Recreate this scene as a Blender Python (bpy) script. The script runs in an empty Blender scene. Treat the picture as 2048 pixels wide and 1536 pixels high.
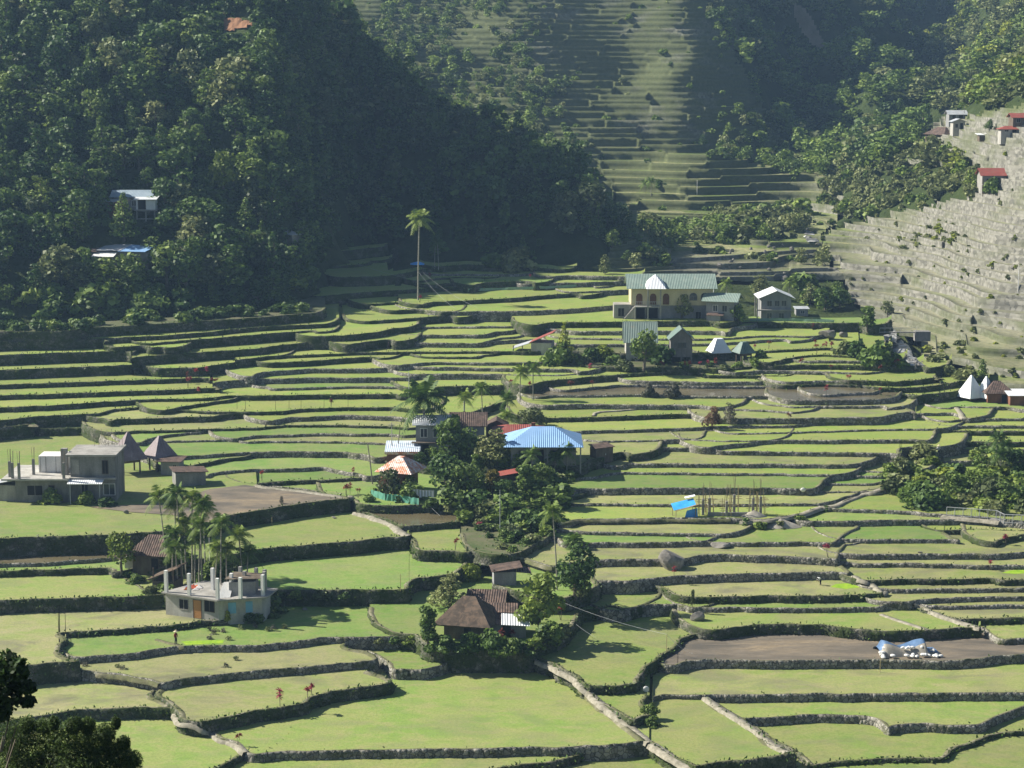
import bpy, bmesh, math, random
import numpy as np
from mathutils import Vector, Matrix
from mathutils.bvhtree import BVHTree

random.seed(7)
rng = np.random.default_rng(7)
SC = bpy.context.scene
COL = SC.collection
rad = math.radians

# ------------------------------------------------------------------ camera
PF = 4000.0                      # focal length in pixels of the 2048 px wide photograph
CAMZ, PITCH = 72.0, rad(9.3)
cam_d = bpy.data.cameras.new('camera')
cam = bpy.data.objects.new('camera', cam_d)
COL.objects.link(cam)
cam.location = (0, 0, CAMZ)
cam.rotation_euler = (math.pi / 2 - PITCH, 0, 0)
cam_d.sensor_width = 36.0
cam_d.lens = PF / 2048.0 * 36.0
cam_d.clip_start, cam_d.clip_end = 1.0, 6000.0
SC.camera = cam

# ------------------------------------------------------------------ world, sun, exposure
SUN_EL, SUN_BACK = rad(37), rad(15)        # sun high on the left, a little behind the valley
sun_dir = Vector((-math.cos(SUN_EL) * math.cos(SUN_BACK), math.cos(SUN_EL) * math.sin(SUN_BACK), math.sin(SUN_EL)))
W = bpy.data.worlds.new('World')
SC.world = W
W.use_nodes = True
wn = W.node_tree
sky = wn.nodes.new('ShaderNodeTexSky')
sky.sky_type = 'NISHITA'
sky.sun_disc = False
sky.sun_elevation = SUN_EL
sky.sun_rotation = math.atan2(sun_dir.x, sun_dir.y)
sky.altitude = 1200
sky.air_density = 1.0
sky.dust_density = 1.5
wn.links.new(sky.outputs[0], wn.nodes['Background'].inputs[0])
wn.nodes['Background'].inputs[1].default_value = 0.050
sd = bpy.data.lights.new('sun', 'SUN')
sd.energy = 5.0
sd.angle = rad(0.5)
sd.color = (1.0, 0.95, 0.84)
sun = bpy.data.objects.new('sun', sd)
COL.objects.link(sun)
sun.rotation_euler = sun_dir.to_track_quat('Z', 'Y').to_euler()
sun.location = sun_dir * 600
SC.view_settings.view_transform = 'Standard'
SC.view_settings.look = 'None'
SC.view_settings.exposure = 1.0
SC.view_settings.gamma = 1.0
SC.cycles.max_bounces = 6
SC.cycles.diffuse_bounces = 3
SC.cycles.transmission_bounces = 3
SC.cycles.volume_bounces = 0
SC.cycles.transparent_max_bounces = 4

# ------------------------------------------------------------------ pixel geometry
SP, CP = math.sin(PITCH), math.cos(PITCH)
def ray(u, v):
    x, y = (u - 1024.0) / PF, (768.0 - v) / PF
    return Vector((x, CP + y * SP, -SP + y * CP))
def on_z(u, v, z):
    d = ray(u, v)
    t = (z - CAMZ) / d.z
    return Vector((d.x * t, d.y * t, z))
def at_y(u, v, Y):
    d = ray(u, v)
    t = Y / d.y
    return Vector((d.x * t, Y, CAMZ + d.z * t))
def project(p):
    """pixel of a point, arrays allowed (N,3)"""
    p = np.asarray(p, float).reshape(-1, 3)
    dy, dz = p[:, 1], p[:, 2] - CAMZ
    depth = dy * CP - dz * SP
    up = dy * SP + dz * CP
    return 1024 + PF * p[:, 0] / depth, 768 - PF * up / depth, depth

# ------------------------------------------------------------------ scene helpers
def link(o, parent=None):
    COL.objects.link(o)
    if parent is not None:
        o.parent = parent
    return o
def tag(o, label=None, cat=None, group=None, kind=None):
    if label: o['label'] = label
    if cat: o['category'] = cat
    if group: o['group'] = group
    if kind: o['kind'] = kind
    return o
def empty(name, loc, rz=0.0, label=None, cat=None, group=None):
    o = bpy.data.objects.new(name, None)
    o.empty_display_size = 0.5
    o.location = loc
    o.rotation_euler = (0, 0, rz)
    link(o)
    return tag(o, label, cat, group)
def mesh_np(name, verts, faces, mats, smooth=False, midx=None):
    """verts (N,3); faces a list/array of quads or a list of tuples"""
    me = bpy.data.meshes.new(name)
    verts = np.asarray(verts, dtype=np.float32).reshape(-1, 3)
    if isinstance(faces, np.ndarray):
        n, k = faces.shape
        me.vertices.add(len(verts))
        me.vertices.foreach_set('co', verts.ravel())
        me.loops.add(n * k)
        me.loops.foreach_set('vertex_index', faces.astype(np.int32).ravel())
        me.polygons.add(n)
        me.polygons.foreach_set('loop_start', np.arange(0, n * k, k, dtype=np.int32))
        me.polygons.foreach_set('loop_total', np.full(n, k, dtype=np.int32))
    else:
        me.from_pydata(verts.tolist(), [], faces)
    for m in (mats if isinstance(mats, (list, tuple)) else [mats]):
        me.materials.append(m)
    if midx is not None:
        me.polygons.foreach_set('material_index', np.asarray(midx, dtype=np.int32))
    if smooth:
        me.polygons.foreach_set('use_smooth', np.ones(len(me.polygons), dtype=bool))
    me.update(calc_edges=True)
    me.validate()
    return me
def obj(name, me, parent=None, loc=None, rz=0.0):
    o = bpy.data.objects.new(name, me)
    if loc is not None: o.location = loc
    if rz: o.rotation_euler = (0, 0, rz)
    return link(o, parent)

# ------------------------------------------------------------------ materials
MATS = {}
def node_mat(name, build, rough=0.85, spec=0.2):
    if name in MATS: return MATS[name]
    m = bpy.data.materials.new(name)
    m.use_nodes = True
    nt = m.node_tree
    b = nt.nodes['Principled BSDF']
    b.inputs['Roughness'].default_value = rough
    b.inputs['Specular IOR Level'].default_value = spec
    build(nt, b)
    MATS[name] = m
    return m
def N(nt, t, **kw):
    n = nt.nodes.new(t)
    for k, v in kw.items():
        setattr(n, k, v)
    return n
def noise(nt, vec, scale, detail=4.0, rough=0.55, dist=0.0):
    n = N(nt, 'ShaderNodeTexNoise')
    n.inputs['Scale'].default_value = scale
    n.inputs['Detail'].default_value = detail
    n.inputs['Roughness'].default_value = rough
    n.inputs['Distortion'].default_value = dist
    nt.links.new(vec, n.inputs['Vector'])
    return n.outputs['Fac']
def ramp(nt, fac, stops):
    r = N(nt, 'ShaderNodeValToRGB')
    e = r.color_ramp.elements
    while len(e) < len(stops): e.new(0.5)
    for el, (p, c) in zip(e, stops):
        el.position = p
        el.color = (*c, 1) if len(c) == 3 else c
    nt.links.new(fac, r.inputs[0])
    return r.outputs[0]
def mix(nt, fac, a, b, mode='MIX'):
    m = N(nt, 'ShaderNodeMix', data_type='RGBA', blend_type=mode)
    for s, x in ((0, fac), (6, a), (7, b)):
        if isinstance(x, (int, float)): m.inputs[s].default_value = x
        elif isinstance(x, (tuple, list)): m.inputs[s].default_value = (*x, 1) if len(x) == 3 else x
        else: nt.links.new(x, m.inputs[s])
    return m.outputs[2]
def pos(nt):
    return N(nt, 'ShaderNodeNewGeometry').outputs['Position']
def ocoord(nt):
    return N(nt, 'ShaderNodeTexCoord').outputs['Object']
def scaled(nt, vec, s):
    m = N(nt, 'ShaderNodeMapping')
    m.inputs['Scale'].default_value = s
    nt.links.new(vec, m.inputs['Vector'])
    return m.outputs[0]
def bump(nt, b, h, strength, dist):
    n = N(nt, 'ShaderNodeBump')
    n.inputs['Strength'].default_value = strength
    n.inputs['Distance'].default_value = dist
    nt.links.new(h, n.inputs['Height'])
    nt.links.new(n.outputs[0], b.inputs['Normal'])
def base(nt, b, c):
    nt.links.new(c, b.inputs['Base Color'])
def orand(nt):
    return N(nt, 'ShaderNodeObjectInfo').outputs['Random']

def paddy_mat(name, c_lo, c_mid, c_hi, wet=0.0):
    def build(nt, b):
        p = pos(nt)
        oi = N(nt, 'ShaderNodeObjectInfo')
        off = N(nt, 'ShaderNodeVectorMath', operation='SCALE'); off.inputs[0].default_value = (97.0, 61.0, 0.0)
        nt.links.new(oi.outputs['Random'], off.inputs['Scale'])
        ad = N(nt, 'ShaderNodeVectorMath', operation='ADD'); nt.links.new(p, ad.inputs[0]); nt.links.new(off.outputs[0], ad.inputs[1])
        q = ad.outputs[0]
        big = noise(nt, q, 0.11, 5, 0.6, 0.8)
        mid = noise(nt, scaled(nt, q, (1, 1.7, 1)), 0.42, 5, 0.65, 0.4)
        fine = noise(nt, p, 3.4, 4, 0.75)
        c = ramp(nt, big, [(0.36, c_lo), (0.50, c_mid), (0.62, c_hi)])
        c = mix(nt, ramp(nt, mid, [(0.46, (0, 0, 0)), (0.66, (0.85, 0.85, 0.85))]), c, tuple(x * k for x, k in zip(c_lo, (1.12, 1.02, 1.25))))
        c = mix(nt, ramp(nt, mid, [(0.30, (0.7, 0.7, 0.7)), (0.42, (0, 0, 0))]), c, tuple(x * 0.82 for x in c_hi))
        # single shoots standing in water
        c = mix(nt, ramp(nt, fine, [(0.44, (0, 0, 0)), (0.62, (0.36, 0.36, 0.36))]), c, tuple(x * 0.50 for x in c_hi))
        if wet:
            wm = noise(nt, scaled(nt, q, (0.8, 1.4, 1)), 0.17, 5, 0.62, 0.7)
            wf = ramp(nt, wm, [(0.49, (0, 0, 0)), (0.64, (wet, wet, wet))])
            c = mix(nt, wf, c, (0.165, 0.155, 0.088))
            rr_ = N(nt, 'ShaderNodeMapRange'); nt.links.new(wf, rr_.inputs[0]); rr_.inputs[3].default_value, rr_.inputs[4].default_value = 0.8, 0.4
            nt.links.new(rr_.outputs[0], b.inputs['Roughness'])
        hs = N(nt, 'ShaderNodeHueSaturation')
        mr = N(nt, 'ShaderNodeMapRange')
        nt.links.new(oi.outputs['Random'], mr.inputs[0])
        mr.inputs[3].default_value, mr.inputs[4].default_value = 0.88, 1.10
        hs.inputs['Saturation'].default_value = 0.92
        nt.links.new(mr.outputs[0], hs.inputs['Value'])
        nt.links.new(c, hs.inputs['Color'])
        base(nt, b, hs.outputs[0])
        bump(nt, b, fine, 0.5, 0.08)
    return node_mat(name, build, 0.8, 0.25)
PAD = {
 'y': paddy_mat('rice_lime', (0.246, 0.275, 0.054), (0.223, 0.285, 0.042), (0.191, 0.285, 0.031), 0.25),
 'o': paddy_mat('rice_sparse', (0.270, 0.272, 0.092), (0.246, 0.275, 0.073), (0.205, 0.265, 0.049), 0.55),
 'g': paddy_mat('rice_deep_green', (0.200, 0.245, 0.056), (0.163, 0.250, 0.038), (0.128, 0.240, 0.024), 0.25),
 'b': paddy_mat('rice_big_field', (0.244, 0.262, 0.071), (0.214, 0.268, 0.053), (0.172, 0.265, 0.034), 0.3),
 't': paddy_mat('rice_seedling_flood', (0.265, 0.260, 0.099), (0.249, 0.262, 0.083), (0.219, 0.262, 0.063), 0.8),
 'v': paddy_mat('weedy_ground', (0.135, 0.130, 0.060), (0.095, 0.115, 0.038), (0.065, 0.100, 0.022)),
}
def mk(nt, b):
    p = pos(nt)
    n1 = noise(nt, scaled(nt, p, (0.6, 1.6, 1)), 0.22, 5, 0.6, 0.5)
    base(nt, b, ramp(nt, n1, [(0.3, (0.090, 0.074, 0.040)), (0.55, (0.135, 0.114, 0.066)), (0.75, (0.175, 0.152, 0.098))]))
    bump(nt, b, noise(nt, p, 1.6, 4), 0.15, 0.05)
PAD['w'] = node_mat('muddy_water', mk, 0.22, 0.5)
def mk(nt, b):
    p = pos(nt)
    n1 = noise(nt, scaled(nt, p, (0.5, 1.8, 1)), 0.16, 5, 0.6, 0.8)
    n2 = noise(nt, scaled(nt, p, (1.0, 4.0, 1)), 1.1, 4, 0.7)
    c = ramp(nt, n1, [(0.34, (0.085, 0.080, 0.070)), (0.5, (0.185, 0.155, 0.118)), (0.64, (0.275, 0.215, 0.140))])
    base(nt, b, mix(nt, ramp(nt, n2, [(0.40, (0, 0, 0)), (0.68, (0.7, 0.7, 0.7))]), c, (0.115, 0.095, 0.07)))
    bump(nt, b, n2, 0.6, 0.15)
PAD['m'] = node_mat('ploughed_mud', mk, 0.9, 0.15)

def stone_mat(name, a, bb, moss, moss_lo, moss_hi, cell=2.2):
    def build(nt, b):
        p = pos(nt)
        v = N(nt, 'ShaderNodeTexVoronoi')
        v.inputs['Scale'].default_value = cell
        nt.links.new(p, v.inputs['Vector'])
        v2 = N(nt, 'ShaderNodeTexVoronoi', feature='DISTANCE_TO_EDGE')
        v2.inputs['Scale'].default_value = cell
        nt.links.new(p, v2.inputs['Vector'])
        bw = N(nt, 'ShaderNodeRGBToBW')
        nt.links.new(v.outputs['Color'], bw.inputs[0])
        c = ramp(nt, bw.outputs[0], [(0.2, a), (0.8, bb)])
        c = mix(nt, ramp(nt, v2.outputs['Distance'], [(0.0, (1, 1, 1)), (0.09, (0, 0, 0))]), c, (0.035, 0.033, 0.028))
        n1 = noise(nt, scaled(nt, p, (1, 1, 1.6)), 0.45, 5, 0.65)
        n2 = noise(nt, p, 3.2, 3, 0.6)
        mm = ramp(nt, n1, [(moss_lo, (0, 0, 0)), (moss_hi, (1, 1, 1))])
        c = mix(nt, mm, c, mix(nt, n2, tuple(x * 0.55 for x in moss), tuple(x * 1.5 for x in moss)))
        base(nt, b, c)
        bump(nt, b, v2.outputs['Distance'], 0.8, 0.15)
    return node_mat(name, build, 0.93, 0.1)
M_STONE = stone_mat('dry_stone', (0.155, 0.147, 0.125), (0.335, 0.315, 0.270), (0.070, 0.080, 0.028), 0.50, 0.70)
M_MOSSY = stone_mat('overgrown_stone', (0.095, 0.093, 0.075), (0.20, 0.19, 0.155), (0.042, 0.058, 0.018), 0.36, 0.56)
def mk(nt, b):
    p = pos(nt)
    n1 = noise(nt, p, 0.35, 5, 0.65)
    n2 = noise(nt, p, 2.4, 4, 0.65)
    c = ramp(nt, n1, [(0.34, (0.085, 0.100, 0.034)), (0.52, (0.16, 0.155, 0.085)), (0.68, (0.29, 0.265, 0.195))])
    base(nt, b, mix(nt, ramp(nt, n2, [(0.4, (0, 0, 0)), (0.7, (0.75, 0.75, 0.75))]), c, (0.085, 0.085, 0.05)))
    bump(nt, b, n2, 0.7, 0.1)
M_BUND = node_mat('bund_top', mk, 0.95, 0.1)
def mk(nt, b):
    p = pos(nt)
    n2 = noise(nt, p, 1.8, 4, 0.65)
    base(nt, b, ramp(nt, n2, [(0.3, (0.15, 0.14, 0.10)), (0.6, (0.31, 0.285, 0.225)), (0.8, (0.40, 0.37, 0.30))]))
M_PATH = node_mat('trodden_path', mk, 0.95, 0.1)
# ------------------------------------------------------------------ terrace lines
# height of the face seen (px) ; wall s(tone)/o(vergrown) ; paddy colour ; crest from its left end to its right end (px of the photograph)
LINES = '''
BASE;10;o;b;-60,1650 600,1650 1300,1650 2060,1650
P5;25;o;b;-60,1620 300,1600 445,1536 492,1508
P7;15;o;b;480,1566 900,1556 1049,1534 1099,1527 1164,1513 1180,1500
P6;16;s;b;392,1451 422,1464 437,1479 462,1484 480,1494 492,1507 506,1511 590,1505 812,1502 1024,1499 1150,1497 1210,1493 1275,1486 1300,1486
PS;14;o;b;1180,1391 1205,1411 1240,1433 1268,1445 1288,1436 1312,1431 1298,1419 1287,1408 1300,1393
P9;30;o;b;1298,1487 1332,1507 1386,1538 1412,1534 1449,1527 1536,1519 1580,1511 1594,1511 1575,1504 1536,1484 1514,1463 1481,1441 1436,1415 1407,1393
P10;4;o;b;1409,1391 1438,1413 1483,1439 1516,1461 1538,1482 1577,1502 1600,1512 1612,1536 1670,1527 1760,1522 1860,1520 1893,1519 1908,1502 1955,1484 1986,1474 2006,1468 2060,1466
P13;14;s;b;1409,1391 1438,1413 1484,1441 1536,1438 1586,1434 1648,1432 1721,1433 1754,1442 1776,1460 1788,1453 1836,1451 1946,1453 1963,1451 1986,1437 2023,1424 2060,1412
P14;14;s;o;1305,1398 1322,1392 1410,1392 1424,1392 1536,1391 1761,1390 2060,1388
P3;20;o;t;-20,1451 75,1437 150,1424 225,1419 337,1418 347,1420 337,1412 325,1402 305,1394 322,1376 318,1368
P4;26;o;o;318,1366 324,1374 308,1393 326,1400 339,1411 352,1424 362,1443 400,1450 450,1438 512,1425 562,1417 612,1412 622,1397 662,1387 724,1379 774,1372 789,1365 777,1357 750,1349 735,1344
P2;20;s;t;172,1345 192,1347 250,1352 300,1362 322,1370 362,1361 437,1353 512,1343 612,1337 687,1328 742,1324 758,1317 732,1304 707,1302 688,1295 692,1287 712,1279
Q;17;s;b;714,1277 694,1287 709,1300 733,1302 760,1314 772,1327 784,1341 849,1343 887,1332 912,1317 932,1307 962,1303 1010,1299 1049,1309
A2;26;o;t;-60,1348 0,1340 50,1334 100,1328 165,1325 140,1319 119,1309 125,1294 134,1279 117,1270 130,1267 212,1262 287,1258 350,1252 400,1246 428,1243
WB;15;s;g;108,1299 119,1305 141,1316 165,1317 212,1312 275,1307 337,1298 375,1294 437,1294 512,1294 562,1289 624,1280 652,1277 712,1277 760,1276 824,1274 850,1280
A1;26;o;b;-60,1207 0,1204 75,1201 175,1198 250,1196 305,1194
I14;10;o;g;-60,1147 0,1145 75,1142 222,1138 226,1146
I13;5;s;w;-60,1132 0,1130 100,1127 175,1121 214,1117
P25;26;o;g;213,1117 228,1142 262,1170 300,1191 345,1198 440,1198 520,1186 537,1182 662,1182 807,1182 818,1180 823,1168 832,1158 874,1154 915,1148 926,1138 940,1119
P20;30;o;g;826,1272 850,1290 900,1299 960,1298 1020,1298 1062,1299 1111,1281 1144,1259 1159,1227 1195,1220 1224,1213 1242,1220
P15;16;o;b;1049,1311 1087,1322 1110,1332 1144,1351 1172,1376 1224,1374 1278,1371 1282,1354 1294,1337 1331,1310 1354,1295 1364,1280 1386,1272 1420,1264 1437,1237 1424,1229 1397,1219
P18;22;s;b;1236,1223 1249,1224 1274,1214 1311,1212 1364,1211 1380,1218
P17;18;o;b;1425,1262 1446,1261 1499,1253 1536,1252 1586,1251 1648,1253 1698,1259 1761,1266 1811,1265 1886,1261 1948,1257 1964,1259 1911,1243 1866,1227 1824,1207
P16;15;s;m;1356,1334 1374,1324 1400,1322 1536,1323 1761,1322 1886,1324 1936,1321 2011,1314 2060,1308
R1;8;s;o;1968,1258 1985,1274 2003,1282 2060,1278
R2;9;o;t;1868,1226 1890,1237 1911,1241 1936,1241 1986,1240 2060,1238
R3;5;s;o;1826,1206 1840,1211 1860,1213 1911,1214 2060,1212
R4;7;s;o;1774,1206 1790,1206 1811,1206 1836,1201 1911,1198 2060,1195
R5;6;s;t;1758,1178 1811,1182 1911,1180 2060,1178
R6;8;o;o;1736,1163 1761,1162 1811,1161 1911,1161 1985,1159 2001,1165 2060,1163
T17;7;s;g;1397,1218 1424,1217 1536,1218 1611,1219 1698,1218 1761,1217 1775,1210
P21;11;o;t;1281,1166 1324,1177 1342,1190 1364,1196 1451,1196 1536,1194 1590,1196 1700,1193 1750,1190 1773,1191 1756,1180 1733,1164 1705,1153
P33;13;s;t;1160,1152 1185,1162 1199,1165 1236,1164 1276,1163 1287,1160 1349,1155 1436,1151 1536,1149 1623,1146 1686,1146 1701,1149 1694,1139 1678,1129
P34;28;o;g;985,1172 1040,1187 1100,1202 1136,1197 1184,1182 1200,1173 1194,1162 1186,1156
P31;12;s;t;1036,1111 1062,1122 1104,1135 1150,1128 1185,1122 1224,1121 1290,1121 1344,1121 1379,1117 1394,1112 1449,1111 1536,1114 1598,1116 1661,1119 1677,1121 1680,1105 1690,1091
R7;6;s;t;1698,1127 1711,1129 1786,1129 1911,1131 1976,1133 2060,1133
R8;9;s;o;1695,1109 1711,1110 1786,1110 1886,1110 1986,1111 2036,1107 2060,1106
R9;7;s;g;1694,1080 1736,1081 1836,1081 1906,1080 1919,1083 1906,1076 1888,1065
R9c;7;o;o;1991,1086 2002,1081 2036,1074 2060,1070
R10;6;o;y;1890,1064 1911,1063 1961,1061 2060,1065
R11;10;s;b;1620,1045 1706,1044 1748,1042 1836,1042 1911,1041 1973,1042 2003,1046 2060,1050
P30;7;s;b;1425,1086 1436,1087 1536,1087 1611,1086 1672,1088 1678,1078 1690,1069 1719,1056 1708,1049 1698,1046
P32;9;s;g;1112,1076 1125,1087 1165,1088 1249,1087 1349,1087 1400,1085 1421,1083 1449,1066 1478,1052
P36;5;s;o;1132,1063 1174,1066 1274,1067 1349,1069 1400,1070 1440,1070
P35;8;o;v;1000,1112 1036,1110 1087,1082 1124,1051 1136,1046
P38;10;s;y;1134,1047 1154,1040 1249,1039 1349,1038 1461,1038 1536,1041 1600,1030 1640,1016 1668,1014 1700,1000 1735,987 1766,980 1778,976
P39;6;s;y;1670,1019 1748,1022 1823,1025 1881,1030 1960,1036 2010,1040 2060,1046
P41;6;s;o;1125,1007 1140,1010 1249,1010 1349,1011 1536,1010 1600,1010 1646,1009 1680,1000 1725,985 1738,981
P42;13;s;g;1112,1001 1140,988 1156,980 1199,979 1274,978 1399,978 1536,978 1623,980 1638,974 1661,953 1686,945 1691,935 1711,928 1776,917
S1;2;s;o;1652,986 1700,985 1746,984
S2;4;s;g;1661,970 1711,970 1746,970 1762,966
S3;5;s;g;1688,953 1711,953 1766,954
S4;3;s;o;1705,942 1761,945 1806,946
P43;8;s;y;1160,958 1190,956 1229,947 1324,947 1424,949 1536,949 1661,951
P44;8;s;o;1244,934 1259,929 1324,929 1399,930 1536,930 1690,931
P45;14;s;y;1230,903 1250,899 1324,897 1418,897 1430,903 1536,905 1661,906 1786,908 1806,912 1796,900 1812,896 1868,896
P46;8;s;y;1420,896 1449,892 1499,888 1512,884 1536,882 1661,882 1786,881 1866,881 1874,860 1886,846 1897,842
P47;7;s;o;1160,880 1199,884 1274,883 1356,880 1391,880 1404,877 1415,863
P47b;2;s;y;1402,882 1460,884 1521,883
P48;3;s;y;1470,868 1594,866 1698,862 1868,859
P49;12;s;y;1120,862 1144,865 1199,862 1249,862 1311,860 1409,856 1424,854 1536,853 1592,852
P50;17;s;o;1436,838 1536,839 1590,838 1686,837 1761,836 1798,828 1823,825 1833,828 1826,821 1812,817
P51;11;o;y;1075,838 1149,837 1224,835 1311,832 1356,830 1405,831
P52;10;s;y;1096,812 1174,810 1274,811 1399,812 1432,816
P52b;3;s;y;1470,820 1536,822 1584,826
P53;5;s;o;1560,812 1580,815 1636,814 1711,814 1766,813 1774,817
P54;11;s;w;1591,801 1661,802 1736,801 1752,800
K1;9;s;w;1085,795 1109,792 1174,792 1249,791 1299,791 1399,794 1536,794 1573,794 1591,787 1609,781
K2;9;s;o;1135,781 1190,776 1236,771 1274,771 1399,774 1536,774 1604,774
K3;7;s;y;1276,763 1349,764 1424,766 1536,765 1577,765
K4;17;o;y;1064,773 1087,764 1174,756 1249,750 1349,745 1399,747 1412,752 1536,753 1576,753 1592,748
K6;12;o;y;926,832 960,822 987,811 1024,801 1062,793 1074,785
K7;16;o;y;840,778 912,774 962,773 1024,773 1064,772
K8;7;s;y;834,750 887,749 962,749 1024,751 1106,752 1156,749 1188,741
K9;7;s;y;850,736 912,736 1024,739 1149,740 1154,745
K10;7;s;y;800,732 812,730 862,726 962,727 1024,727 1102,725
K5;8;o;v;1130,728 1185,734 1249,736 1300,737 1400,738 1440,740 1486,737 1530,731 1545,728
K15b;15;o;v;1135,702 1185,706 1249,708 1340,709 1420,707
K12;11;o;y;1076,651 1105,646 1249,645 1311,644 1424,643 1438,647
K13;8;s;y;1108,659 1150,664 1249,664 1311,663 1386,663 1440,664 1456,668 1470,655
K14;7;s;y;1140,677 1250,679 1330,679 1400,680 1470,677 1486,675 1536,672 1612,674
K15;7;s;y;1140,690 1250,690 1340,690 1440,688 1500,684 1536,681 1570,679 1580,684
K16;11;o;y;1418,706 1500,704 1536,703 1598,700 1661,697 1668,700
L18;6;o;y;1541,726 1561,722 1611,712 1648,711 1726,715
L19;5;s;y;1618,723 1686,723 1740,724 1764,727
L20;9;o;y;1550,733 1611,731 1700,732 1780,735 1846,733 1852,737
L21;6;s;y;1470,746 1536,742 1586,743 1661,745 1720,748 1760,745 1797,736
L22;9;o;y;1706,762 1786,765 1836,762 1876,757 1882,761 1872,752
L23;5;s;y;1580,765 1661,763 1720,765
L24;9;o;y;1572,772 1648,770 1698,771 1766,777 1836,777 1911,767 1918,763
L25;17;o;y;1790,796 1806,788 1831,793 1880,788 1919,783 1924,779
L26;5;s;w;1653,791 1686,789 1751,786 1762,780
R14;5;s;g;1898,818 1912,815 1960,816 2019,815 2032,819 2060,822
R15;6;s;y;1831,828 1912,828 1932,838
R16;4;s;y;1896,843 1930,840 1990,839 2060,838
R17;4;s;y;1900,853 1960,853 2060,853
R18;7;o;y;1897,863 1960,864 2060,864
R19;8;o;y;1892,885 1981,886 2060,885
R20;6;s;y;1896,900 1985,901 2060,900
R21;8;s;o;1888,924 1965,923 2060,921
I1;25;o;b;-60,862 0,857 67,850 72,853 45,847 0,844
I2;12;o;g;2,842 47,845 70,860 150,858 215,856 226,855 219,846 206,839
I3;12;o;y;-20,846 0,843 45,837 125,832 200,829 225,820 287,815 300,817 350,821 425,826 440,825 512,826 557,825 612,819 687,817 787,816 830,822
I4;11;o;o;208,838 221,845 230,841 300,839 375,836 428,835 440,831
I4b;8;s;y;545,843 575,837 637,835 687,832 787,835 834,839
I5;9;o;o;228,866 275,864 375,861 512,858 575,852 687,852 787,855 818,858
I6a;4;s;g;284,887 300,878 340,871 378,867
I6;5;s;g;475,879 490,875 512,873 637,869 787,870 803,873
I7;7;s;o;262,889 300,885 400,882 472,881 490,886 550,884 687,885 775,889 798,893
I8;15;s;g;340,921 355,916 450,909 487,906 512,906 587,905 687,906 732,910 748,917
I9;9;o;g;363,939 372,936 425,925 462,918
I10;8;s;g;414,953 425,948 475,942 512,940 587,939 650,936 687,945 720,950 733,954
I11;13;o;g;517,971 530,967 587,963 687,960 732,957 740,950
I12;28;o;b;-60,1085 0,1080 50,1077 200,1073 262,1070 312,1066 380,1058 420,1048 462,1033 512,1024 587,1012 662,1002 704,999 690,993 662,990 587,980 530,975 515,970
I15;2;s;g;516,969 531,973 588,978 663,988 692,991 706,996
P27;26;o;b;330,1130 400,1121 450,1113 512,1102 587,1095 712,1085 774,1077 820,1075 806,1067 796,1055 787,1050 750,1035 712,1026
P28;10;o;w;714,1024 752,1033 789,1048 801,1055 862,1050 922,1047 950,1035 984,1029
P29;20;o;b;806,1064 822,1080 832,1100 842,1103 902,1104 930,1108 1002,1093 1011,1095 1000,1089 952,1080 968,1075 927,1060
G1;14;o;g;704,999 716,1010 762,1014 837,1012 925,1012 985,1018 1000,1028 1060,1020 1110,1002 1122,998
G2;27;o;o;1000,930 1080,933 1164,933 1178,924 1224,910 1250,905 1258,911
G4;12;o;v;748,918 775,926 820,932 880,938 960,942 1040,938 1075,932
I20;10;o;y;-60,819 0,817 100,813 200,806 300,800 425,798 440,795 462,793 512,793 642,791 787,790 802,793
I21;5;o;y;330,822 350,818 400,810 435,804
I22;14;o;y;-60,795 0,793 100,790 225,785 362,781 437,777 444,780 432,773
I23;18;o;y;-60,773 0,771 75,769 175,765 300,761 410,757 420,760
I24;10;s;y;425,769 440,764 512,760 552,759 637,757 787,757 806,757
I25;19;o;y;-60,744 0,742 125,737 250,732 281,730
I26;21;o;y;-60,714 0,712 95,708 225,704 252,704 262,707
I27;17;o;y;283,732 312,738 400,737 430,732 470,727 479,723
I28;16;o;y;263,719 275,715 375,708 512,699 562,692 624,686 680,684 692,687
I29;16;o;y;470,722 512,717 537,714
I30;17;o;y;-60,689 0,686 100,683 205,680 210,684
I31;13;o;y;207,692 237,696 290,692 300,697 322,695 332,697
I32;9;o;y;188,679 325,673 425,665 512,656 632,650
I33;17;o;y;303,688 320,686 400,680 512,671 545,668 624,662 634,665
I34;19;o;v;-60,666 0,665 130,664 182,658 282,652 387,645 512,637 605,629
J1;15;o;y;737,644 785,641 862,635 902,632 914,636
J2;9;o;y;792,622 837,620 882,626
J3;10;o;y;742,609 827,604 840,608
J4;18;o;y;640,594 700,588 760,584 812,581 922,575 928,580
J5;19;o;y;846,610 862,606 937,602 1024,598 1099,591 1154,588 1163,592
J6;22;s;y;840,619 862,624 1024,624 1069,623 1174,617 1228,612
J7;10;s;y;812,656 887,655 1024,654 1091,652 1110,646
J8;11;s;y;780,671 862,671 972,671 993,665
J8b;6;s;y;984,684 1024,682 1064,680
J9;9;s;y;784,686 862,687 962,688 984,681 1002,677
J10;17;o;y;700,690 745,684 782,679 788,684
J10b;12;o;y;634,674 694,672 755,666 788,658
J11;9;o;y;571,713 662,709 750,706 862,705 1024,704 1064,705
J12;10;o;y;545,727 612,724 747,715 757,718
J13;4;o;y;864,715 957,716 968,711
J14;9;s;y;508,754 520,746 612,739 737,739 800,735 810,729
J15;4;s;g;533,775 545,779 637,776 700,774 803,775
J20;17;o;y;640,534 700,532 737,528 746,523
J22;24;o;y;690,556 762,554 800,550 835,543 853,539
J23;16;o;y;640,506 712,501 737,497
J24;6;o;y;843,563 880,557 937,555 968,557
J25;6;o;y;868,571 890,568 962,565 975,563
J26;18;o;g;948,571 972,566 1024,564 1056,563 1068,567
J27;11;o;y;880,534 937,530 958,532
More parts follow.
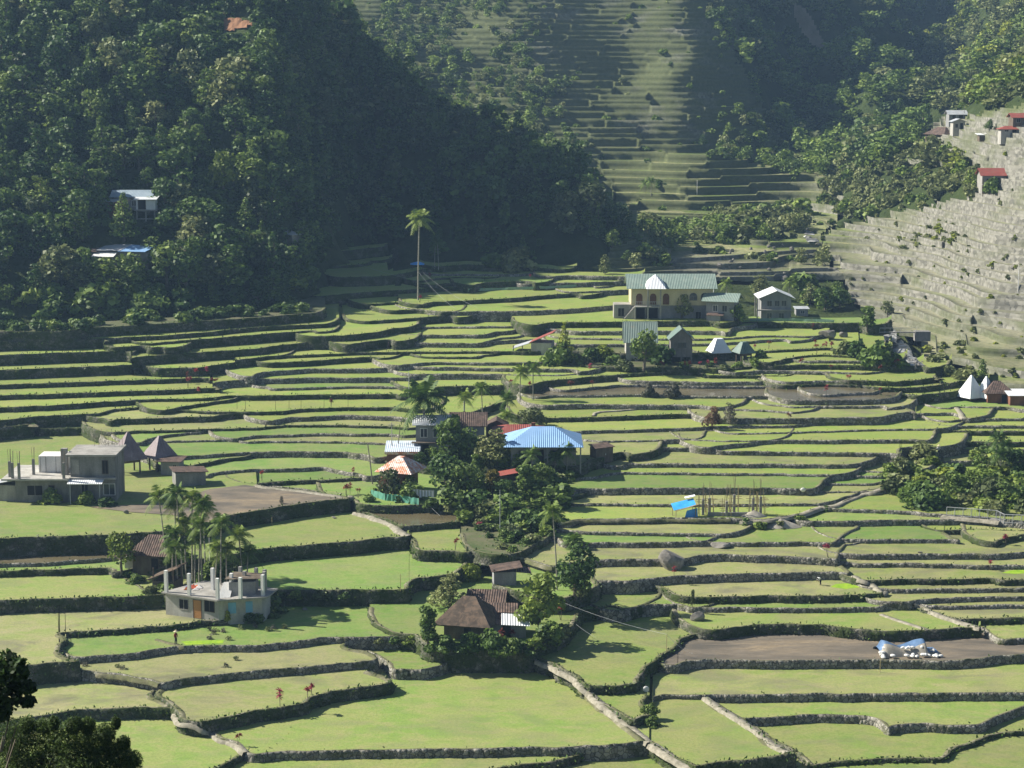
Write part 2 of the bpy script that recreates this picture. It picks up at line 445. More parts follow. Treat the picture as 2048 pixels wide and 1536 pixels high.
J28;4;s;y;880,549 960,550 1030,550
K20;8;s;y;1106,554 1120,552 1249,554
K21;8;s;y;1058,569 1110,567 1180,566 1224,564
K22;5;s;y;1072,576 1186,572 1192,575
K23;9;s;y;1152,585 1209,583 1262,580
K24;9;o;y;983,538 1024,536 1102,538 1114,541
L30;9;o;g;1470,648 1500,645 1536,646 1666,648 1724,647 1737,652
'''
class TLine: pass
TL = []
for row in LINES.strip().split('\n'):
    i, h, wk, fc, pts = row.split(';')
    t = TLine()
    t.id, t.h, t.wk, t.fc = i, float(h), wk, fc
    P = [tuple(map(float, q.split(','))) for q in pts.split()]
    if P[0][0] <= 0 and P[0][0] > -100:
        du = P[1][0] - P[0][0]; dv = P[1][1] - P[0][1]
        P = [(P[0][0] - 260, P[0][1] - 260 * dv / max(du, 40))] + P
    if P[-1][0] >= 2050:
        du = P[-1][0] - P[-2][0]; dv = P[-1][1] - P[-2][1]
        P = P + [(P[-1][0] + 260, P[-1][1] + 260 * dv / max(du, 60))]
    # Chaikin once, ends kept
    Q = [P[0]]
    for k in range(len(P) - 1):
        (x0, y0), (x1, y1) = P[k], P[k + 1]
        L = math.hypot(x1 - x0, y1 - y0)
        c = min(0.25, 7.0 / max(L, 1e-6))
        Q += [(x0 + (x1 - x0) * c, y0 + (y1 - y0) * c), (x1 - (x1 - x0) * c, y1 - (y1 - y0) * c)]
    Q.append(P[-1])
    # resample about every 4 px
    R = []
    for k in range(len(Q) - 1):
        (x0, y0), (x1, y1) = Q[k], Q[k + 1]
        n = max(1, int(round(math.hypot(x1 - x0, (y1 - y0) * 2.0) / 4.0)))
        for j in range(n):
            R.append((x0 + (x1 - x0) * j / n, y0 + (y1 - y0) * j / n))
    R.append(Q[-1])
    t.px = np.array(R)
    t.mv = float(np.mean(t.px[:, 1])); t.mu = float(np.mean(t.px[:, 0]))
    TL.append(t)
def zprior(v):
    return float(np.interp(-v, [-1640, -1500, -1275, -1130, -1000, -900, -800, -700, -600, -540, -490], [5.2, 6.7, 9.4, 12.0, 14.5, 16.3, 18.5, 21.5, 24.6, 26.6, 28.4]))
D_ = np.array
def place(t, z):
    x = (t.px[:, 0] - 1024) / PF; y = (768 - t.px[:, 1]) / PF
    dy, dz = CP + y * SP, -SP + y * CP
    s = (z - CAMZ) / dz
    t.X, t.Y, t.z = x * s, dy * s, z
    t.a = t.X / t.Y
for t in TL: place(t, zprior(t.mv))
def crossings(a, skip=None):
    """all crest crossings of the plan direction a: (Y, line, sense)"""
    out = []
    for t in TL:
        if a < t.amin or a > t.amax: continue
        d0, d1 = t.a[:-1] - a, t.a[1:] - a
        k = np.nonzero((d0 <= 0) & (d1 > 0) | (d0 > 0) & (d1 <= 0))[0]
        for j in k:
            f = d0[j] / (d0[j] - d1[j])
            out.append((t.Y[j] + f * (t.Y[j + 1] - t.Y[j]), t, 1 if d1[j] > d0[j] else -1))
    out.sort(key=lambda e: e[0])
    return out
def bounds():
    for t in TL: t.amin, t.amax = float(t.a.min()), float(t.a.max())
idx = {id(t): k for k, t in enumerate(TL)}
# order of the crests up every pixel column, near to far: heights follow from the wall faces seen
pairs = {}
for u in np.arange(-190, 2240, 6.0) + 0.37:
    cr = []
    for t in TL:
        d0, d1 = t.px[:-1, 0] - u, t.px[1:, 0] - u
        for j in np.nonzero((d0 <= 0) & (d1 > 0) | (d0 > 0) & (d1 <= 0))[0]:
            f = d0[j] / (d0[j] - d1[j])
            cr.append((t.px[j, 1] + f * (t.px[j + 1, 1] - t.px[j, 1]), t, 1 if d1[j] > d0[j] else -1))
    cr.sort(key=lambda e: -e[0])
    for (v0, t0, s0), (v1, t1, s1) in zip(cr[:-1], cr[1:]):
        if s1 < 0 or s0 < 0 or t0 is t1: continue
        pairs.setdefault((idx[id(t0)], idx[id(t1)]), []).append((v0, v1))
n = len(TL)
zz = np.array([zprior(t.mv) for t in TL])
PR = [(i, j, len(L), sum(e[1] for e in L) / len(L)) for (i, j), L in pairs.items()]
cnt = np.zeros(n)
for i, j, m, v in PR: cnt[j] += m
for it in range(30):
    rows, rhs = [], []
    for i, j, m, v in PR:
        y = at_y(1024, v, 100.0); Yd = (zz[j] - CAMZ) / ((y.z - CAMZ) / 100.0)
        dh = TL[j].h * Yd / PF
        e = abs(zz[j] - zz[i] - dh)
        w = math.sqrt(m / (cnt[j] + 12)) / math.sqrt(max(e, 0.12)) * 0.5
        if zz[j] - zz[i] < 0.3 * dh: w *= 2.0
        r = np.zeros(n); r[j], r[i] = w, -w
        rows.append(r); rhs.append(dh * w)
    for k, t in enumerate(TL):
        r = np.zeros(n); r[k] = 0.16
        rows.append(r); rhs.append(0.16 * zprior(t.mv))
    zz = 0.5 * zz + 0.5 * np.linalg.lstsq(np.array(rows), np.array(rhs), rcond=None)[0]
for k, t in enumerate(TL): place(t, float(zz[k]))
bad = [(TL[i].id, TL[j].id, m, round(float(zz[j] - zz[i]), 2), TL[j].h) for i, j, m, v in PR if zz[j] - zz[i] < 0.15]
bounds()
# ------------------------------------------------------------------ terrain under everything: smooth surface through control points
def hill(u, v, Y0, z0, slope):
    te = at_y(u, v, 100.0); te = (te.z - CAMZ) / 100.0
    Y = (z0 - slope * Y0 - CAMZ) / (te - slope)
    return at_y(u, v, Y)
CP3 = []
def cp(u, v, Y): CP3.append(at_y(u, v, Y))
def cz(u, Y, z): CP3.append(Vector(((u - 1024) / PF * Y, Y, z)))
for t in TL:                                            # valley floor lies under the paddies
    for k in np.linspace(2, len(t.X) - 3, 4).astype(int):
        CP3.append(Vector((t.X[k], t.Y[k], t.z - 3.0)))
        CP3.append(Vector((t.X[k] * 1.035, t.Y[k] * 1.035, t.z - 3.0)))
FEET = ((-260, 352, 24, .62), (0, 356, 24.5, .62), (150, 360, 25, .62), (300, 364, 25.3, .62), (450, 369, 25.5, .64), (600, 386, 26, .66), (645, 414, 27, .69),
        (690, 452, 28, .72), (780, 456, 27.8, .75), (880, 452, 27.6, .75), (1000, 445, 27.5, .75), (1100, 441, 27.5, .75))
for u, Y0, z0, s in FEET:
    cz(u, Y0, z0)
    tops = {-260: -200, 0: -200, 150: -200, 300: -200, 450: -120, 600: -60, 645: -10, 690: 40, 780: 160, 880: 262, 1000: 310, 1100: 345}[u]
    for v in (560, 480, 400, 320, 240, 160, 80, 0, -100, -200):
        if v >= tops and hill(u, v, Y0, z0, s).y > Y0: CP3.append(hill(u, v, Y0, z0, s))
    p = hill(u, tops, Y0, z0, s)
    CP3.append(p)
    CP3.append(Vector((p.x * 1.06, p.y * 1.06, p.z - 3)))
    CP3.append(Vector((p.x * 1.13, p.y * 1.13, p.z - 10)))
for u, v, Y in ((1165, 440, 452), (1165, 400, 462), (1200, 480, 445), (1230, 530, 436)): cp(u, v, Y)
for u in (1190, 1230): cz(u, 500, 27.5)
for u in (700, 850, 1000, 1150, 1300, 1430):            # terraced valley head and the mountain behind
    for v, Y in ((460, 505), (400, 545), (300, 585), (200, 622), (100, 658), (0, 692), (-100, 728), (-250, 800)):
        if u < 1200 and v > {700: 60, 850: 200, 1000: 260, 1150: 320}[u]: continue
        cp(u, v, Y + 0.03 * (1300 - u))
for u, v, Y in ((1510, 300, 606), (1560, 290, 634), (1610, 300, 668), (1480, 200, 622), (1530, 200, 655), (1585, 200, 700), (1620, 215, 728), (1480, 100, 668), (1530, 100, 715), (1580, 100, 768), (1480, 0, 712), (1540, 0, 772), (1600, 0, 830),
                (1500, -120, 775), (1620, -120, 900), (1660, 200, 712), (1700, 200, 680), (1740, 205, 664), (1790, 200, 710), (1830, 205, 765), (1660, 100, 780), (1700, 90, 742), (1745, 100, 735), (1800, 100, 820), (1840, 110, 900),
                (1660, 0, 865), (1700, 0, 822), (1760, 0, 828), (1850, 0, 980), (1700, -150, 930), (1850, -150, 1090), (1690, 280, 655), (1750, 280, 625), (1810, 270, 650),
                (1870, 190, 800), (1910, 190, 720), (1960, 185, 650), (1890, 100, 860), (1950, 100, 770), (2048, 100, 680), (1900, 0, 920), (1960, 0, 835), (2048, 0, 740), (2048, -120, 820), (1950, -120, 930), (2300, 0, 690), (2300, -200, 800), (2048, -250, 910)):
    cp(u, v, Y)
for u, v, Y in ((1300, 530, 440), (1450, 530, 442), (1580, 530, 444), (1300, 490, 470), (1450, 490, 470), (1600, 490, 474), (1550, 420, 533), (1590, 350, 575),
                (1620, 465, 490), (1640, 400, 545), (1640, 340, 612),
                (2048, 160, 570), (2048, 215, 488), (2048, 232, 475), (2048, 300, 456), (2048, 400, 432), (2048, 500, 408), (2048, 600, 383), (2048, 700, 355), (2048, 770, 331),
                (2300, 200, 470), (2300, 300, 440), (2300, 400, 418), (2300, 500, 395), (2300, 600, 370), (2300, 700, 345), (2300, 780, 322),
                (1950, 240, 515), (1950, 300, 490), (1950, 400, 452), (1950, 500, 420), (1950, 600, 388), (1950, 690, 360), (1850, 280, 548), (1850, 340, 520), (1850, 400, 486), (1850, 460, 460), (1850, 530, 434),
                (1850, 610, 405), (1750, 330, 568), (1750, 380, 532), (1750, 440, 488), (1750, 500, 456), (1740, 560, 430), (1690, 590, 424), (1670, 440, 508), (1680, 520, 460),
                (1790, 690, 384), (1810, 706, 375), (1760, 640, 400), (1850, 740, 350)):
    cp(u, v, Y)
for u, Y, z in ((1790, 268, 9), (1850, 272, 9.5), (1920, 272, 10.5), (1990, 272, 11.0), (2060, 272, 11.5), (2200, 272, 12), (1870, 320, 12.5), (1890, 335, 14),
                (-500, 170, 4), (1024, 150, 1.5), (2500, 170, 1.5), (-500, 250, 12), (2500, 250, 8), (1024, 120, 1), (-300, 120, 4), (2300, 120, 1)): cz(u, Y, z)
cpa = np.array([(p.x / p.y, math.log(p.y), p.z) for p in CP3])
def tps(r2): return 0.5 * r2 * np.log(np.maximum(r2, 1e-12))
nc = len(cpa)
d2 = (cpa[:, None, 0] - cpa[None, :, 0]) ** 2 + (cpa[:, None, 1] - cpa[None, :, 1]) ** 2
K = np.zeros((nc + 3, nc + 3))
K[:nc, :nc] = tps(d2) + np.eye(nc) * 2e-5
K[:nc, nc] = 1; K[:nc, nc + 1:nc + 3] = cpa[:, :2]
K[nc:, :nc] = K[:nc, nc:].T
coef = np.linalg.solve(K, np.concatenate([cpa[:, 2], np.zeros(3)]))
def smooth_z(a, Y):
    a = np.asarray(a, float).ravel(); l = np.log(np.asarray(Y, float).ravel())
    out = np.empty(len(a))
    for k in range(0, len(a), 20000):
        s = slice(k, k + 20000)
        r2 = (a[s, None] - cpa[None, :, 0]) ** 2 + (l[s, None] - cpa[None, :, 1]) ** 2
        out[s] = tps(r2) @ coef[:nc] + coef[nc] + coef[nc + 1] * a[s] + coef[nc + 2] * l[s]
    return out
def vnoise(x, y, seed=0):
    """value noise, smooth, 0..1"""
    xi, yi = np.floor(x).astype(np.int64), np.floor(y).astype(np.int64)
    fx, fy = x - xi, y - yi
    fx, fy = fx * fx * (3 - 2 * fx), fy * fy * (3 - 2 * fy)
    def h(i, j):
        n = (i * 374761393 + j * 668265263 + seed * 1442695041) & 0x7fffffff
        n = ((n ^ (n >> 13)) * 1274126177) & 0x7fffffff
        return ((n ^ (n >> 16)) & 0xffff) / 65535.0
    return (h(xi, yi) * (1 - fx) + h(xi + 1, yi) * fx) * (1 - fy) + (h(xi, yi + 1) * (1 - fx) + h(xi + 1, yi + 1) * fx) * fy
def fbm(x, y, seed=0, n=4):
    s, a, t = 0, 0.5, 0
    for k in range(n):
        s = s + a * vnoise(x * 2 ** k, y * 2 ** k, seed + k); t += a; a *= 0.5
    return s / t
def inpoly(u, v, poly):
    u = np.asarray(u, float); v = np.asarray(v, float)
    c = np.zeros(u.shape, bool)
    n = len(poly)
    for k in range(n):
        x0, y0 = poly[k]; x1, y1 = poly[(k + 1) % n]
        if y0 == y1: continue
        cond = ((y0 > v) != (y1 > v)) & (u < (x1 - x0) * (v - y0) / (y1 - y0) + x0)
        c ^= cond
    return c
# the parts of the hills that are terraced (as they project)
T_HEAD = [(690, -120), (1545, -120), (1492, 60), (1470, 108), (1510, 170), (1540, 240), (1600, 330), (1665, 350), (1700, 420), (1640, 470), (1655, 520), (1700, 560),
          (1255, 562), (1205, 548), (1225, 480), (1180, 350), (1000, 300), (860, 240), (760, 140), (690, 70)]
T_RIGHT = [(1640, 470), (1700, 440), (1850, 412), (1950, 385), (1960, 330), (1800, 330), (1880, 240), (2048, 208), (2500, 120), (2500, 840), (1935, 838), (1930, 800), (1990, 770), (1905, 730),
           (1850, 735), (1830, 690), (1765, 645), (1700, 600), (1690, 560), (1655, 520)]
def hill_noise(X, Y):
    return (fbm(X / 46.0, Y / 60.0, 5, 2) - 0.5) * (5.0 + 7.0 * np.clip((Y - 520) / 120, 0, 1)) + (fbm(X / 13, Y / 17, 31, 1) - 0.5) * 0.7

# base sheet
def forest_w(a, Y):
    """1 on the hills, 0 on the valley floor"""
    z = smooth_z(a, Y)
    return np.clip((z - 28.0) / 8.0, 0, 1) * np.clip((np.asarray(Y) - 330) / 40, 0, 1), z
ga = np.linspace(-0.50, 0.50, 330)
gy = np.concatenate([np.linspace(4, 118, 12), np.exp(np.linspace(math.log(125), math.log(1500), 330))])
GA, GY = np.meshgrid(ga, gy)
near = GY < 122
fw, gz = forest_w(GA.ravel(), np.maximum(GY.ravel(), 125))
gz = np.where(near.ravel(), np.interp(GY.ravel(), [4, 40, 118], [70.3, 50, 4]), gz)
GX = GA * np.maximum(GY, 60)
gz = gz + hill_noise(GX.ravel(), GY.ravel()) * fw
uu, vv, _ = project(np.stack([GX.ravel(), GY.ravel(), gz], 1))
terr = (inpoly(uu, vv, T_HEAD) | inpoly(uu, vv, T_RIGHT)) & ~near.ravel() & (GY.ravel() > 300)
gz_base = gz - 4.0 * terr
nr, nc_ = GA.shape
ii = np.arange(nr * nc_).reshape(nr, nc_)
gf = np.stack([ii[:-1, :-1], ii[:-1, 1:], ii[1:, 1:], ii[1:, :-1]], -1).reshape(-1, 4)
gv = np.stack([GX.ravel(), GY.ravel(), gz_base], 1)
def mk(nt, b):
    p = pos(nt)
    n1 = noise(nt, p, 0.05, 5, 0.6)
    n2 = noise(nt, p, 0.5, 5, 0.65)
    c = ramp(nt, n1, [(0.35, (0.030, 0.045, 0.014)), (0.55, (0.055, 0.075, 0.022)), (0.72, (0.105, 0.105, 0.045))])
    base(nt, b, mix(nt, ramp(nt, n2, [(0.35, (0, 0, 0)), (0.7, (0.8, 0.8, 0.8))]), c, (0.028, 0.042, 0.012)))
    bump(nt, b, n2, 1.0, 1.2)
M_GROUND = node_mat('hillside_scrub', mk, 0.95, 0.1)
me = mesh_np('ground', gv, gf, M_GROUND, smooth=True)
ground = tag(obj('ground', me), kind='structure')

# stepped hillsides: one fine sheet, each step a flat tread and a stone riser
def mk(nt, b):
    p = pos(nt)
    g = N(nt, 'ShaderNodeNewGeometry')
    sx = N(nt, 'ShaderNodeSeparateXYZ')
    nt.links.new(g.outputs['True Normal'], sx.inputs[0])
    n1 = noise(nt, scaled(nt, p, (1, 1, 2.0)), 0.06, 5, 0.6)
    n2 = noise(nt, p, 1.1, 4, 0.65)
    v = N(nt, 'ShaderNodeTexVoronoi')
    v.inputs['Scale'].default_value = 1.3
    nt.links.new(p, v.inputs['Vector'])
    bw = N(nt, 'ShaderNodeRGBToBW'); nt.links.new(v.outputs['Color'], bw.inputs[0])
    at = N(nt, 'ShaderNodeAttribute', attribute_name='dry')
    stone = ramp(nt, bw.outputs[0], [(0.15, (0.120, 0.117, 0.098)), (0.85, (0.255, 0.245, 0.208))])
    moss = mix(nt, n2, (0.060, 0.078, 0.030), (0.150, 0.160, 0.080))
    mfac = N(nt, 'ShaderNodeMath', operation='MULTIPLY_ADD')
    nt.links.new(at.outputs['Fac'], mfac.inputs[0]); mfac.inputs[1].default_value = -0.46
    nt.links.new(n1, mfac.inputs[2])
    wall = mix(nt, ramp(nt, mfac.outputs[0], [(0.08, (0, 0, 0)), (0.34, (1, 1, 1))]), stone, moss)
    tread = ramp(nt, n1, [(0.30, (0.20, 0.25, 0.055)), (0.44, (0.12, 0.165, 0.045)), (0.54, (0.28, 0.26, 0.14)), (0.62, (0.15, 0.19, 0.055)), (0.74, (0.25, 0.255, 0.10))])
    tread = mix(nt, at.outputs['Fac'], tread, mix(nt, ramp(nt, n1, [(0.35, (0, 0, 0)), (0.6, (1, 1, 1))]), (0.15, 0.175, 0.050), (0.225, 0.205, 0.135)))
    tread = mix(nt, ramp(nt, n2, [(0.42, (0, 0, 0)), (0.7, (0.8, 0.8, 0.8))]), tread, (0.07, 0.09, 0.03))
    sm = N(nt, 'ShaderNodeMath', operation='MULTIPLY_ADD', use_clamp=True)
    nt.links.new(at.outputs['Fac'], sm.inputs[0]); sm.inputs[1].default_value = 2.6; sm.inputs[2].default_value = -1.5
    sm2 = N(nt, 'ShaderNodeMath', operation='MULTIPLY'); nt.links.new(sm.outputs[0], sm2.inputs[0]); nt.links.new(ramp(nt, n2, [(0.3, (0, 0, 0)), (0.5, (1, 1, 1))]), sm2.inputs[1])
    tread = mix(nt, sm2.outputs[0], tread, mix(nt, .35, stone, (0.17, 0.16, 0.10)))
    f = ramp(nt, sx.outputs['Z'], [(0.62, (0, 0, 0)), (0.80, (1, 1, 1))])
    base(nt, b, mix(nt, f, wall, tread))
    bump(nt, b, bw.outputs[0], 0.7, 0.25)
M_STEP = node_mat('terraced_slope', mk, 0.95, 0.1)
# smooth heights on a grid of plan directions and ranges, then cut into level treads with upright walls
ca = np.linspace(-0.095, 0.345, 190); cl = np.linspace(math.log(300), math.log(880), 300)
CA, CL = np.meshgrid(ca, cl)
cX, cY = (CA * np.exp(CL)).ravel(), np.exp(CL).ravel()
czz = smooth_z(CA.ravel(), cY)
cw = np.clip((czz - 28.0) / 8.0, 0, 1)
czz = (czz + hill_noise(cX, cY) * cw).reshape(CA.shape)
def staircase(a0, a1, da, y0, y1, levels, run, amp, seed, poly, side=None):
    aa = np.arange(a0, a1, da); nA = len(aa)
    Ys = np.exp(np.linspace(math.log(y0), math.log(y1), 700))
    xi = (aa - ca[0]) / (ca[1] - ca[0]); ji = (np.log(Ys) - cl[0]) / (cl[1] - cl[0])
    i0 = np.clip(xi.astype(int), 0, len(ca) - 2); j0 = np.clip(ji.astype(int), 0, len(cl) - 2)
    fx = (xi - i0)[None, :]; fy = (ji - j0)[:, None]
    Z = (czz[np.ix_(j0, i0)] * (1 - fx) + czz[np.ix_(j0, i0 + 1)] * fx) * (1 - fy) + (czz[np.ix_(j0 + 1, i0)] * (1 - fx) + czz[np.ix_(j0 + 1, i0 + 1)] * fx) * fy
    Z = np.maximum.accumulate(Z, axis=0) + np.linspace(0, .01, len(Ys))[:, None]
    K_ = len(levels)
    r = np.random.default_rng(seed)
    Yk = np.empty((nA, K_)); Zk = np.empty((nA, K_))
    for k in range(K_):
        # level of this terrace: constant along a run, a little different in the next run
        h_ = levels[k] - levels[k - 1] if k else levels[1] - levels[0]
        Yg = np.array([np.interp(levels[k], Z[:, i], Ys) for i in range(nA)])
        X_ = aa * Yg
        c = np.floor(X_ / (run * (0.7 + 0.9 * r.random())) + 31.7 * r.random() + 0.5 * vnoise(X_ / 19, X_ * 0 + k, seed)).astype(np.int64)
        jit = ((c * 7919 + k * 104729 + seed * 31) % 97) / 96.0 - 0.5
        Zk[:, k] = levels[k] + jit * amp * h_
        Yk[:, k] = np.array([np.interp(Zk[i, k], Z[:, i], Ys) for i in range(nA)]) + (vnoise(X_ / 3.1, X_ * 0 + k * 1.9, seed + 3) - .5) * .32
    Yk = np.maximum.accumulate(Yk + np.arange(K_)[None, :] * 1e-3, axis=1)
    V = np.empty((nA, K_ * 4, 3))
    for k in range(K_):
        zb = Zk[:, k - 1] if k else Zk[:, 0] - 4.0
        h_ = np.maximum(Zk[:, k] - zb, .1)
        rn = (r.random(nA) - .5) * .07; rn2 = (r.random(nA) - .5) * .06
        for q_, (oy, oz) in enumerate(((0 * h_, zb - .02), (.10 * h_ + rn, zb + h_ * .5), (.17 * h_ + rn2, Zk[:, k] + .12 + rn2 * .6), (.17 * h_ + .42, Zk[:, k]))):
            y_ = Yk[:, k] + oy
            V[:, k * 4 + q_, 0] = aa * y_; V[:, k * 4 + q_, 1] = y_; V[:, k * 4 + q_, 2] = oz
    n2 = K_ * 4
    ii = np.arange(nA * n2).reshape(nA, n2)
    F = np.stack([ii[:-1, :-1], ii[1:, :-1], ii[1:, 1:], ii[:-1, 1:]], -1).reshape(-1, 4)
    V = V.reshape(-1, 3)
    C = V[F].mean(1)
    u_, v_, _ = project(C)
    ok = inpoly(u_, v_, poly) & (C[:, 1] < y1 - 3) & (C[:, 1] > y0 + 2)
    ok &= (C[:, 1] > 428) | (u_ > 1680)
    ext = V[F][:, :, 2].max(1) - V[F][:, :, 2].min(1)
    ok &= ext < 6.0
    F = F[ok]
    used = np.unique(F); rm = np.zeros(len(V), np.int64); rm[used] = np.arange(len(used))
    return V[used], rm[F]
LV_HEAD = np.concatenate([np.arange(23.0, 31.0, .85), np.arange(31.0, 130.0, 1.85)])
va, fa_1 = staircase(-0.095, 0.18, 0.0008, 425, 870, LV_HEAD, 22.0, .62, 11, T_HEAD)
vb, fb_1 = staircase(0.145, 0.345, 0.0008, 302, 640, np.arange(12.0, 90.0, 1.32), 24.0, .5, 23, T_RIGHT)
fine_v = np.concatenate([va, vb]); fine_f = np.concatenate([fa_1, fb_1 + len(va)])
me = mesh_np('terraced_hillside', fine_v, fine_f, M_STEP)
fuv = project(fine_v); fu, fv = fuv[0], fuv[1]
dry = np.clip((fu - 1560) / 180.0, 0, 1) * np.clip((fv - 180) / 60.0, 0, 1)
rub = np.clip((fu - 1270) / 60.0, 0, 1) * np.clip((fv - 478) / 22.0, 0, 1)
dry = np.maximum(dry, rub * (.8 + .4 * fbm(fine_v[:, 0] / 14, fine_v[:, 1] / 14, 19, 2)))
dry = np.maximum(dry, .16 + .14 * np.clip((fv - 180) / 200, 0, 1))
dry = np.clip(dry * 0.9 + (fbm(fine_v[:, 0] / 40, fine_v[:, 1] / 40, 15, 3) - 0.5) * 0.9, 0, 1)
at = me.attributes.new('dry', 'FLOAT', 'POINT'); at.data.foreach_set('value', dry.astype(np.float32))
terraced = tag(obj('terraced_hillside', me), kind='structure')

# ------------------------------------------------------------------ paddies and their walls
LAND = []                                              # (name, u, v) landmarks the wall labels refer to
def front_back():
    """for every sample: floor in front (z) and reach to the next crest behind"""
    allk = {}
    for t in TL:
        t.zf = np.full(len(t.a), np.nan); t.yb = np.full(len(t.a), np.nan)
    for t in TL:
        fw_ = np.gradient(t.a) > 0
        for k in range(len(t.a)):
            a, Y = t.a[k], t.Y[k]
            zf, yb, up = None, None, set()
            for Yc, tc, s in CRC[int(round((a - A0) / DA))]:
                if tc is t and (s > 0 or not fw_[k]) and abs(Yc - Y) < 0.8: continue
                if Yc < Y - 0.05:
                    zf = tc.z if s > 0 else 'x'
                elif Yc > Y and yb is None:
                    if tc is t and s < 0: yb = Yc
                    elif s > 0 and tc.z > t.z + 0.15 and Yc > Y + 1.0:
                        up.add(tc.id)
                        if len(up) == 2: yb = Yc + 0.5
            t.zf[k] = zf if isinstance(zf, float) else np.nan
            t.yb[k] = yb if yb else Y + 9.0
A0, DA = -0.46, 0.0004
def all_crossings():
    return [crossings(A0 + k * DA) for k in range(int(0.92 / DA) + 2)]
CRC = all_crossings()
front_back()
NOTAPER = {('P14', 0), ('P10', 0), ('P13', 0), ('PS', 0), ('PS', 1), ('P15', 0), ('P9', 0), ('P6', 1), ('Q', 0), ('Q', 1), ('P6', 0), ('P29', 0), ('P28', 0), ('P31', 0), ('P34', 0), ('I27', 0), ('I31', 0), ('I30', 1), ('I28', 0), ('I22', 1), ('I23', 1), ('I24', 0), ('I29', 0)}
# a wall that simply ends bends back into the slope
for t in TL:
    for end in (1, 0):
        k = 0 if end == 0 else len(t.X) - 1
        da_ = t.a[1] - t.a[0] if end == 0 else t.a[-1] - t.a[-2]
        if (t.id, end) in NOTAPER or da_ <= 0 or abs(t.px[k, 0] - 1024) > 1040: continue
        R_ = float(np.clip(t.yb[k] - t.Y[k], 0, 11))
        lat = min(5.0, 1.2 + .35 * R_) * (-1 if end == 0 else 1) * (.35 if t.id in ('I25', 'I26', 'I28', 'I23') else 1)
        ss = np.linspace(0, 1, 9)[1:]
        ex = t.X[k] + lat * (1 - (1 - ss) ** 2) + t.a[k] * R_ * ss ** 1.7
        ey = t.Y[k] + R_ * ss ** 1.7
        if end == 0:
            t.X = np.concatenate([ex[::-1], t.X]); t.Y = np.concatenate([ey[::-1], t.Y])
            t.px = np.concatenate([np.repeat(t.px[:1], 8, 0), t.px])
        else:
            t.X = np.concatenate([t.X, ex]); t.Y = np.concatenate([t.Y, ey])
            t.px = np.concatenate([t.px, np.repeat(t.px[-1:], 8, 0)])
        t.a = t.X / t.Y
bounds()
CRC = all_crossings()
front_back()
WALL_OBJ, tuft_pts = [], []
floor_tris_v, floor_tris_f = [], []
def add_bvh(v, f):
    o = len(floor_tris_v)
    floor_tris_v.extend(map(tuple, v)); floor_tris_f.extend([tuple(int(i) + o for i in q_) for q_ in f])
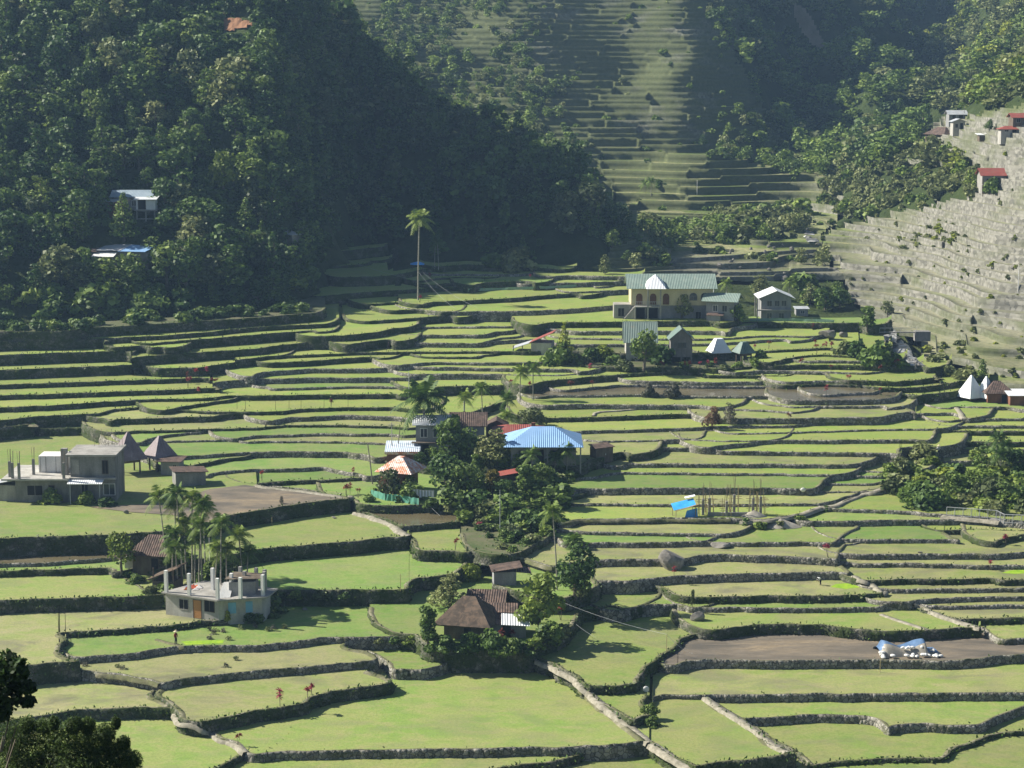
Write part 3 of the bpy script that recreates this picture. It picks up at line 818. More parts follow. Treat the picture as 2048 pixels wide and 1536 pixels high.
for t in TL:
    n = len(t.a)
    da = np.diff(t.a)
    P = np.stack([t.X, t.Y], 1)
    # natural wobble of the crest
    s = np.concatenate([[0], np.cumsum(np.linalg.norm(np.diff(P, axis=0), axis=1))])
    tang = np.gradient(P, axis=0); tang /= np.linalg.norm(tang, axis=1)[:, None] + 1e-9
    nin = np.stack([-tang[:, 1], tang[:, 0]], 1)       # towards the paddy
    wob = (vnoise(s / 2.2, s * 0 + 3.3, hash(t.id) % 997) - 0.5) * 0.5
    wob *= np.clip(np.minimum(s, s[-1] - s) / 3, 0, 1)
    P = P + nin * wob[:, None]
    # paddy sheet
    fv_, ff_ = [], []
    for k in range(n - 1):
        if da[k] <= 1e-7: continue
        o = len(fv_)
        for kk_ in (k, k + 1):
            yb = max(t.yb[kk_], P[kk_, 1] + 0.6)
            m_ = nin[kk_] * 0.05
            fv_.append((P[kk_, 0] + m_[0], P[kk_, 1] + m_[1], t.z))
            fv_.append((P[kk_, 0] * yb / P[kk_, 1], yb, t.z))
        ff_.append((o, o + 2, o + 3, o + 1))
    if ff_:
        me = mesh_np('rice_paddy', fv_, np.array(ff_), PAD[t.fc])
        name = {'w': 'flooded_paddy', 'm': 'ploughed_field', 'v': 'terrace_ground'}.get(t.fc, 'rice_paddy')
        o_ = tag(obj(name, me), kind='structure'); t.floor = o_
        add_bvh(fv_, ff_)
    # wall strip
    zf = t.zf.copy()
    drop = np.where(np.isnan(zf), t.h * t.Y / PF, t.z - zf)
    drop = np.clip(drop, 0.15, max(2.4 * t.h * t.Y.mean() / PF, 1.0))
    dd = drop.copy()
    for k in range(n): dd[k] = drop[max(0, k - 4):k + 5].max()
    dd = dd + 0.35
    nrow = int(np.clip(round(dd.max() / 0.42), 3, 9))
    # end pieces running back along the line of the land
    V, F, MI = [], [], []
    lipin, liph = 0.34 + 0.12 * (t.wk == 'o'), 0.16
    prof = [(0.95 * lipin + 0.35, -0.06), (lipin, liph * 0.7), (0.06, liph)]
    per = len(prof) + nrow
    for k in range(n):
        r1 = vnoise(np.array([s[k] / 0.8]), np.array([7.7]), 11)[0]
        for (i_, h_) in prof:
            p = P[k] + nin[k] * i_
            V.append((p[0], p[1], t.z + h_ * (0.6 + 0.8 * r1)))
        for j in range(nrow):
            f_ = (j + 0.6) / nrow
            dz = dd[k] * f_ - liph * 0.3 * (j == 0)
            out = 0.02 + 0.13 * dd[k] * f_ + (rng.random() - 0.5) * (0.26 if t.wk == 's' else 0.34) * (1 - 0.4 * f_)
            p = P[k] - nin[k] * out
            V.append((p[0], p[1], t.z - dz + (rng.random() - 0.5) * 0.12))
            if rng.random() < (0.55 if t.wk == 'o' else 0.10): tuft_pts.append((p[0], p[1], t.z - dz, nin[k][0], nin[k][1], t.wk == 'o'))
        if rng.random() < (0.9 if t.wk == 'o' else 0.25):
            p = P[k] + nin[k] * rng.random() * 0.5
            tuft_pts.append((p[0], p[1], t.z + 0.2, nin[k][0] * 0.3, nin[k][1] * 0.3, t.wk == 'o'))
    for k in range(n - 1):
        for j in range(per - 1):
            F.append((k * per + j, k * per + j + 1, (k + 1) * per + j + 1, (k + 1) * per + j))
            MI.append(0 if j < 2 else 1)
    # caps: a short return of the wall at either end
    for k, sg in ((0, -1), (n - 1, 1)):
        base_i = len(V)
        ybk = min(t.yb[k], t.Y[k] + 30)
        q0 = P[k]; q1 = np.array([q0[0] * ybk / q0[1], ybk])
        for qq in (q0, q1):
            V.append((qq[0], qq[1], t.z + 0.1)); V.append((qq[0], qq[1], t.z - dd[k]))
        F.append((base_i, base_i + 1, base_i + 3, base_i + 2) if sg > 0 else (base_i, base_i + 2, base_i + 3, base_i + 1)); MI.append(1)
    me = mesh_np('terrace_wall', V, np.array(F), [M_BUND, M_STONE if t.wk == 's' else M_MOSSY], midx=MI)
    o_ = obj('terrace_wall', me)
    t.wall = o_
    t.len = float(s[-1]); t.hm = float(np.median(drop))
    WALL_OBJ.append(t)
    add_bvh(V, F)
# height lookup over everything walked on
bv = [tuple(v) for v in gv]; bf = [tuple(map(int, q_)) for q_ in gf]
o1 = len(bv); bv += floor_tris_v; bf += [tuple(i + o1 for i in q_) for q_ in floor_tris_f]
o1 = len(bv); bv += [tuple(v) for v in fine_v.tolist()]; bf += [tuple(i + o1 for i in q_) for q_ in fine_f.tolist()]
BVH = BVHTree.FromPolygons(bv, bf)
del bv, bf
def G(u, v):
    """ground point seen at a pixel of the photograph"""
    h = BVH.ray_cast(Vector((0, 0, CAMZ)), ray(u, v).normalized(), 3000)
    return h[0] if h[0] is not None else at_y(u, v, 400)
def H(x, y):
    h = BVH.ray_cast(Vector((x, y, 400)), Vector((0, 0, -1)), 800)
    return h[0].z if h[0] is not None else 0.0
# ------------------------------------------------------------------ foliage
def leaf_mat(name, dark, mid, light, trans=0.25):
    def build(nt, b):
        at = N(nt, 'ShaderNodeAttribute', attribute_name='lv')
        c = ramp(nt, at.outputs['Fac'], [(0.05, dark), (0.5, mid), (0.97, light)])
        hs = N(nt, 'ShaderNodeHueSaturation')
        mr = N(nt, 'ShaderNodeMapRange'); nt.links.new(orand(nt), mr.inputs[0])
        mr.inputs[3].default_value, mr.inputs[4].default_value = 0.62, 1.55
        mh = N(nt, 'ShaderNodeMapRange'); nt.links.new(orand(nt), mh.inputs[0])
        mh.inputs[3].default_value, mh.inputs[4].default_value = 0.520, 0.472
        nt.links.new(mr.outputs[0], hs.inputs['Value']); nt.links.new(mh.outputs[0], hs.inputs['Hue'])
        nt.links.new(c, hs.inputs['Color'])
        base(nt, b, hs.outputs[0])
        tr = N(nt, 'ShaderNodeBsdfTranslucent'); nt.links.new(hs.outputs[0], tr.inputs[0])
        mx = N(nt, 'ShaderNodeMixShader'); mx.inputs[0].default_value = trans
        nt.links.new(b.outputs[0], mx.inputs[1]); nt.links.new(tr.outputs[0], mx.inputs[2])
        nt.links.new(mx.outputs[0], nt.nodes['Material Output'].inputs[0])
    return node_mat(name, build, 0.6, 0.25)
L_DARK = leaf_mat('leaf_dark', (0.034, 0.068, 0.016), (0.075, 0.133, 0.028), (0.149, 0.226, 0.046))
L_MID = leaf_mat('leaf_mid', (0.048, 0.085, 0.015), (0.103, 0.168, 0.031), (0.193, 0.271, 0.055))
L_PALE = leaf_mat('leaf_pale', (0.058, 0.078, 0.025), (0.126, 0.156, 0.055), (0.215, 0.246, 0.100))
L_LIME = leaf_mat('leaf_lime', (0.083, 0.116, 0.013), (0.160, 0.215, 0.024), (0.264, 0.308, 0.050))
L_PALM = leaf_mat('leaf_palm', (0.044, 0.081, 0.013), (0.105, 0.172, 0.029), (0.193, 0.259, 0.055))
L_RED = leaf_mat('leaf_red', (0.090, 0.012, 0.014), (0.210, 0.024, 0.028), (0.330, 0.060, 0.060))
L_GREY = leaf_mat('leaf_greyish', (0.060, 0.062, 0.045), (0.120, 0.118, 0.085), (0.190, 0.180, 0.130))
L_YELL = leaf_mat('leaf_yellowing', (0.10, 0.085, 0.015), (0.22, 0.17, 0.03), (0.34, 0.25, 0.05))
L_RUST = leaf_mat('leaf_rusty', (0.09, 0.06, 0.03), (0.16, 0.10, 0.05), (0.25, 0.15, 0.09))
def mk(nt, b):
    n1 = noise(nt, ocoord(nt), 2.5, 4)
    base(nt, b, ramp(nt, n1, [(0.3, (0.075, 0.060, 0.045)), (0.7, (0.21, 0.185, 0.150))]))
M_BARK = node_mat('bark', mk, 0.95, 0.1)
def mk(nt, b):
    n1 = noise(nt, scaled(nt, ocoord(nt), (0.2, 0.2, 3.0)), 1.6, 3)
    base(nt, b, ramp(nt, n1, [(0.35, (0.20, 0.185, 0.15)), (0.65, (0.40, 0.375, 0.32))]))
M_PALMBARK = node_mat('palm_bark', mk, 0.9, 0.1)

def cards(lobes, n, size, r, flat=0.0, asp=1.0, droop=0.0):
    """leaf clumps spread through a set of ellipsoids -> (4n,3) vertices, (n,) level"""
    w = np.array([l[1][0] * l[1][1] + l[1][2] for l in lobes], float); w /= w.sum()
    k = r.choice(len(lobes), n, p=w)
    cen = np.array([l[0] for l in lobes])[k]; ra = np.array([l[1] for l in lobes])[k]
    d = r.normal(size=(n, 3)); d /= np.linalg.norm(d, axis=1)[:, None]
    rr = 0.62 + 0.45 * r.random(n) ** 0.6
    p = cen + d * ra * rr[:, None]
    nm = d * (1 - flat) + np.array([0, 0, 1.0]) * flat + r.normal(size=(n, 3)) * 0.65
    nm /= np.linalg.norm(nm, axis=1)[:, None]
    t = np.cross(nm, r.normal(size=(n, 3))); t /= np.linalg.norm(t, axis=1)[:, None] + 1e-9
    b = np.cross(nm, t)
    s = size * (0.55 + 0.9 * r.random(n))[:, None]
    c1 = p + t * s * asp; c2 = p + b * s; c3 = p - t * s * asp; c4 = p - b * s * 0.8
    c1[:, 2] -= droop * s[:, 0]; c3[:, 2] -= droop * s[:, 0]
    V = np.stack([c1, c2, c3, c4], 1).reshape(-1, 3)
    lvl = np.clip(r.normal(0.5, 0.22, n) + np.array([r.normal(0, 0.12) for _ in lobes])[k], 0, 1)
    return V, lvl
def card_mesh(name, V, lvl, mat):
    n = len(V) // 4
    me = mesh_np(name, V, np.arange(4 * n).reshape(-1, 4), mat)
    a = me.attributes.new('lv', 'FLOAT', 'FACE'); a.data.foreach_set('value', lvl.astype(np.float32))
    return me
def tube(path, radii, seg=6):
    """verts, faces of a tapered tube"""
    V, F = [], []
    P = [Vector(p) for p in path]
    for k, p in enumerate(P):
        d = (P[min(k + 1, len(P) - 1)] - P[max(k - 1, 0)]).normalized()
        x = d.orthogonal().normalized(); y = d.cross(x)
        if abs(d.z) > 0.5:
            x = Vector((1, 0, 0)) - d * d.x; x.normalize(); y = d.cross(x)
        for j in range(seg):
            a = 2 * math.pi * j / seg
            V.append(tuple(p + (x * math.cos(a) + y * math.sin(a)) * radii[k]))
    for k in range(len(P) - 1):
        for j in range(seg):
            F.append((k * seg + j, k * seg + (j + 1) % seg, (k + 1) * seg + (j + 1) % seg, (k + 1) * seg + j))
    F.append(tuple(range(seg))[::-1]); F.append(tuple(range((len(P) - 1) * seg, len(P) * seg)))
    return V, F
class MB:
    """collects simple shapes into one mesh"""
    def __init__(s): s.V, s.F, s.M = [], [], []
    def add(s, V, F, m=0):
        o = len(s.V); s.V += [tuple(v) for v in V]
        for f in F: s.F.append(tuple(i + o for i in f)); s.M.append(m)
        return s
    def tube(s, path, radii, seg=6, m=0):
        if not isinstance(radii, (list, tuple)): radii = [radii] * len(path)
        return s.add(*tube(path, radii, seg), m)
    def box(s, x0, x1, y0, y1, z0, z1, m=0):
        V = [(x0, y0, z0), (x1, y0, z0), (x1, y1, z0), (x0, y1, z0), (x0, y0, z1), (x1, y0, z1), (x1, y1, z1), (x0, y1, z1)]
        return s.add(V, [(0, 3, 2, 1), (4, 5, 6, 7), (0, 1, 5, 4), (1, 2, 6, 5), (2, 3, 7, 6), (3, 0, 4, 7)], m)
    def poly(s, pts, z0, z1, m=0):
        n = len(pts)
        V = [(x, y, z0) for x, y in pts] + [(x, y, z1) for x, y in pts]
        F = [tuple(range(n))[::-1], tuple(range(n, 2 * n))] + [(k, (k + 1) % n, n + (k + 1) % n, n + k) for k in range(n)]
        return s.add(V, F, m)
    def slab(s, pts, th, m=0):
        """a sheet through 3-D points (in order), with thickness th downwards"""
        n = len(pts)
        V = [tuple(p) for p in pts] + [(p[0], p[1], p[2] - th) for p in pts]
        F = [tuple(range(n)), tuple(range(n, 2 * n))[::-1]] + [(k, n + k, n + (k + 1) % n, (k + 1) % n) for k in range(n)]
        return s.add(V, F, m)
    def mesh(s, name, mats, smooth=False):
        return mesh_np(name, s.V, s.F, mats, smooth, midx=s.M)
    def build(s, name, mats, parent=None, smooth=False):
        return obj(name, s.mesh(name, mats, smooth), parent)

def trunk_mesh(h, r0, r, limbs=5, reach=1.6, spread=0.5):
    m = MB()
    wx, wy = r.normal(0, 0.04, 2) * h
    path = [(0, 0, -0.6), (wx * .3, wy * .3, h * .35), (wx * .7, wy, h * .7), (wx, wy * .6, h)]
    m.tube(path, [r0 * 1.25, r0, r0 * .75, r0 * .3], 7)
    for k in range(limbs):
        a = k * 2.4 + r.random(); z = h * (0.40 + 0.5 * k / max(limbs - 1, 1))
        e = (math.cos(a) * reach * (0.6 + .5 * r.random()), math.sin(a) * reach * (0.6 + .5 * r.random()), z + reach * spread)
        m.tube([(wx * z / h, wy * z / h, z), (e[0] * .5 + wx * .5, e[1] * .5, z + reach * spread * .4), e], [r0 * .5, r0 * .35, r0 * .15], 5)
    return m.mesh('trunk', M_BARK)
def lobes_round(R, h0, r, n=9, tall=1.0):
    out = [((0, 0, h0 + R * tall * .9), (R * .72, R * .72, R * .75 * tall))]
    for k in range(n):
        a = r.random() * 6.283; zz = r.random()
        d = R * (0.35 + .5 * r.random()) * (1.15 - .75 * zz)
        s = R * (.28 + .24 * r.random())
        out.append(((math.cos(a) * d, math.sin(a) * d, h0 + R * tall * (0.25 + 1.55 * zz)), (s, s, s * .8)))
    return out
def lobes_layer(R, h0, H_, r, n=8):
    out = []
    for k in range(n):
        f = k / (n - 1); a = k * 2.4 + r.random()
        d = R * .5 * (1 - .6 * f); s = R * (.62 - .34 * f) * (.8 + .4 * r.random())
        out.append(((math.cos(a) * d, math.sin(a) * d, h0 + H_ * f), (s, s, s * .5)))
    return out
def lobes_cone(R, h0, H_, r, n=11):
    out = []
    for k in range(n):
        f = k / (n - 1); a = k * 2.4; d = R * .25 * (1 - f)
        s = R * (1.0 - .85 * f) * (.8 + .35 * r.random())
        out.append(((math.cos(a) * d, math.sin(a) * d, h0 + H_ * f), (s, s, H_ / n * 1.1)))
    return out
PROTO = {}
def proto(kind, seed, ncard, size):
    """(trunk mesh, crown vertices, crown levels); unit size: the tree is about 8 m tall"""
    key = (kind, seed, ncard, size)
    if key in PROTO: return PROTO[key]
    r = np.random.default_rng(1000 + seed * 17 + len(kind))
    if kind == 'round':
        V, l = cards(lobes_round(3.1, 1.0, r, 12), ncard, size, r, 0.15); T = (5.0, .22, 5, 2.0)
    elif kind == 'tall':
        V, l = cards(lobes_round(2.3, 1.0, r, 13, 1.55), ncard, size, r, 0.15); T = (6.5, .2, 6, 1.5)
    elif kind == 'layer':
        V, l = cards(lobes_layer(3.3, 2.0, 6.0, r, 10), ncard, size, r, 0.55); T = (7.2, .17, 7, 2.2)
    elif kind == 'cone':
        V, l = cards(lobes_cone(2.2, 1.8, 7.0, r), ncard, size, r, 0.1, 0.6, 0.5); T = (8.0, .18, 7, 1.4)
    elif kind == 'bush':
        V, l = cards(lobes_round(2.2, -0.6, r, 9, .75), ncard, size, r, 0.15); T = (1.6, .1, 4, 1.0)
    else:
        V, l = cards([((0, 0, 1.3), (2.4, 2.4, 1.6))], ncard, size, r, 0.2); T = (1.5, .08, 3, 1.0)
    PROTO[key] = (T, V, l)
    return PROTO[key]
MESHC = {}
def tree_meshes(kind, seed, ncard, size, mat):
    key = (kind, seed, ncard, size, mat.name)
    if key not in MESHC:
        T, V, l = proto(kind, seed, ncard, size)
        MESHC[key] = (trunk_mesh(T[0], T[1], np.random.default_rng(seed), T[2], T[3]), card_mesh('crown', V, l, mat))
    return MESHC[key]
def tree(p, h, kind, seed, mat, label, cat='tree', group=None, ncard=700, size=0.34, name=None, wide=1.0):
    """a tree of height h standing at p"""
    tm, cm = tree_meshes(kind, seed, ncard, size, mat)
    s = h / {'round': 8.2, 'tall': 9.2, 'layer': 8.8, 'cone': 9.4, 'bush': 3.6, 'low': 3.0}[kind]
    root = empty(name or {'bush': 'bush', 'low': 'shrub', 'cone': 'conifer_tree'}.get(kind, 'broadleaf_tree'), p, random.random() * 6.28, label, cat, group)
    root.scale = (s * wide, s * wide, s)
    obj('trunk' if kind not in ('bush', 'low') else 'stem', tm, root); obj('crown' if kind not in ('bush', 'low') else 'foliage', cm, root)
    return root
def px2m(p): return p.y / PF
def tree_px(u, v, hpx, kind, seed, mat, label, **kw):
    p = G(u, v)
    return tree(p, hpx * px2m(p), kind, seed, mat, label, **kw)

# palms --------------------------------------------------------------
def frond(L, lift, droop, wid, r, npair=13):
    """leaf of a palm running out along +x"""
    V, lv = [], []
    pts = []
    for k in range(npair + 2):
        f = k / (npair + 1)
        pts.append(np.array([L * f * math.cos(lift) * (1 - .12 * f * droop), 0, L * (f * math.sin(lift) - droop * f * f * .75)]))
    for k in range(1, npair + 1):
        p = pts[k]; d = pts[k + 1] - pts[k]; d /= np.linalg.norm(d)
        f = k / (npair + 1)
        ln = wid * math.sin(math.pi * min(1, .15 + f * .85)) ** .6 * (.85 + .3 * r.random())
        for sg in (-1, 1):
            side = np.array([d[0] * .55, sg * .8, d[2] * .55 - .38 - .25 * r.random()]); side /= np.linalg.norm(side)
            w_ = d * (L / npair * .50)
            V += [p - w_ * .8, p + w_ * .8, p + side * ln + w_ * .3, p + side * ln * 1.02 - w_ * .2]
            lv.append(np.clip(r.normal(.5, .2), 0, 1))
    return V, lv
def palm_meshes(seed, h, L, nf, wid, r0, lean):
    r = np.random.default_rng(seed)
    m = MB(); lx, ly = lean
    path = [(0, 0, -.5)] + [(lx * (k / 5) ** 1.6, ly * (k / 5) ** 1.6, h * k / 5) for k in range(1, 6)]
    m.tube(path, [r0 * 1.4, r0 * 1.05, r0, r0 * .92, r0 * .88, r0 * .85], 7)
    tm = m.mesh('trunk', M_PALMBARK)
    V, lv = [], []
    for k in range(nf):
        a = k * 2.399 + r.random() * .4; f = k / max(nf - 1, 1)
        lift = rad(78 - 95 * f) + r.normal(0, .08); dr = .35 + .55 * f + r.random() * .15
        v, l = frond(L * (.8 + .3 * r.random()), lift, dr, wid, r)
        ca_, sa_ = math.cos(a), math.sin(a)
        for q_ in v: V.append((q_[0] * ca_ - q_[1] * sa_ + lx, q_[0] * sa_ + q_[1] * ca_ + ly, q_[2] + h))
        lv += l
    return tm, card_mesh('fronds', np.array(V), np.array(lv), L_PALM)
def palm(p, h, label, kind='areca', seed=0, lean=(0, 0), group=None, mat=None):
    key = (kind, seed % 4, round(h, 1), lean)
    if kind == 'areca': tm, cm = palm_meshes(seed, h, 2.15, 15, .80, .085, lean)
    elif kind == 'tall': tm, cm = palm_meshes(seed, h, 3.7, 22, 1.1, .15, lean)
    else: tm, cm = palm_meshes(seed, h, 5.4, 26, 1.35, .22, lean)
    root = empty('coconut_palm' if kind != 'areca' else 'areca_palm', p, 0, label, 'palm', group)
    obj('trunk', tm, root); obj('fronds', cm, root)
    return root

# ------------------------------------------------------------------ forest on the left hillside: the nearest 300 trees are trees of their own, the rest one mass
fu_ = np.array([f[0] for f in FEET] + [1165, 1235]); fa_ = (fu_ - 1024) / PF
fy0 = np.array([f[1] for f in FEET] + [447, 437])
fb_ = (np.array([-260, 0, 150, 300, 450, 560, 610, 650, 672, 690, 780, 880, 1000, 1100, 1165, 1235]) - 1024) / PF
fy0b = np.array([352, 356, 360, 364, 367, 372, 385, 412, 440, 462, 456, 450, 443, 440, 446, 437])
ftop = []
for u, Y0, z0, s_ in FEET:
    tv = {-260: -200, 0: -200, 150: -200, 300: -200, 450: -120, 600: -60, 645: -10, 690: 40, 780: 160, 880: 262, 1000: 310, 1100: 345}[u]
    ftop.append(hill(u, tv, Y0, z0, s_).y)
ftop += [470, 444]
CLEAR = [(218, 375, 322, 470), (128, 486, 300, 548), (425, 34, 520, 128), (365, 0, 450, 70), (400, 310, 492, 446)]
pts = []
for Y in np.arange(345, 640, 4.2):
    for x in np.arange(-0.35 * Y, 0.06 * Y, 4.4):
        xx, yy = x + rng.uniform(-2, 2), Y + rng.uniform(-2, 2)
        a = xx / yy
        y0, y1 = np.interp(a, fb_, fy0b), np.interp(a, fa_, np.array(ftop))
        if yy < y0 + 3.0 or yy > y1 * 1.035: continue
        pts.append((xx, yy))
pts = np.array(pts)
hz = np.array([H(x, y) for x, y in pts])
u_, v_, _ = project(np.stack([pts[:, 0], pts[:, 1], hz], 1))
ok = np.ones(len(pts), bool)
for (x0, y0, x1, y1) in CLEAR: ok &= ~((u_ > x0) & (u_ < x1) & (v_ > y0) & (v_ < y1 + 8))
ok &= (u_ > -500)
pts, hz, u_, v_ = pts[ok], hz[ok], u_[ok], v_[ok]
KINDS_ = ['round', 'tall', 'layer', 'round', 'cone', 'tall', 'layer', 'round']
MATS_ = [L_DARK, L_DARK, L_MID, L_DARK, L_DARK, L_MID, L_DARK, L_PALE]
inview = (u_ > -20) & (u_ < 1300) & (v_ > -10) & (v_ < 700)
order = np.argsort(np.where(inview, pts[:, 1], 9999))
single = set(order[:296].tolist())
FOREST_KIND = {'round': 'rounded dark green broadleaf tree in the forest on the shaded hillside',
               'tall': 'tall narrow broadleaf tree in the forest on the shaded hillside',
               'layer': 'open tree with spreading tiers in the forest on the shaded hillside',
               'cone': 'feathery pointed tree in the forest on the shaded hillside'}
def merge_forest(name, plist, mat_of, label=None, ncard=230, size=.46):
    """one mass of crowns per leaf colour"""
    VV, LL, MI = [], [], []
    mats = [L_DARK, L_MID, L_PALE, L_GREY, L_LIME]
    for (p, h, kind, seed, mat, wide) in plist:
        T, V, l = proto(kind, seed % 5, ncard, size)
        s = h / {'round': 8.2, 'tall': 9.2, 'layer': 8.8, 'cone': 9.4, 'bush': 3.6, 'low': 3.0}[kind]
        a = rng.random() * 6.283; ca_, sa_ = math.cos(a) * s * wide, math.sin(a) * s * wide
        W_ = np.empty_like(V)
        W_[:, 0] = V[:, 0] * ca_ - V[:, 1] * sa_ + p[0]; W_[:, 1] = V[:, 0] * sa_ + V[:, 1] * ca_ + p[1]; W_[:, 2] = V[:, 2] * s + p[2]
        VV.append(W_); LL.append(np.clip(l + rng.normal(0, .24), 0, 1)); MI.append(np.full(len(l), mats.index(mat)))
    V = np.concatenate(VV); n = len(V) // 4
    me = mesh_np(name, V, np.arange(4 * n).reshape(-1, 4), mats, midx=np.concatenate(MI))
    a = me.attributes.new('lv', 'FLOAT', 'FACE'); a.data.foreach_set('value', np.concatenate(LL).astype(np.float32))
    return tag(obj(name, me), kind='stuff')
mass = []
for k in range(len(pts)):
    x, y = pts[k]; kd = int(rng.integers(0, 8)); h = rng.uniform(4.0, 8.0) if rng.random() < .75 else rng.uniform(8.0, 11.5)
    dark_low = v_[k] > 430
    # a clear strip keeps the lower slope shrubby
    mat = MATS_[kd]
    if u_[k] > 760 and v_[k] < 420 and rng.random() < .5: mat = L_PALE if rng.random() < .5 else L_MID
    if u_[k] > 640 and v_[k] > 470: h *= .5
    if v_[k] > 600: h *= .6
    p = Vector((x, y, hz[k] - .3))
    if k in single:
        tree(p, h, KINDS_[kd], int(rng.integers(0, 3)), mat, FOREST_KIND[KINDS_[kd]], group='trees of the hillside forest', ncard=620, size=.32, wide=rng.uniform(1.0, 1.45))
    else:
        mass.append((p, h, KINDS_[kd], int(rng.integers(0, 5)), mat, rng.uniform(.9, 1.35)))
# undergrowth between the trees
for k in range(0, len(pts)):
    if rng.random() < .8:
        x, y = pts[k] + rng.uniform(-2.6, 2.6, 2)
        mass.append((Vector((x, y, H(x, y) - .4)), rng.uniform(1.6, 3.4), 'bush', int(rng.integers(0, 5)), [L_DARK, L_DARK, L_MID][int(rng.integers(0, 3))], 1.3))
for k in range(420):         # trees that fill the gaps of the slope, and low growth in the clearings
    u, v = rng.uniform(-20, 1200), rng.uniform(0, 560)
    if k % 3 == 0: u, v = rng.uniform(500, 680), rng.uniform(20, 560)
    p = G(u, v)
    a_ = p.x / p.y
    if not (np.interp(a_, fb_, fy0b) + 3 < p.y < np.interp(a_, fa_, np.array(ftop)) * 1.03): continue
    clr = any(x0 < u < x1 and y0 < v < y1 + 8 for (x0, y0, x1, y1) in CLEAR)
    if clr and ((222 < u < 318 and v < 448) or (130 < u < 298 and v < 536) or (436 < u < 512 and v < 72)): continue
    mass.append((p - Vector((0, 0, .3)), rng.uniform(1.2, 2.2) if clr else rng.uniform(3.5, 7), 'bush' if clr else KINDS_[k % 8], k % 5, [L_DARK, L_MID, L_DARK, L_MID, L_PALE][k % 5], rng.uniform(1.1, 1.5)))
for (x0, y0, x1, y1) in CLEAR:
    for k in range(70):
        u, v = rng.uniform(x0, x1), rng.uniform(y0, y1)
        if (222 < u < 318 and v < 448) or (130 < u < 298 and v < 536) or (436 < u < 512 and v < 72): continue
        mass.append((G(u, v) - Vector((0, 0, .3)), rng.uniform(1.2, 2.6), 'bush', k % 5, [L_DARK, L_MID, L_MID][k % 3], rng.uniform(1.2, 1.7)))
merge_forest('hillside_forest', mass, None)
# far mountain forest
SCARS = [[(1588, 0), (1612, 8), (1650, 90), (1648, 108), (1600, 90), (1580, 40)]]
mass = []
for Y in np.arange(480, 1180, 7.0):
    for x in np.arange(0.05 * Y, 0.33 * Y, 6.6):
        xx, yy = x + rng.uniform(-3, 3), Y + rng.uniform(-3, 3)
        z = H(xx, yy)
        uu1, vv1, _ = project((xx, yy, z)); uu1, vv1 = float(uu1[0]), float(vv1[0])
        if inpoly(np.array([uu1]), np.array([vv1]), T_HEAD)[0] or inpoly(np.array([uu1]), np.array([vv1]), T_RIGHT)[0]: continue
        if vv1 < -150 or uu1 > 2150 or uu1 < 1380 or (1835 < uu1 < 2070 and 222 < vv1 < 300) or vv1 > 345: continue
        if any(inpoly(np.array([uu1]), np.array([vv1 - 14]), pl_)[0] for pl_ in SCARS): continue
        lit = uu1 > 1850  # paler leaves here paint in the sunlit look of these ridges
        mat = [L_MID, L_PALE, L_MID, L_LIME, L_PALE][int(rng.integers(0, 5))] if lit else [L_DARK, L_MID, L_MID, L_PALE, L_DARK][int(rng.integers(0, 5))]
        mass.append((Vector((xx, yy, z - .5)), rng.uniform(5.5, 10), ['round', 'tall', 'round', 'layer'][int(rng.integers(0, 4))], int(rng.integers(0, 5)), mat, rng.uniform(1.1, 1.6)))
# scrub and thickets on the terraced head of the valley
for Y in np.arange(450, 860, 4.6):
    for x in np.arange(-0.09 * Y, 0.165 * Y, 4.6):
        xx, yy = x + rng.uniform(-2.2, 2.2), Y + rng.uniform(-2.2, 2.2)
        z = H(xx, yy)
        uu1, vv1, _ = project((xx, yy, z)); uu1, vv1 = float(uu1[0]), float(vv1[0])
        if not inpoly(np.array([uu1]), np.array([vv1]), T_HEAD)[0] or vv1 < -60: continue
        n1 = float(fbm(np.array([xx / 34.0]), np.array([yy / 45.0]), 63, 3)[0])
        thr = .525 if vv1 > 300 else (.465 if vv1 > 120 else .435)
        if uu1 > 1440 and vv1 < 330: thr -= .12
        if 1250 < uu1 < 1640 and 300 < vv1 < 420: thr += .12
        if uu1 < 1250 and vv1 < 280: thr += .06
        if n1 < thr and rng.random() > .09: continue
        big = n1 > thr + .05
        mat = [L_DARK, L_MID, L_PALE, L_MID][int(rng.integers(0, 4))]
        mass.append((Vector((xx, yy, z - .4)), rng.uniform(3.0, 6.0) if big else rng.uniform(1.0, 2.6), 'round' if big else 'bush', int(rng.integers(0, 5)), mat, rng.uniform(1.0, 1.5)))
# thickets between the stream and the grey terraces
ZONES = [([(1650, 345), (1700, 300), (1860, 285), (1960, 330), (1950, 385), (1850, 415), (1700, 440), (1640, 400)], 3.4, (1.6, 3.8), [L_MID, L_PALE, L_PALE, L_PALE]),
         ([(1430, 440), (1600, 420), (1610, 470), (1440, 490)], 3.6, (3.0, 6.0), [L_MID, L_PALE, L_PALE]),
         ([(1280, 490), (1330, 480), (1340, 530), (1240, 545)], 3.4, (2.0, 4.5), [L_MID, L_PALE]),
         ([(1690, 585), (1590, 560), (1620, 610), (1700, 620)], 3.0, (2.5, 4.5), [L_MID, L_DARK, L_PALE]),
         ([(1790, 470), (1860, 430), (1960, 470), (1880, 500), (1800, 500)], 2.6, (.6, 1.5), [L_PALE, L_LIME]),
         ([(1840, 690), (1960, 680), (1950, 725), (1850, 728)], 3.0, (.8, 1.8), [L_PALE, L_LIME, L_PALE])]
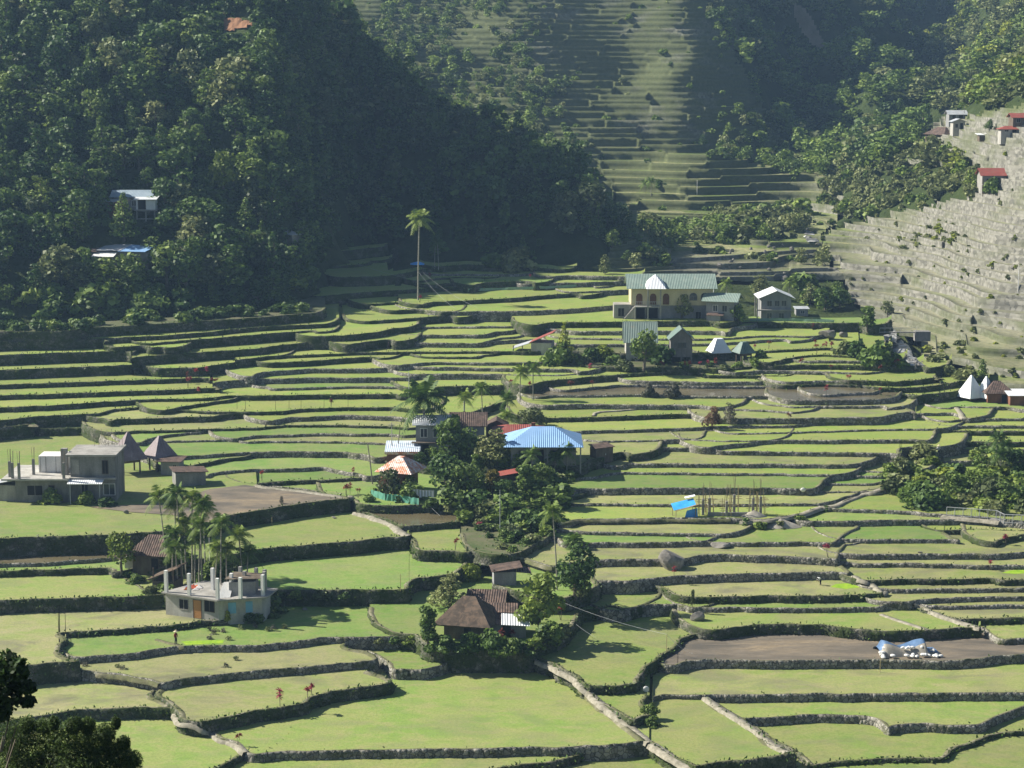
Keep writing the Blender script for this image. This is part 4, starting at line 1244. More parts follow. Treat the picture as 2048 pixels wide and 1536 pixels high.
for poly, sp, hr, ms in ZONES:
    us = [p[0] for p in poly]; vs = [p[1] for p in poly]
    c = [G(u, v) for u, v in poly]
    x0, x1, y0, y1 = min(q.x for q in c), max(q.x for q in c), min(q.y for q in c), max(q.y for q in c)
    for yy in np.arange(y0, y1, sp):
        for xx in np.arange(x0, x1, sp):
            a_, b_ = xx + rng.uniform(-1.5, 1.5), yy + rng.uniform(-1.5, 1.5)
            z = H(a_, b_)
            uu1, vv1, _ = project((a_, b_, z))
            if not inpoly(uu1, vv1, poly)[0]: continue
            mass.append((Vector((a_, b_, z - .3)), rng.uniform(*hr), 'round' if hr[1] > 4 and rng.random() < .6 else 'bush', int(rng.integers(0, 5)), ms[int(rng.integers(0, len(ms)))], rng.uniform(.9, 1.4)))
# a few weeds on the grey terraces
for k in range(150):
    u, v = rng.uniform(1640, 2048), rng.uniform(300, 800)
    if not inpoly(np.array([u]), np.array([v]), T_RIGHT)[0]: continue
    p = G(u, v)
    mass.append((p - Vector((0, 0, .2)), rng.uniform(.4, 1.2), 'bush', int(rng.integers(0, 5)), [L_PALE, L_PALE, L_LIME][int(rng.integers(0, 3))], 1.3))
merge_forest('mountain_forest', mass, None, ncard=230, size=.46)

# ------------------------------------------------------------------ weeds and ferns on the terrace walls (nobody could count them)
tp = np.array([q_ for q_ in tuft_pts], float)
sel = rng.random(len(tp)) < np.where(tp[:, 5] > 0, .85, .7)
tp = tp[sel]
n_ = len(tp)
dr_ = rng.normal(size=(n_, 3)) * .5
dr_[:, 0] -= tp[:, 3] * .8; dr_[:, 1] -= tp[:, 4] * .8; dr_[:, 2] += .45
dr_ /= np.linalg.norm(dr_, axis=1)[:, None]
sd_ = np.cross(dr_, rng.normal(size=(n_, 3))); sd_ /= np.linalg.norm(sd_, axis=1)[:, None] + 1e-9
ln_ = (np.where(tp[:, 5] > 0, .15, .10) * (.5 + 1.1 * rng.random(n_)))[:, None]
p0 = tp[:, :3]
V = np.stack([p0 - sd_ * ln_ * .55, p0 + sd_ * ln_ * .55, p0 + dr_ * ln_ * 1.5 + sd_ * ln_ * .25, p0 + dr_ * ln_ * 1.5 - sd_ * ln_ * .25], 1).reshape(-1, 3)
me = card_mesh('wall_weeds', V, np.clip(rng.normal(.45, .25, n_), 0, 1), [L_MID])
me.materials.clear()
for m_ in (L_MID, L_PALE, L_DARK): me.materials.append(m_)
me.polygons.foreach_set('material_index', rng.choice(3, n_, p=[.5, .42, .08]).astype(np.int32))
tag(obj('wall_weeds', me), kind='stuff')
# ------------------------------------------------------------------ building materials
def plain(name, a, b_, scale=0.8, rough=0.9, spec=0.15, streak=True):
    def build(nt, b):
        v = ocoord(nt)
        n1 = noise(nt, scaled(nt, v, (1, 1, 0.35 if streak else 1)), scale, 5, 0.65)
        n2 = noise(nt, v, scale * 7, 3, 0.6)
        c = ramp(nt, n1, [(0.3, a), (0.7, b_)])
        base(nt, b, mix(nt, ramp(nt, n2, [(0.35, (0, 0, 0)), (0.75, (0.35, 0.35, 0.35))]), c, tuple(x * 0.6 for x in a)))
    return node_mat(name, build, rough, spec)
def sheet(name, a, b_, rust=None, rough=0.45, pitch=0.28, spec=0.4, rlo=.55):
    """corrugated roofing, ridges run up the slope; weathered in patches"""
    def build(nt, b):
        v = ocoord(nt)
        at = N(nt, 'ShaderNodeAttribute', attribute_name='run')
        w = N(nt, 'ShaderNodeMath', operation='SINE')
        mu = N(nt, 'ShaderNodeMath', operation='MULTIPLY'); mu.inputs[1].default_value = 6.283 / pitch
        nt.links.new(at.outputs['Fac'], mu.inputs[0]); nt.links.new(mu.outputs[0], w.inputs[0])
        n1 = noise(nt, v, 0.7, 5, 0.65)
        c = ramp(nt, n1, [(0.3, a), (0.7, b_)])
        if rust:
            n2 = noise(nt, v, 1.4, 5, 0.7, 0.5)
            c = mix(nt, ramp(nt, n2, [(rlo - .1, (0, 0, 0)), (rlo + .1, (1, 1, 1))]), c, rust)
        base(nt, b, c)
        bump(nt, b, w.outputs[0], 0.55, 0.05)
    return node_mat(name, build, rough, spec)
B_CONC = plain('bare_concrete', (0.22, 0.21, 0.19), (0.42, 0.40, 0.365))
B_CONCD = plain('stained_concrete', (0.13, 0.13, 0.12), (0.31, 0.30, 0.28))
B_PLASTER = plain('pale_plaster', (0.30, 0.285, 0.25), (0.54, 0.52, 0.475))
B_WHITE = plain('white_paint', (0.62, 0.61, 0.58), (0.80, 0.79, 0.76))
B_YELLOW = plain('yellow_plaster', (0.50, 0.43, 0.26), (0.66, 0.58, 0.38))
B_BLOCK = plain('grey_blockwork', (0.20, 0.20, 0.20), (0.34, 0.34, 0.335))
B_WOOD = plain('weathered_board', (0.085, 0.065, 0.048), (0.20, 0.165, 0.125), 1.4)
B_WOODG = plain('grey_board', (0.14, 0.13, 0.115), (0.29, 0.275, 0.25), 1.4)
B_BRICK = plain('red_brown_wall', (0.13, 0.060, 0.040), (0.26, 0.130, 0.085), 1.2)
B_DARK = plain('dark_opening', (0.012, 0.012, 0.012), (0.03, 0.028, 0.025))
B_GLASS = plain('window_pane', (0.03, 0.04, 0.05), (0.07, 0.085, 0.10), rough=0.15, spec=0.5)
B_DOOR = plain('orange_door', (0.36, 0.17, 0.06), (0.50, 0.26, 0.10))
B_DOORB = plain('brown_door', (0.12, 0.055, 0.03), (0.22, 0.11, 0.06))
B_BLUE = plain('blue_shutter', (0.16, 0.36, 0.52), (0.26, 0.48, 0.64))
B_STEEL = plain('galvanised_tube', (0.34, 0.35, 0.36), (0.52, 0.53, 0.54), rough=0.5)
B_BAMBOO = plain('bamboo', (0.30, 0.24, 0.12), (0.46, 0.38, 0.22), 3.0)
B_ROCK = plain('boulder_rock', (0.10, 0.092, 0.080), (0.36, 0.335, 0.30), 0.55, streak=False)
B_SAND = plain('sand', (0.30, 0.27, 0.22), (0.44, 0.405, 0.34), 1.0, streak=False)
R_BLUE = sheet('blue_roofing', (0.20, 0.36, 0.60), (0.28, 0.45, 0.69))
R_GREEN = sheet('green_roofing', (0.17, 0.235, 0.20), (0.26, 0.325, 0.275), (0.30, 0.27, 0.20), .5, .3, .35, .68)
R_DGREEN = sheet('dark_green_roofing', (0.085, 0.14, 0.12), (0.15, 0.21, 0.18), (0.20, 0.19, 0.15), .5, .3, .35, .68)
R_WHITE = sheet('white_roofing', (0.72, 0.73, 0.74), (0.86, 0.87, 0.88), rough=.3)
R_GREY = sheet('zinc_roofing', (0.36, 0.38, 0.40), (0.56, 0.58, 0.60), (0.30, 0.22, 0.17), rough=.35, rlo=.66)
R_RED = sheet('red_roofing', (0.24, 0.055, 0.040), (0.36, 0.095, 0.065), (0.20, 0.10, 0.07), rlo=.60)
R_ORANGE = sheet('orange_roofing', (0.55, 0.17, 0.07), (0.68, 0.26, 0.12), (0.78, 0.74, 0.70), rlo=.52)
R_RUST = sheet('rusty_roofing', (0.065, 0.048, 0.040), (0.115, 0.082, 0.066), (0.17, 0.115, 0.09), rough=.8, spec=.15)
R_PURPLE = sheet('brown_ribbed_roofing', (0.155, 0.115, 0.120), (0.24, 0.185, 0.19), (0.33, 0.28, 0.28), rough=.45, pitch=.42, rlo=.66)
R_THATCH = sheet('old_thatch', (0.075, 0.060, 0.048), (0.150, 0.120, 0.095), (0.20, 0.14, 0.10), rough=.95, spec=.05, pitch=.11)
R_TARP = plain('blue_tarpaulin', (0.03, 0.24, 0.62), (0.07, 0.42, 0.85), 0.8, 0.4, 0.4)
R_TARPD = plain('navy_tarpaulin', (0.07, 0.13, 0.24), (0.16, 0.26, 0.42), 0.8, 0.4, 0.4)
R_NET = plain('green_netting', (0.08, 0.26, 0.19), (0.16, 0.38, 0.29), 1.5)

def roof_mesh(name, faces3, th, mats, mi=None):
    """sheets: list of point loops (eave first pair gives the run direction); each sheet is a thin slab"""
    V, F, RUN, M = [], [], [], []
    for q_i, loop in enumerate(faces3):
        P = [Vector(p) for p in loop]
        n = len(P); o = len(V)
        e = (P[1] - P[0]).normalized()
        nr = (P[1] - P[0]).cross(P[2] - P[0]).normalized()
        if nr.z < 0: nr = -nr
        V += [tuple(p) for p in P] + [tuple(p - nr * th) for p in P]
        RUN += [(p - P[0]).dot(e) for p in P] * 2
        fs = [tuple(range(o, o + n)), tuple(range(o + n, o + 2 * n))[::-1]] + [(o + k, o + n + k, o + n + (k + 1) % n, o + (k + 1) % n) for k in range(n)]
        F += fs; M += [mi[q_i] if mi else 0] * len(fs)
    me = mesh_np(name, V, F, mats, midx=M)
    a = me.attributes.new('run', 'FLOAT', 'POINT'); a.data.foreach_set('value', np.array(RUN, np.float32))
    return me
def roof(kind, w, d, z, rh, ov, mat, parent, name='roof', ridge=None, th=0.07, ends=None, top=0.5):
    """roof over the rectangle 0..w, 0..d"""
    x0, x1, y0, y1 = -ov, w + ov, -ov, d + ov
    if kind == 'gx':       # ridge along x
        ym = d / 2; Fs = [[(x0, y0, z), (x1, y0, z), (x1, ym, z + rh), (x0, ym, z + rh)], [(x1, y1, z), (x0, y1, z), (x0, ym, z + rh), (x1, ym, z + rh)]]
    elif kind == 'gy':
        xm = w / 2; Fs = [[(x0, y1, z), (x0, y0, z), (xm, y0, z + rh), (xm, y1, z + rh)], [(x1, y0, z), (x1, y1, z), (xm, y1, z + rh), (xm, y0, z + rh)]]
    elif kind == 'hip':
        k = ridge if ridge is not None else max(0.0, (w - d) / 2 + ov * .5)
        xm0, xm1 = w / 2 - k, w / 2 + k; ym = d / 2
        Fs = [[(x0, y0, z), (x1, y0, z), (xm1, ym, z + rh), (xm0, ym, z + rh)], [(x1, y0, z), (x1, y1, z), (xm1, ym, z + rh)],
              [(x1, y1, z), (x0, y1, z), (xm0, ym, z + rh), (xm1, ym, z + rh)], [(x0, y1, z), (x0, y0, z), (xm0, ym, z + rh)]]
    elif kind == 'pyr':
        c, t_ = (w / 2, d / 2), top
        A = [(x0, y0), (x1, y0), (x1, y1), (x0, y1)]
        B = [(c[0] - t_, c[1] - t_), (c[0] + t_, c[1] - t_), (c[0] + t_, c[1] + t_), (c[0] - t_, c[1] + t_)]
        Fs = [[(*A[k], z), (*A[(k + 1) % 4], z), (*B[(k + 1) % 4], z + rh), (*B[k], z + rh)] for k in range(4)]
        if t_ > .15: Fs.append([(*B[0], z + rh + .02), (*B[1], z + rh + .02), (*B[2], z + rh + .02), (*B[3], z + rh + .02)])
    elif kind == 'sf':      # single slope, falling to the front
        Fs = [[(x0, y0, z), (x1, y0, z), (x1, y1, z + rh), (x0, y1, z + rh)]]
    elif kind == 'sr':      # single slope, falling to the left end
        Fs = [[(x0, y1, z), (x0, y0, z), (x1, y0, z + rh), (x1, y1, z + rh)]]
    elif kind == 'sl':
        Fs = [[(x1, y0, z), (x1, y1, z), (x0, y1, z + rh), (x0, y0, z + rh)]]
    else:
        Fs = [[(x0, y0, z), (x1, y0, z), (x1, y1, z), (x0, y1, z)]]
    return obj(name, roof_mesh(name, Fs, th, [mat]), parent)
def walls(w, d, z0, z1, mat, parent, gable=None, rh=0, name='wall'):
    m = MB().box(0, w, 0, d, z0, z1)
    if gable == 'gx':
        for x in (0.004, w - 0.124): m.poly([(0, z1), (d, z1), (d / 2, z1 + rh)], x, x + .12)
        # turn the two gable plates upright
        k = len(m.V) - 12
        for i in range(k, len(m.V)): a_, b_, c_ = m.V[i]; m.V[i] = (c_, a_, b_)
    if gable == 'gy':
        k = len(m.V)
        for y in (0.004, d - 0.124): m.poly([(0, z1), (w, z1), (w / 2, z1 + rh)], y, y + .12)
        for i in range(k, len(m.V)): a_, b_, c_ = m.V[i]; m.V[i] = (a_, c_, b_)
    return m.build(name, mat, parent)
def opening(parent, x0, x1, z0, z1, y=0.0, name='window', frame=B_WOODG, pane=B_GLASS, side=None, fr=.07, arch=False):
    """a framed window or door on the front (y) or, with side=x, on an end wall"""
    f = MB(); p = MB()
    if side is None:
        f.box(x0 - fr, x1 + fr, y - .05, y + .02, z0 - fr, z0); f.box(x0 - fr, x1 + fr, y - .05, y + .02, z1, z1 + fr)
        f.box(x0 - fr, x0, y - .05, y + .02, z0, z1); f.box(x1, x1 + fr, y - .05, y + .02, z0, z1)
        if name == 'window': f.box((x0 + x1) / 2 - .03, (x0 + x1) / 2 + .03, y - .045, y + .02, z0, z1)
        if arch:
            n = 7
            pts_ = [(x0 + (x1 - x0) * (.5 - .5 * math.cos(math.pi * k / n)), z1 + fr + (x1 - x0) * .42 * math.sin(math.pi * k / n)) for k in range(n + 1)]
            p.add([(x, y - .03, z) for x, z in pts_], [tuple(range(n + 1))])
        p.box(x0, x1, y - .028, y + .02, z0, z1)
    else:
        xs = side
        f.box(xs - .05, xs + .02, x0 - fr, x1 + fr, z0 - fr, z0); f.box(xs - .05, xs + .02, x0 - fr, x1 + fr, z1, z1 + fr)
        f.box(xs - .05, xs + .02, x0 - fr, x0, z0, z1); f.box(xs - .05, xs + .02, x1, x1 + fr, z0, z1)
        p.box(xs - .028, xs + .02, x0, x1, z0, z1)
    fo = f.build(name, frame, parent)
    p.build('pane' if name == 'window' else 'door_leaf', pane, fo)  # the near-black ones are sheets painting the shade of an open interior
    return fo
def posts(parent, spots, z0, z1, r=.07, mat=B_WOOD, name='post'):
    for (x, y) in spots: MB().box(x - r, x + r, y - r, y + r, z0, z1).build(name, mat, parent)
def site(pl, pr, z=None):
    """front edge of a building from two pixels: origin, turn, width, metres per pixel"""
    if z is None:
        g = G((pl[0] + pr[0]) / 2, (pl[1] + pr[1]) / 2); z = g.z
    a, b = on_z(*pl, z), on_z(*pr, z)
    w = (b - a).length
    return a, math.atan2(b.y - a.y, b.x - a.x), w, a.y / PF
def house(name, label, pl, pr, cat='house', z=None, turn=None, group=None):
    a, rz, w, s = site(pl, pr, z)
    if turn is not None:
        w = w * math.cos(rz - 0) ; rz = turn
    return empty(name, a, rz, label, cat, group), w, s

# ---- unfinished concrete house by the palm grove
r, w, s = house('unfinished_house', 'unfinished concrete house with bare columns standing on its roof slab', (332, 1229), (440, 1243), z=None)
wl = MB().poly([(0, 0), (w * .98, 0), (w * 1.52, w * .42), (w * 1.45, w * .80), (w * .25, w * .74)], -1.2, 2.45).build('wall', B_PLASTER, r)
sl = MB().poly([(-.35, -.3), (w * .45, -.35), (w * 1.02, -.75), (w * 1.64, w * .40), (w * 1.54, w * .90), (w * .2, w * .84)], 2.45, 2.62).build('roof_slab', B_CONC, r)
opening(r, w * .26, w * .42, .9, 2.0, frame=B_CONC, pane=B_DARK)
opening(r, w * .52, w * .66, .05, 2.1, name='door', frame=B_WOOD, pane=B_DOOR)
opening(r, w * .73, w * .90, 1.0, 2.2, frame=B_WOOD, pane=B_DARK)
e = Vector((w * .54, w * .42, 0)).normalized(); nrm = Vector((e.y, -e.x, 0))
for f0, f1 in ((.22, .40), (.62, .78)):
    L = Vector((w * .54, w * .42, 0)).length
    A = Vector((w * .98, 0, 0)) + e * L * f0; Bp = Vector((w * .98, 0, 0)) + e * L * f1
    MB().slab([(A + nrm * .05)[:2] + (2.05,), (Bp + nrm * .05)[:2] + (2.05,), (Bp - nrm * .02)[:2] + (2.05,), (A - nrm * .02)[:2] + (2.05,)], 1.25).build('shutter', B_BLUE, r)
for x, y in ((.02, .0), (.46, -.02), (.62, .42), (1.0, -.05), (1.04, .30), (1.16, .5), (1.30, .14), (1.54, .42), (1.40, .72), (1.46, .60), (1.22, .76), (.95, .72)):
    MB().box(w * x - .17, w * x + .17, w * y - .17, w * y + .17, 2.621, 5.1 if x < .9 else 5.0).build('column', B_WHITE if y < .5 else B_CONC, r)
MB().poly([(w * 1.04, w * .22), (w * 1.40, w * .42), (w * 1.3, w * .68), (w * .94, w * .50)], 2.622, 4.1).build('stair_hut', B_BLOCK, r)
MB().slab([(w * 1.0, w * .16, 4.55), (w * 1.47, w * .46, 4.45), (w * 1.34, w * .74, 4.5), (w * .9, w * .60, 4.6)], .06).build('scrap_roof', B_WOOD, r)
MB().slab([(w * .96, -.1, 2.63), (w * 1.12, w * .12, 2.64), (w * 1.02, w * .4, 3.9), (w * .9, w * .3, 3.9)], .05).build('leaning_panel', B_WHITE, r)
# laundry heap on that slab
def cloth_heap(p, R, cols, label, seed, cat='laundry'):
    rr = np.random.default_rng(seed); m = MB(); mats = []
    for k, c in enumerate(cols):
        mats.append(plain('cloth_%d_%d' % (seed, k), c, tuple(min(1, x * 1.25) for x in c), 2.0))
    for k in range(len(cols) * 3):
        x, y = rr.uniform(-R, R, 2); h = rr.uniform(.15, .45); q_ = rr.uniform(.25, .5)
        m.add([(x - q_, y - q_, .02), (x + q_, y - q_ * .6, .02), (x + q_ * .8, y + q_, .02), (x - q_ * .7, y + q_, .02), (x + .1 * q_, y, h)], [(0, 1, 4), (1, 2, 4), (2, 3, 4), (3, 0, 4)], k % len(cols))
    o = obj('laundry', m.mesh('laundry', mats), None, p)
    return tag(o, label, cat)
wp = r.matrix_basis @ Vector((w * .30, w * .36, 2.64))
cloth_heap(wp, .75, [(.62, .16, .05), (.18, .25, .45), (.7, .66, .62), (.55, .12, .06)], 'heap of orange, blue and white washing on the roof slab between columns', 3)

# ---- dark hut behind it and the lean-to
r, w, s = house('tin_roofed_hut', 'dark hut with a rusty brown hipped roof behind the green tree by the palms', (266, 1146), (334, 1149))
walls(w, 4.6, -.8, 2.3, B_WOOD, r); roof('hip', w, 4.6, 2.3, 1.9, .7, R_RUST, r, ridge=w * .2)
opening(r, w * .55, w * .75, 0.1, 1.9, name='door', frame=B_WOOD, pane=B_DARK)
MB().box(-1.2, -.05, .5, 2.5, -.6, 1.7).build('white_screen', B_PLASTER, r)
r, w, s = house('lean_to_hut', 'small hut with a tilted brown plank roof in front of the palm trunks', (305, 1180), (348, 1183))
walls(w, 2.6, -1.2, 1.1, B_WOOD, r)
roof('sr', w, 2.6, 1.3, 1.5, .5, R_THATCH, r)
posts(r, [(.1, .1), (w - .1, .1), (w - .1, 2.4)], 1.1, 2.6)

# ---- big grey house at the edge
r, w, s = house('concrete_house', 'grey two-storey concrete house with an open roof terrace beside the pyramid roofs', (32, 1004), (140, 1004))
w_big = w
walls(w, 8.0, -2.2, 3.0, B_CONCD, r)
MB().box(-1.6, w + .1, -.9, 8.3, 3.0, 3.22).build('terrace_slab', B_PLASTER, r)
opening(r, w * .22, w * .50, .9, 2.2, frame=B_CONC, pane=B_DARK)
opening(r, w * .62, w * .72, .1, 2.2, name='door', frame=B_WOOD, pane=B_DARK)
b2 = MB().box(w + .12, w + 5.9, .4, 6.6, -2.2, 6.0).build('tower_block', B_CONCD, r)
MB().box(w - .4, w + 6.2, .0, 7.0, 6.0, 6.25).build('flat_roof', B_CONC, r)
MB().box(w + .0, w + 6.1, -.2, .4, 3.0, 3.25).build('ledge', B_CONC, r)
opening(r, w + 1.5, w + 2.3, 1.0, 2.3, y=.38, frame=B_CONC, pane=B_DARK)
opening(r, w + 4.4, w + 5.8, .9, 2.3, y=.38, frame=B_WHITE)
opening(r, w + 4.3, w + 5.0, 3.7, 5.4, y=.38, frame=B_WOOD, pane=B_DARK)
opening(r, w + .35, w + 1.2, 3.7, 5.5, y=.38, name='door', frame=B_CONC, pane=B_CONC)
MB().box(w * .33, w * .82, 3.4, 6.6, 3.22, 5.4).build('roof_room', B_WHITE, r)
opening(r, w * .37, w * .46, 3.3, 5.3, y=3.38, name='door', frame=B_CONC, pane=B_WHITE)
opening(r, w * .66, w * .75, 3.3, 5.3, y=3.38, name='door', frame=B_CONC, pane=B_WHITE)
MB().box(w * .80, w * .80 + .8, 1.8, 2.5, 3.22, 6.7).build('chimney_column', B_CONC, r)
for x, y in ((-.8, .6), (-.2, -.4), (.7, -.6), (w * .28, 2.0), (w * .92, -.5)):
    MB().box(x - .16, x + .16, y - .16, y + .16, 3.22, 5.3).build('column', B_CONC, r)
    rb = MB()
    for qx, qy in ((-.1, -.1), (.1, .1), (.1, -.1)): rb.tube([(x + qx, y + qy, 5.2), (x + qx * 1.6, y + qy, 6.9)], .022, 4)
    rb.build('rebar', B_WOOD, r)
roof('sf', 4.2, 1.6, 2.35, .35, .15, R_WHITE, r, name='awning').location = (w + .2, -1.5, .4)
posts(r, [(w + .4, -1.4), (w + 4.2, -1.4)], -1.5, 2.7, .05, B_STEEL, 'awning_post')
r, w, s = house('shed', 'small pale shed with a sloping zinc roof at the end of the grey house', (-18, 1001), (34, 1003), 'shed')
walls(w, 3.0, -1.5, 2.1, B_CONC, r); roof('sr', w, 3.0, 2.1, .9, .35, R_GREY, r)

rb = MB()
for k in range(9): rb.tube([(w_big + 2.2 + .45 * k + .1 * (k % 2), 5.8 + .3 * (k % 3), 6.2), (w_big + 2.25 + .45 * k, 5.9, 7.6 + .5 * (k % 3))], .02, 4)
P_ = r_big = [o for o in bpy.data.objects if o.name.startswith('concrete_house')][0]
rb.build('rebar', B_WOOD, P_)
# ---- two pyramid-roofed native huts
def native_hut(pl, pr, label, mat, apex_px, leg=1.9, turn=rad(38), box=True, top=.12, ov=.2, matw=B_WOOD, sq=1.0):
    r, w, s = house('native_hut', label, pl, pr, 'hut')
    w0 = w * sq
    piv = r.matrix_basis @ Vector((w / 2, w * .35, 0))
    r.location = piv; r.rotation_euler = (0, 0, turn)
    h = w0 / 2
    rh = apex_px * s
    me_ = [(-h * .62, -h * .62), (h * .62, -h * .62), (h * .62, h * .62), (-h * .62, h * .62)]
    for (x, y) in me_: MB().tube([(x, y, -.8), (x, y, leg)], [.14, .12], 8).build('post', B_WOOD, r)
    if box: MB().box(-h * .62, h * .62, -h * .62, h * .62, leg - .5, leg + .5).build('floor_box', matw, r)
    A = [(-h - ov, -h - ov), (h + ov, -h - ov), (h + ov, h + ov), (-h - ov, h + ov)]
    t_ = top
    Bq = [(-t_, -t_), (t_, -t_), (t_, t_), (-t_, t_)]
    Fs = [[(*A[k], leg), (*A[(k + 1) % 4], leg), (*Bq[(k + 1) % 4], leg + rh), (*Bq[k], leg + rh)] for k in range(4)]
    Fs.append([(*Bq[0], leg + rh + .03), (*Bq[1], leg + rh + .03), (*Bq[2], leg + rh + .03), (*Bq[3], leg + rh + .03)])
    obj('roof', roof_mesh('roof', Fs, .06, [mat]), r)
    return r
native_hut((222, 950), (286, 950), 'hut under a tall ribbed pyramid roof right behind the grey concrete house', R_PURPLE, 54, 2.1, rad(30), sq=.86)
native_hut((288, 944), (346, 944), 'hut under a ribbed pyramid roof with open posts, beside the low sheds', R_PURPLE, 42, 2.0, rad(40), box=False, sq=.84)
r, w, s = house('shed', 'little grey shed with a rusty flat roof beside the open pyramid hut', (322, 950), (358, 951), 'shed')
walls(w, 2.4, -.6, 2.0, B_BLOCK, r); roof('sf', w, 2.4, 2.0, .25, .5, R_RUST, r); opening(r, w * .7, w * .85, .9, 1.5, frame=B_CONC, pane=B_DARK)
r, w, s = house('stone_shed', 'low stone shed with a weathered sloping roof at the edge of the ploughed ground', (352, 974), (412, 970), 'shed')
walls(w, 3.2, -1.0, 1.9, B_CONCD, r); roof('sl', w, 3.2, 1.9, .25, .35, R_RUST, r)

# ---- brown thatched hut in the foreground hamlet
r, w, s = house('thatched_hut', 'broad brown hut with a hipped thatch roof among the bushes', (888, 1276), (968, 1282))
walls(w, 4.4, -1.5, 1.9, B_WOOD, r); roof('hip', w, 4.4, 1.75, 2.5, 1.0, R_THATCH, r, ridge=.7, th=.22)
opening(r, w * .5, w * .68, .2, 1.6, name='door', frame=B_WOOD, pane=B_DARK)
r, w, s = house('tin_shed', 'shed patched with rusty and white roofing sheets next to the thatched hut', (975, 1276), (1052, 1276), 'shed')
walls(w, 3.2, -1.2, 1.7, B_BLOCK, r)
Fs = [[(-.2, -.5, 1.75), (w * .42, -.5, 1.6), (w * .42, 1.8, 2.3), (-.2, 1.8, 2.4)], [(w * .36, -.7, 1.68), (w + .4, -.6, 1.5), (w + .4, 1.6, 2.2), (w * .36, 1.6, 2.38)], [(-.2, 1.5, 2.45), (w * .8, 1.5, 2.4), (w * .8, 3.6, 2.9), (-.2, 3.6, 2.95)]]
obj('roof', roof_mesh('roof', Fs, .05, [R_RUST, R_WHITE, R_ORANGE], [0, 1, 0]), r)
opening(r, w * .4, w * .6, .1, 1.4, name='door', frame=B_WOOD, pane=B_DARK)
r, w, s = house('granary', 'dark gabled granary roof rising behind the thatched hut', (938, 1222), (1004, 1224), 'hut')
walls(w, 3.4, -1.0, 1.0, B_WOOD, r, 'gx', 1.2); roof('gx', w, 3.4, .95, 1.2, .4, R_RUST, r)
r, w, s = house('open_shed', 'small shed with a flat brown plank roof standing in the green paddy', (988, 1172), (1060, 1170), 'shed')
walls(w * .62, 2.2, -.6, 1.6, B_BLOCK, r)
roof('sr', w * .72, 2.6, 1.75, .45, .3, R_RUST, r); posts(r, [(0, 0), (w * .62, 0)], 1.6, 2.0)
Fs = [[(w * .62, .2, 1.55), (w * 1.05, .2, 1.35), (w * 1.05, 2.4, 1.5), (w * .62, 2.4, 1.7)]]
obj('side_roof', roof_mesh('side_roof', Fs, .05, [R_RUST]), r); posts(r, [(w * 1.02, .3)], -.5, 1.4)

# ---- the hamlet in the middle
r, w, s = house('orange_roofed_hut', 'brick hut under a pyramid roof half orange and half white', (768, 984), (816, 988))
walls(w, 3.4, -.8, 2.9, B_BRICK, r); roof('pyr', w, 3.4, 2.9, 1.75, 1.0, R_ORANGE, r, top=.45)
opening(r, w * .55, w * .8, .1, 2.0, name='door', frame=B_WOOD, pane=B_DOORB)
MB().box(-1.0, -.1, .4, 2.8, -.6, 1.8).build('side_wall', B_BRICK, r)
r, w, s = house('low_house', 'low house with a pale blue zinc roof and orange fascia behind the orange pyramid roof', (774, 926), (836, 926))
walls(w, 4.0, -1.0, 1.6, B_BRICK, r); roof('sf', w, 4.0, 1.7, .7, .3, sheet('pale_blue_roofing', (.50, .58, .68), (.66, .73, .82)), r)
MB().box(-.3, w + .3, -.42, -.34, 1.3, 1.68).build('fascia', R_ORANGE, r)
r, w, s = house('grey_house', 'grey two-storey house with a pale roof behind the big coconut palm', (832, 918), (896, 918))
walls(w, 4.5, -1.0, 5.0, B_BLOCK, r); roof('gx', w, 4.5, 5.0, 1.0, .5, R_GREY, r); MB().box(-.6, w * .7, -.9, .0, 2.4, 2.55).build('porch_roof', B_WOOD, r)
opening(r, w * .15, w * .35, 3.2, 4.4, frame=B_WHITE); opening(r, w * .55, w * .8, 3.2, 4.4, frame=B_WHITE); opening(r, w * .2, w * .4, .3, 2.1, name='door', frame=B_WOOD, pane=B_DARK)
r, w, s = house('brown_roofed_house', 'long house with a brown pitched roof behind the dark trees of the hamlet', (905, 892), (968, 892))
walls(w, 4.5, -1.0, 3.0, B_BLOCK, r); roof('gx', w, 4.5, 3.0, 1.6, .5, R_RUST, r)
r, w, s = house('tin_hut', 'small hut with a dull brown gable between the palms of the hamlet', (972, 880), (1014, 880))
walls(w, 3.0, -.8, 2.0, B_WOOD, r, 'gy', 1.0); roof('gy', w, 3.0, 2.0, 1.0, .3, R_RUST, r)
r, w, s = house('red_roofed_house', 'house with a low red roof just behind the blue roof', (990, 893), (1084, 893))
walls(w, 5.0, -1.0, 2.0, B_BLOCK, r); roof('hip', w, 5.0, 2.0, .8, .5, R_RED, r, ridge=w * .22)
MB().box(w * .78, w * .86, 1.5, 2.0, 2.3, 3.2).build('chimney', B_BRICK, r)
r, w, s = house('blue_roofed_house', 'wide house under a bright blue hipped roof at the rim of the hamlet', (1022, 931), (1152, 931))
walls(w, 8.0, -1.2, 2.75, B_CONC, r); roof('hip', w, 8.0, 2.75, 2.0, 1.0, R_BLUE, r, ridge=w * .17)
opening(r, w * .40, w * .50, .1, 2.2, name='door', frame=B_WOOD, pane=B_DARK)
opening(r, w * .62, w * .80, .9, 2.1, frame=B_WOODG); opening(r, w * .12, w * .30, .9, 2.1, frame=B_WOODG)
posts(r, [(w * .33, -.7), (w * .56, -.7), (w + .6, -.6)], -1.0, 2.7, .1, B_CONC)
r, w, s = house('wood_store', 'tiny wooden store on the paved corner beyond the blue-roofed house', (1192, 919), (1226, 915), 'shed')
walls(w, 1.6, -.6, 1.6, B_WOOD, r); roof('sf', w, 1.6, 1.6, .3, .2, R_RUST, r)
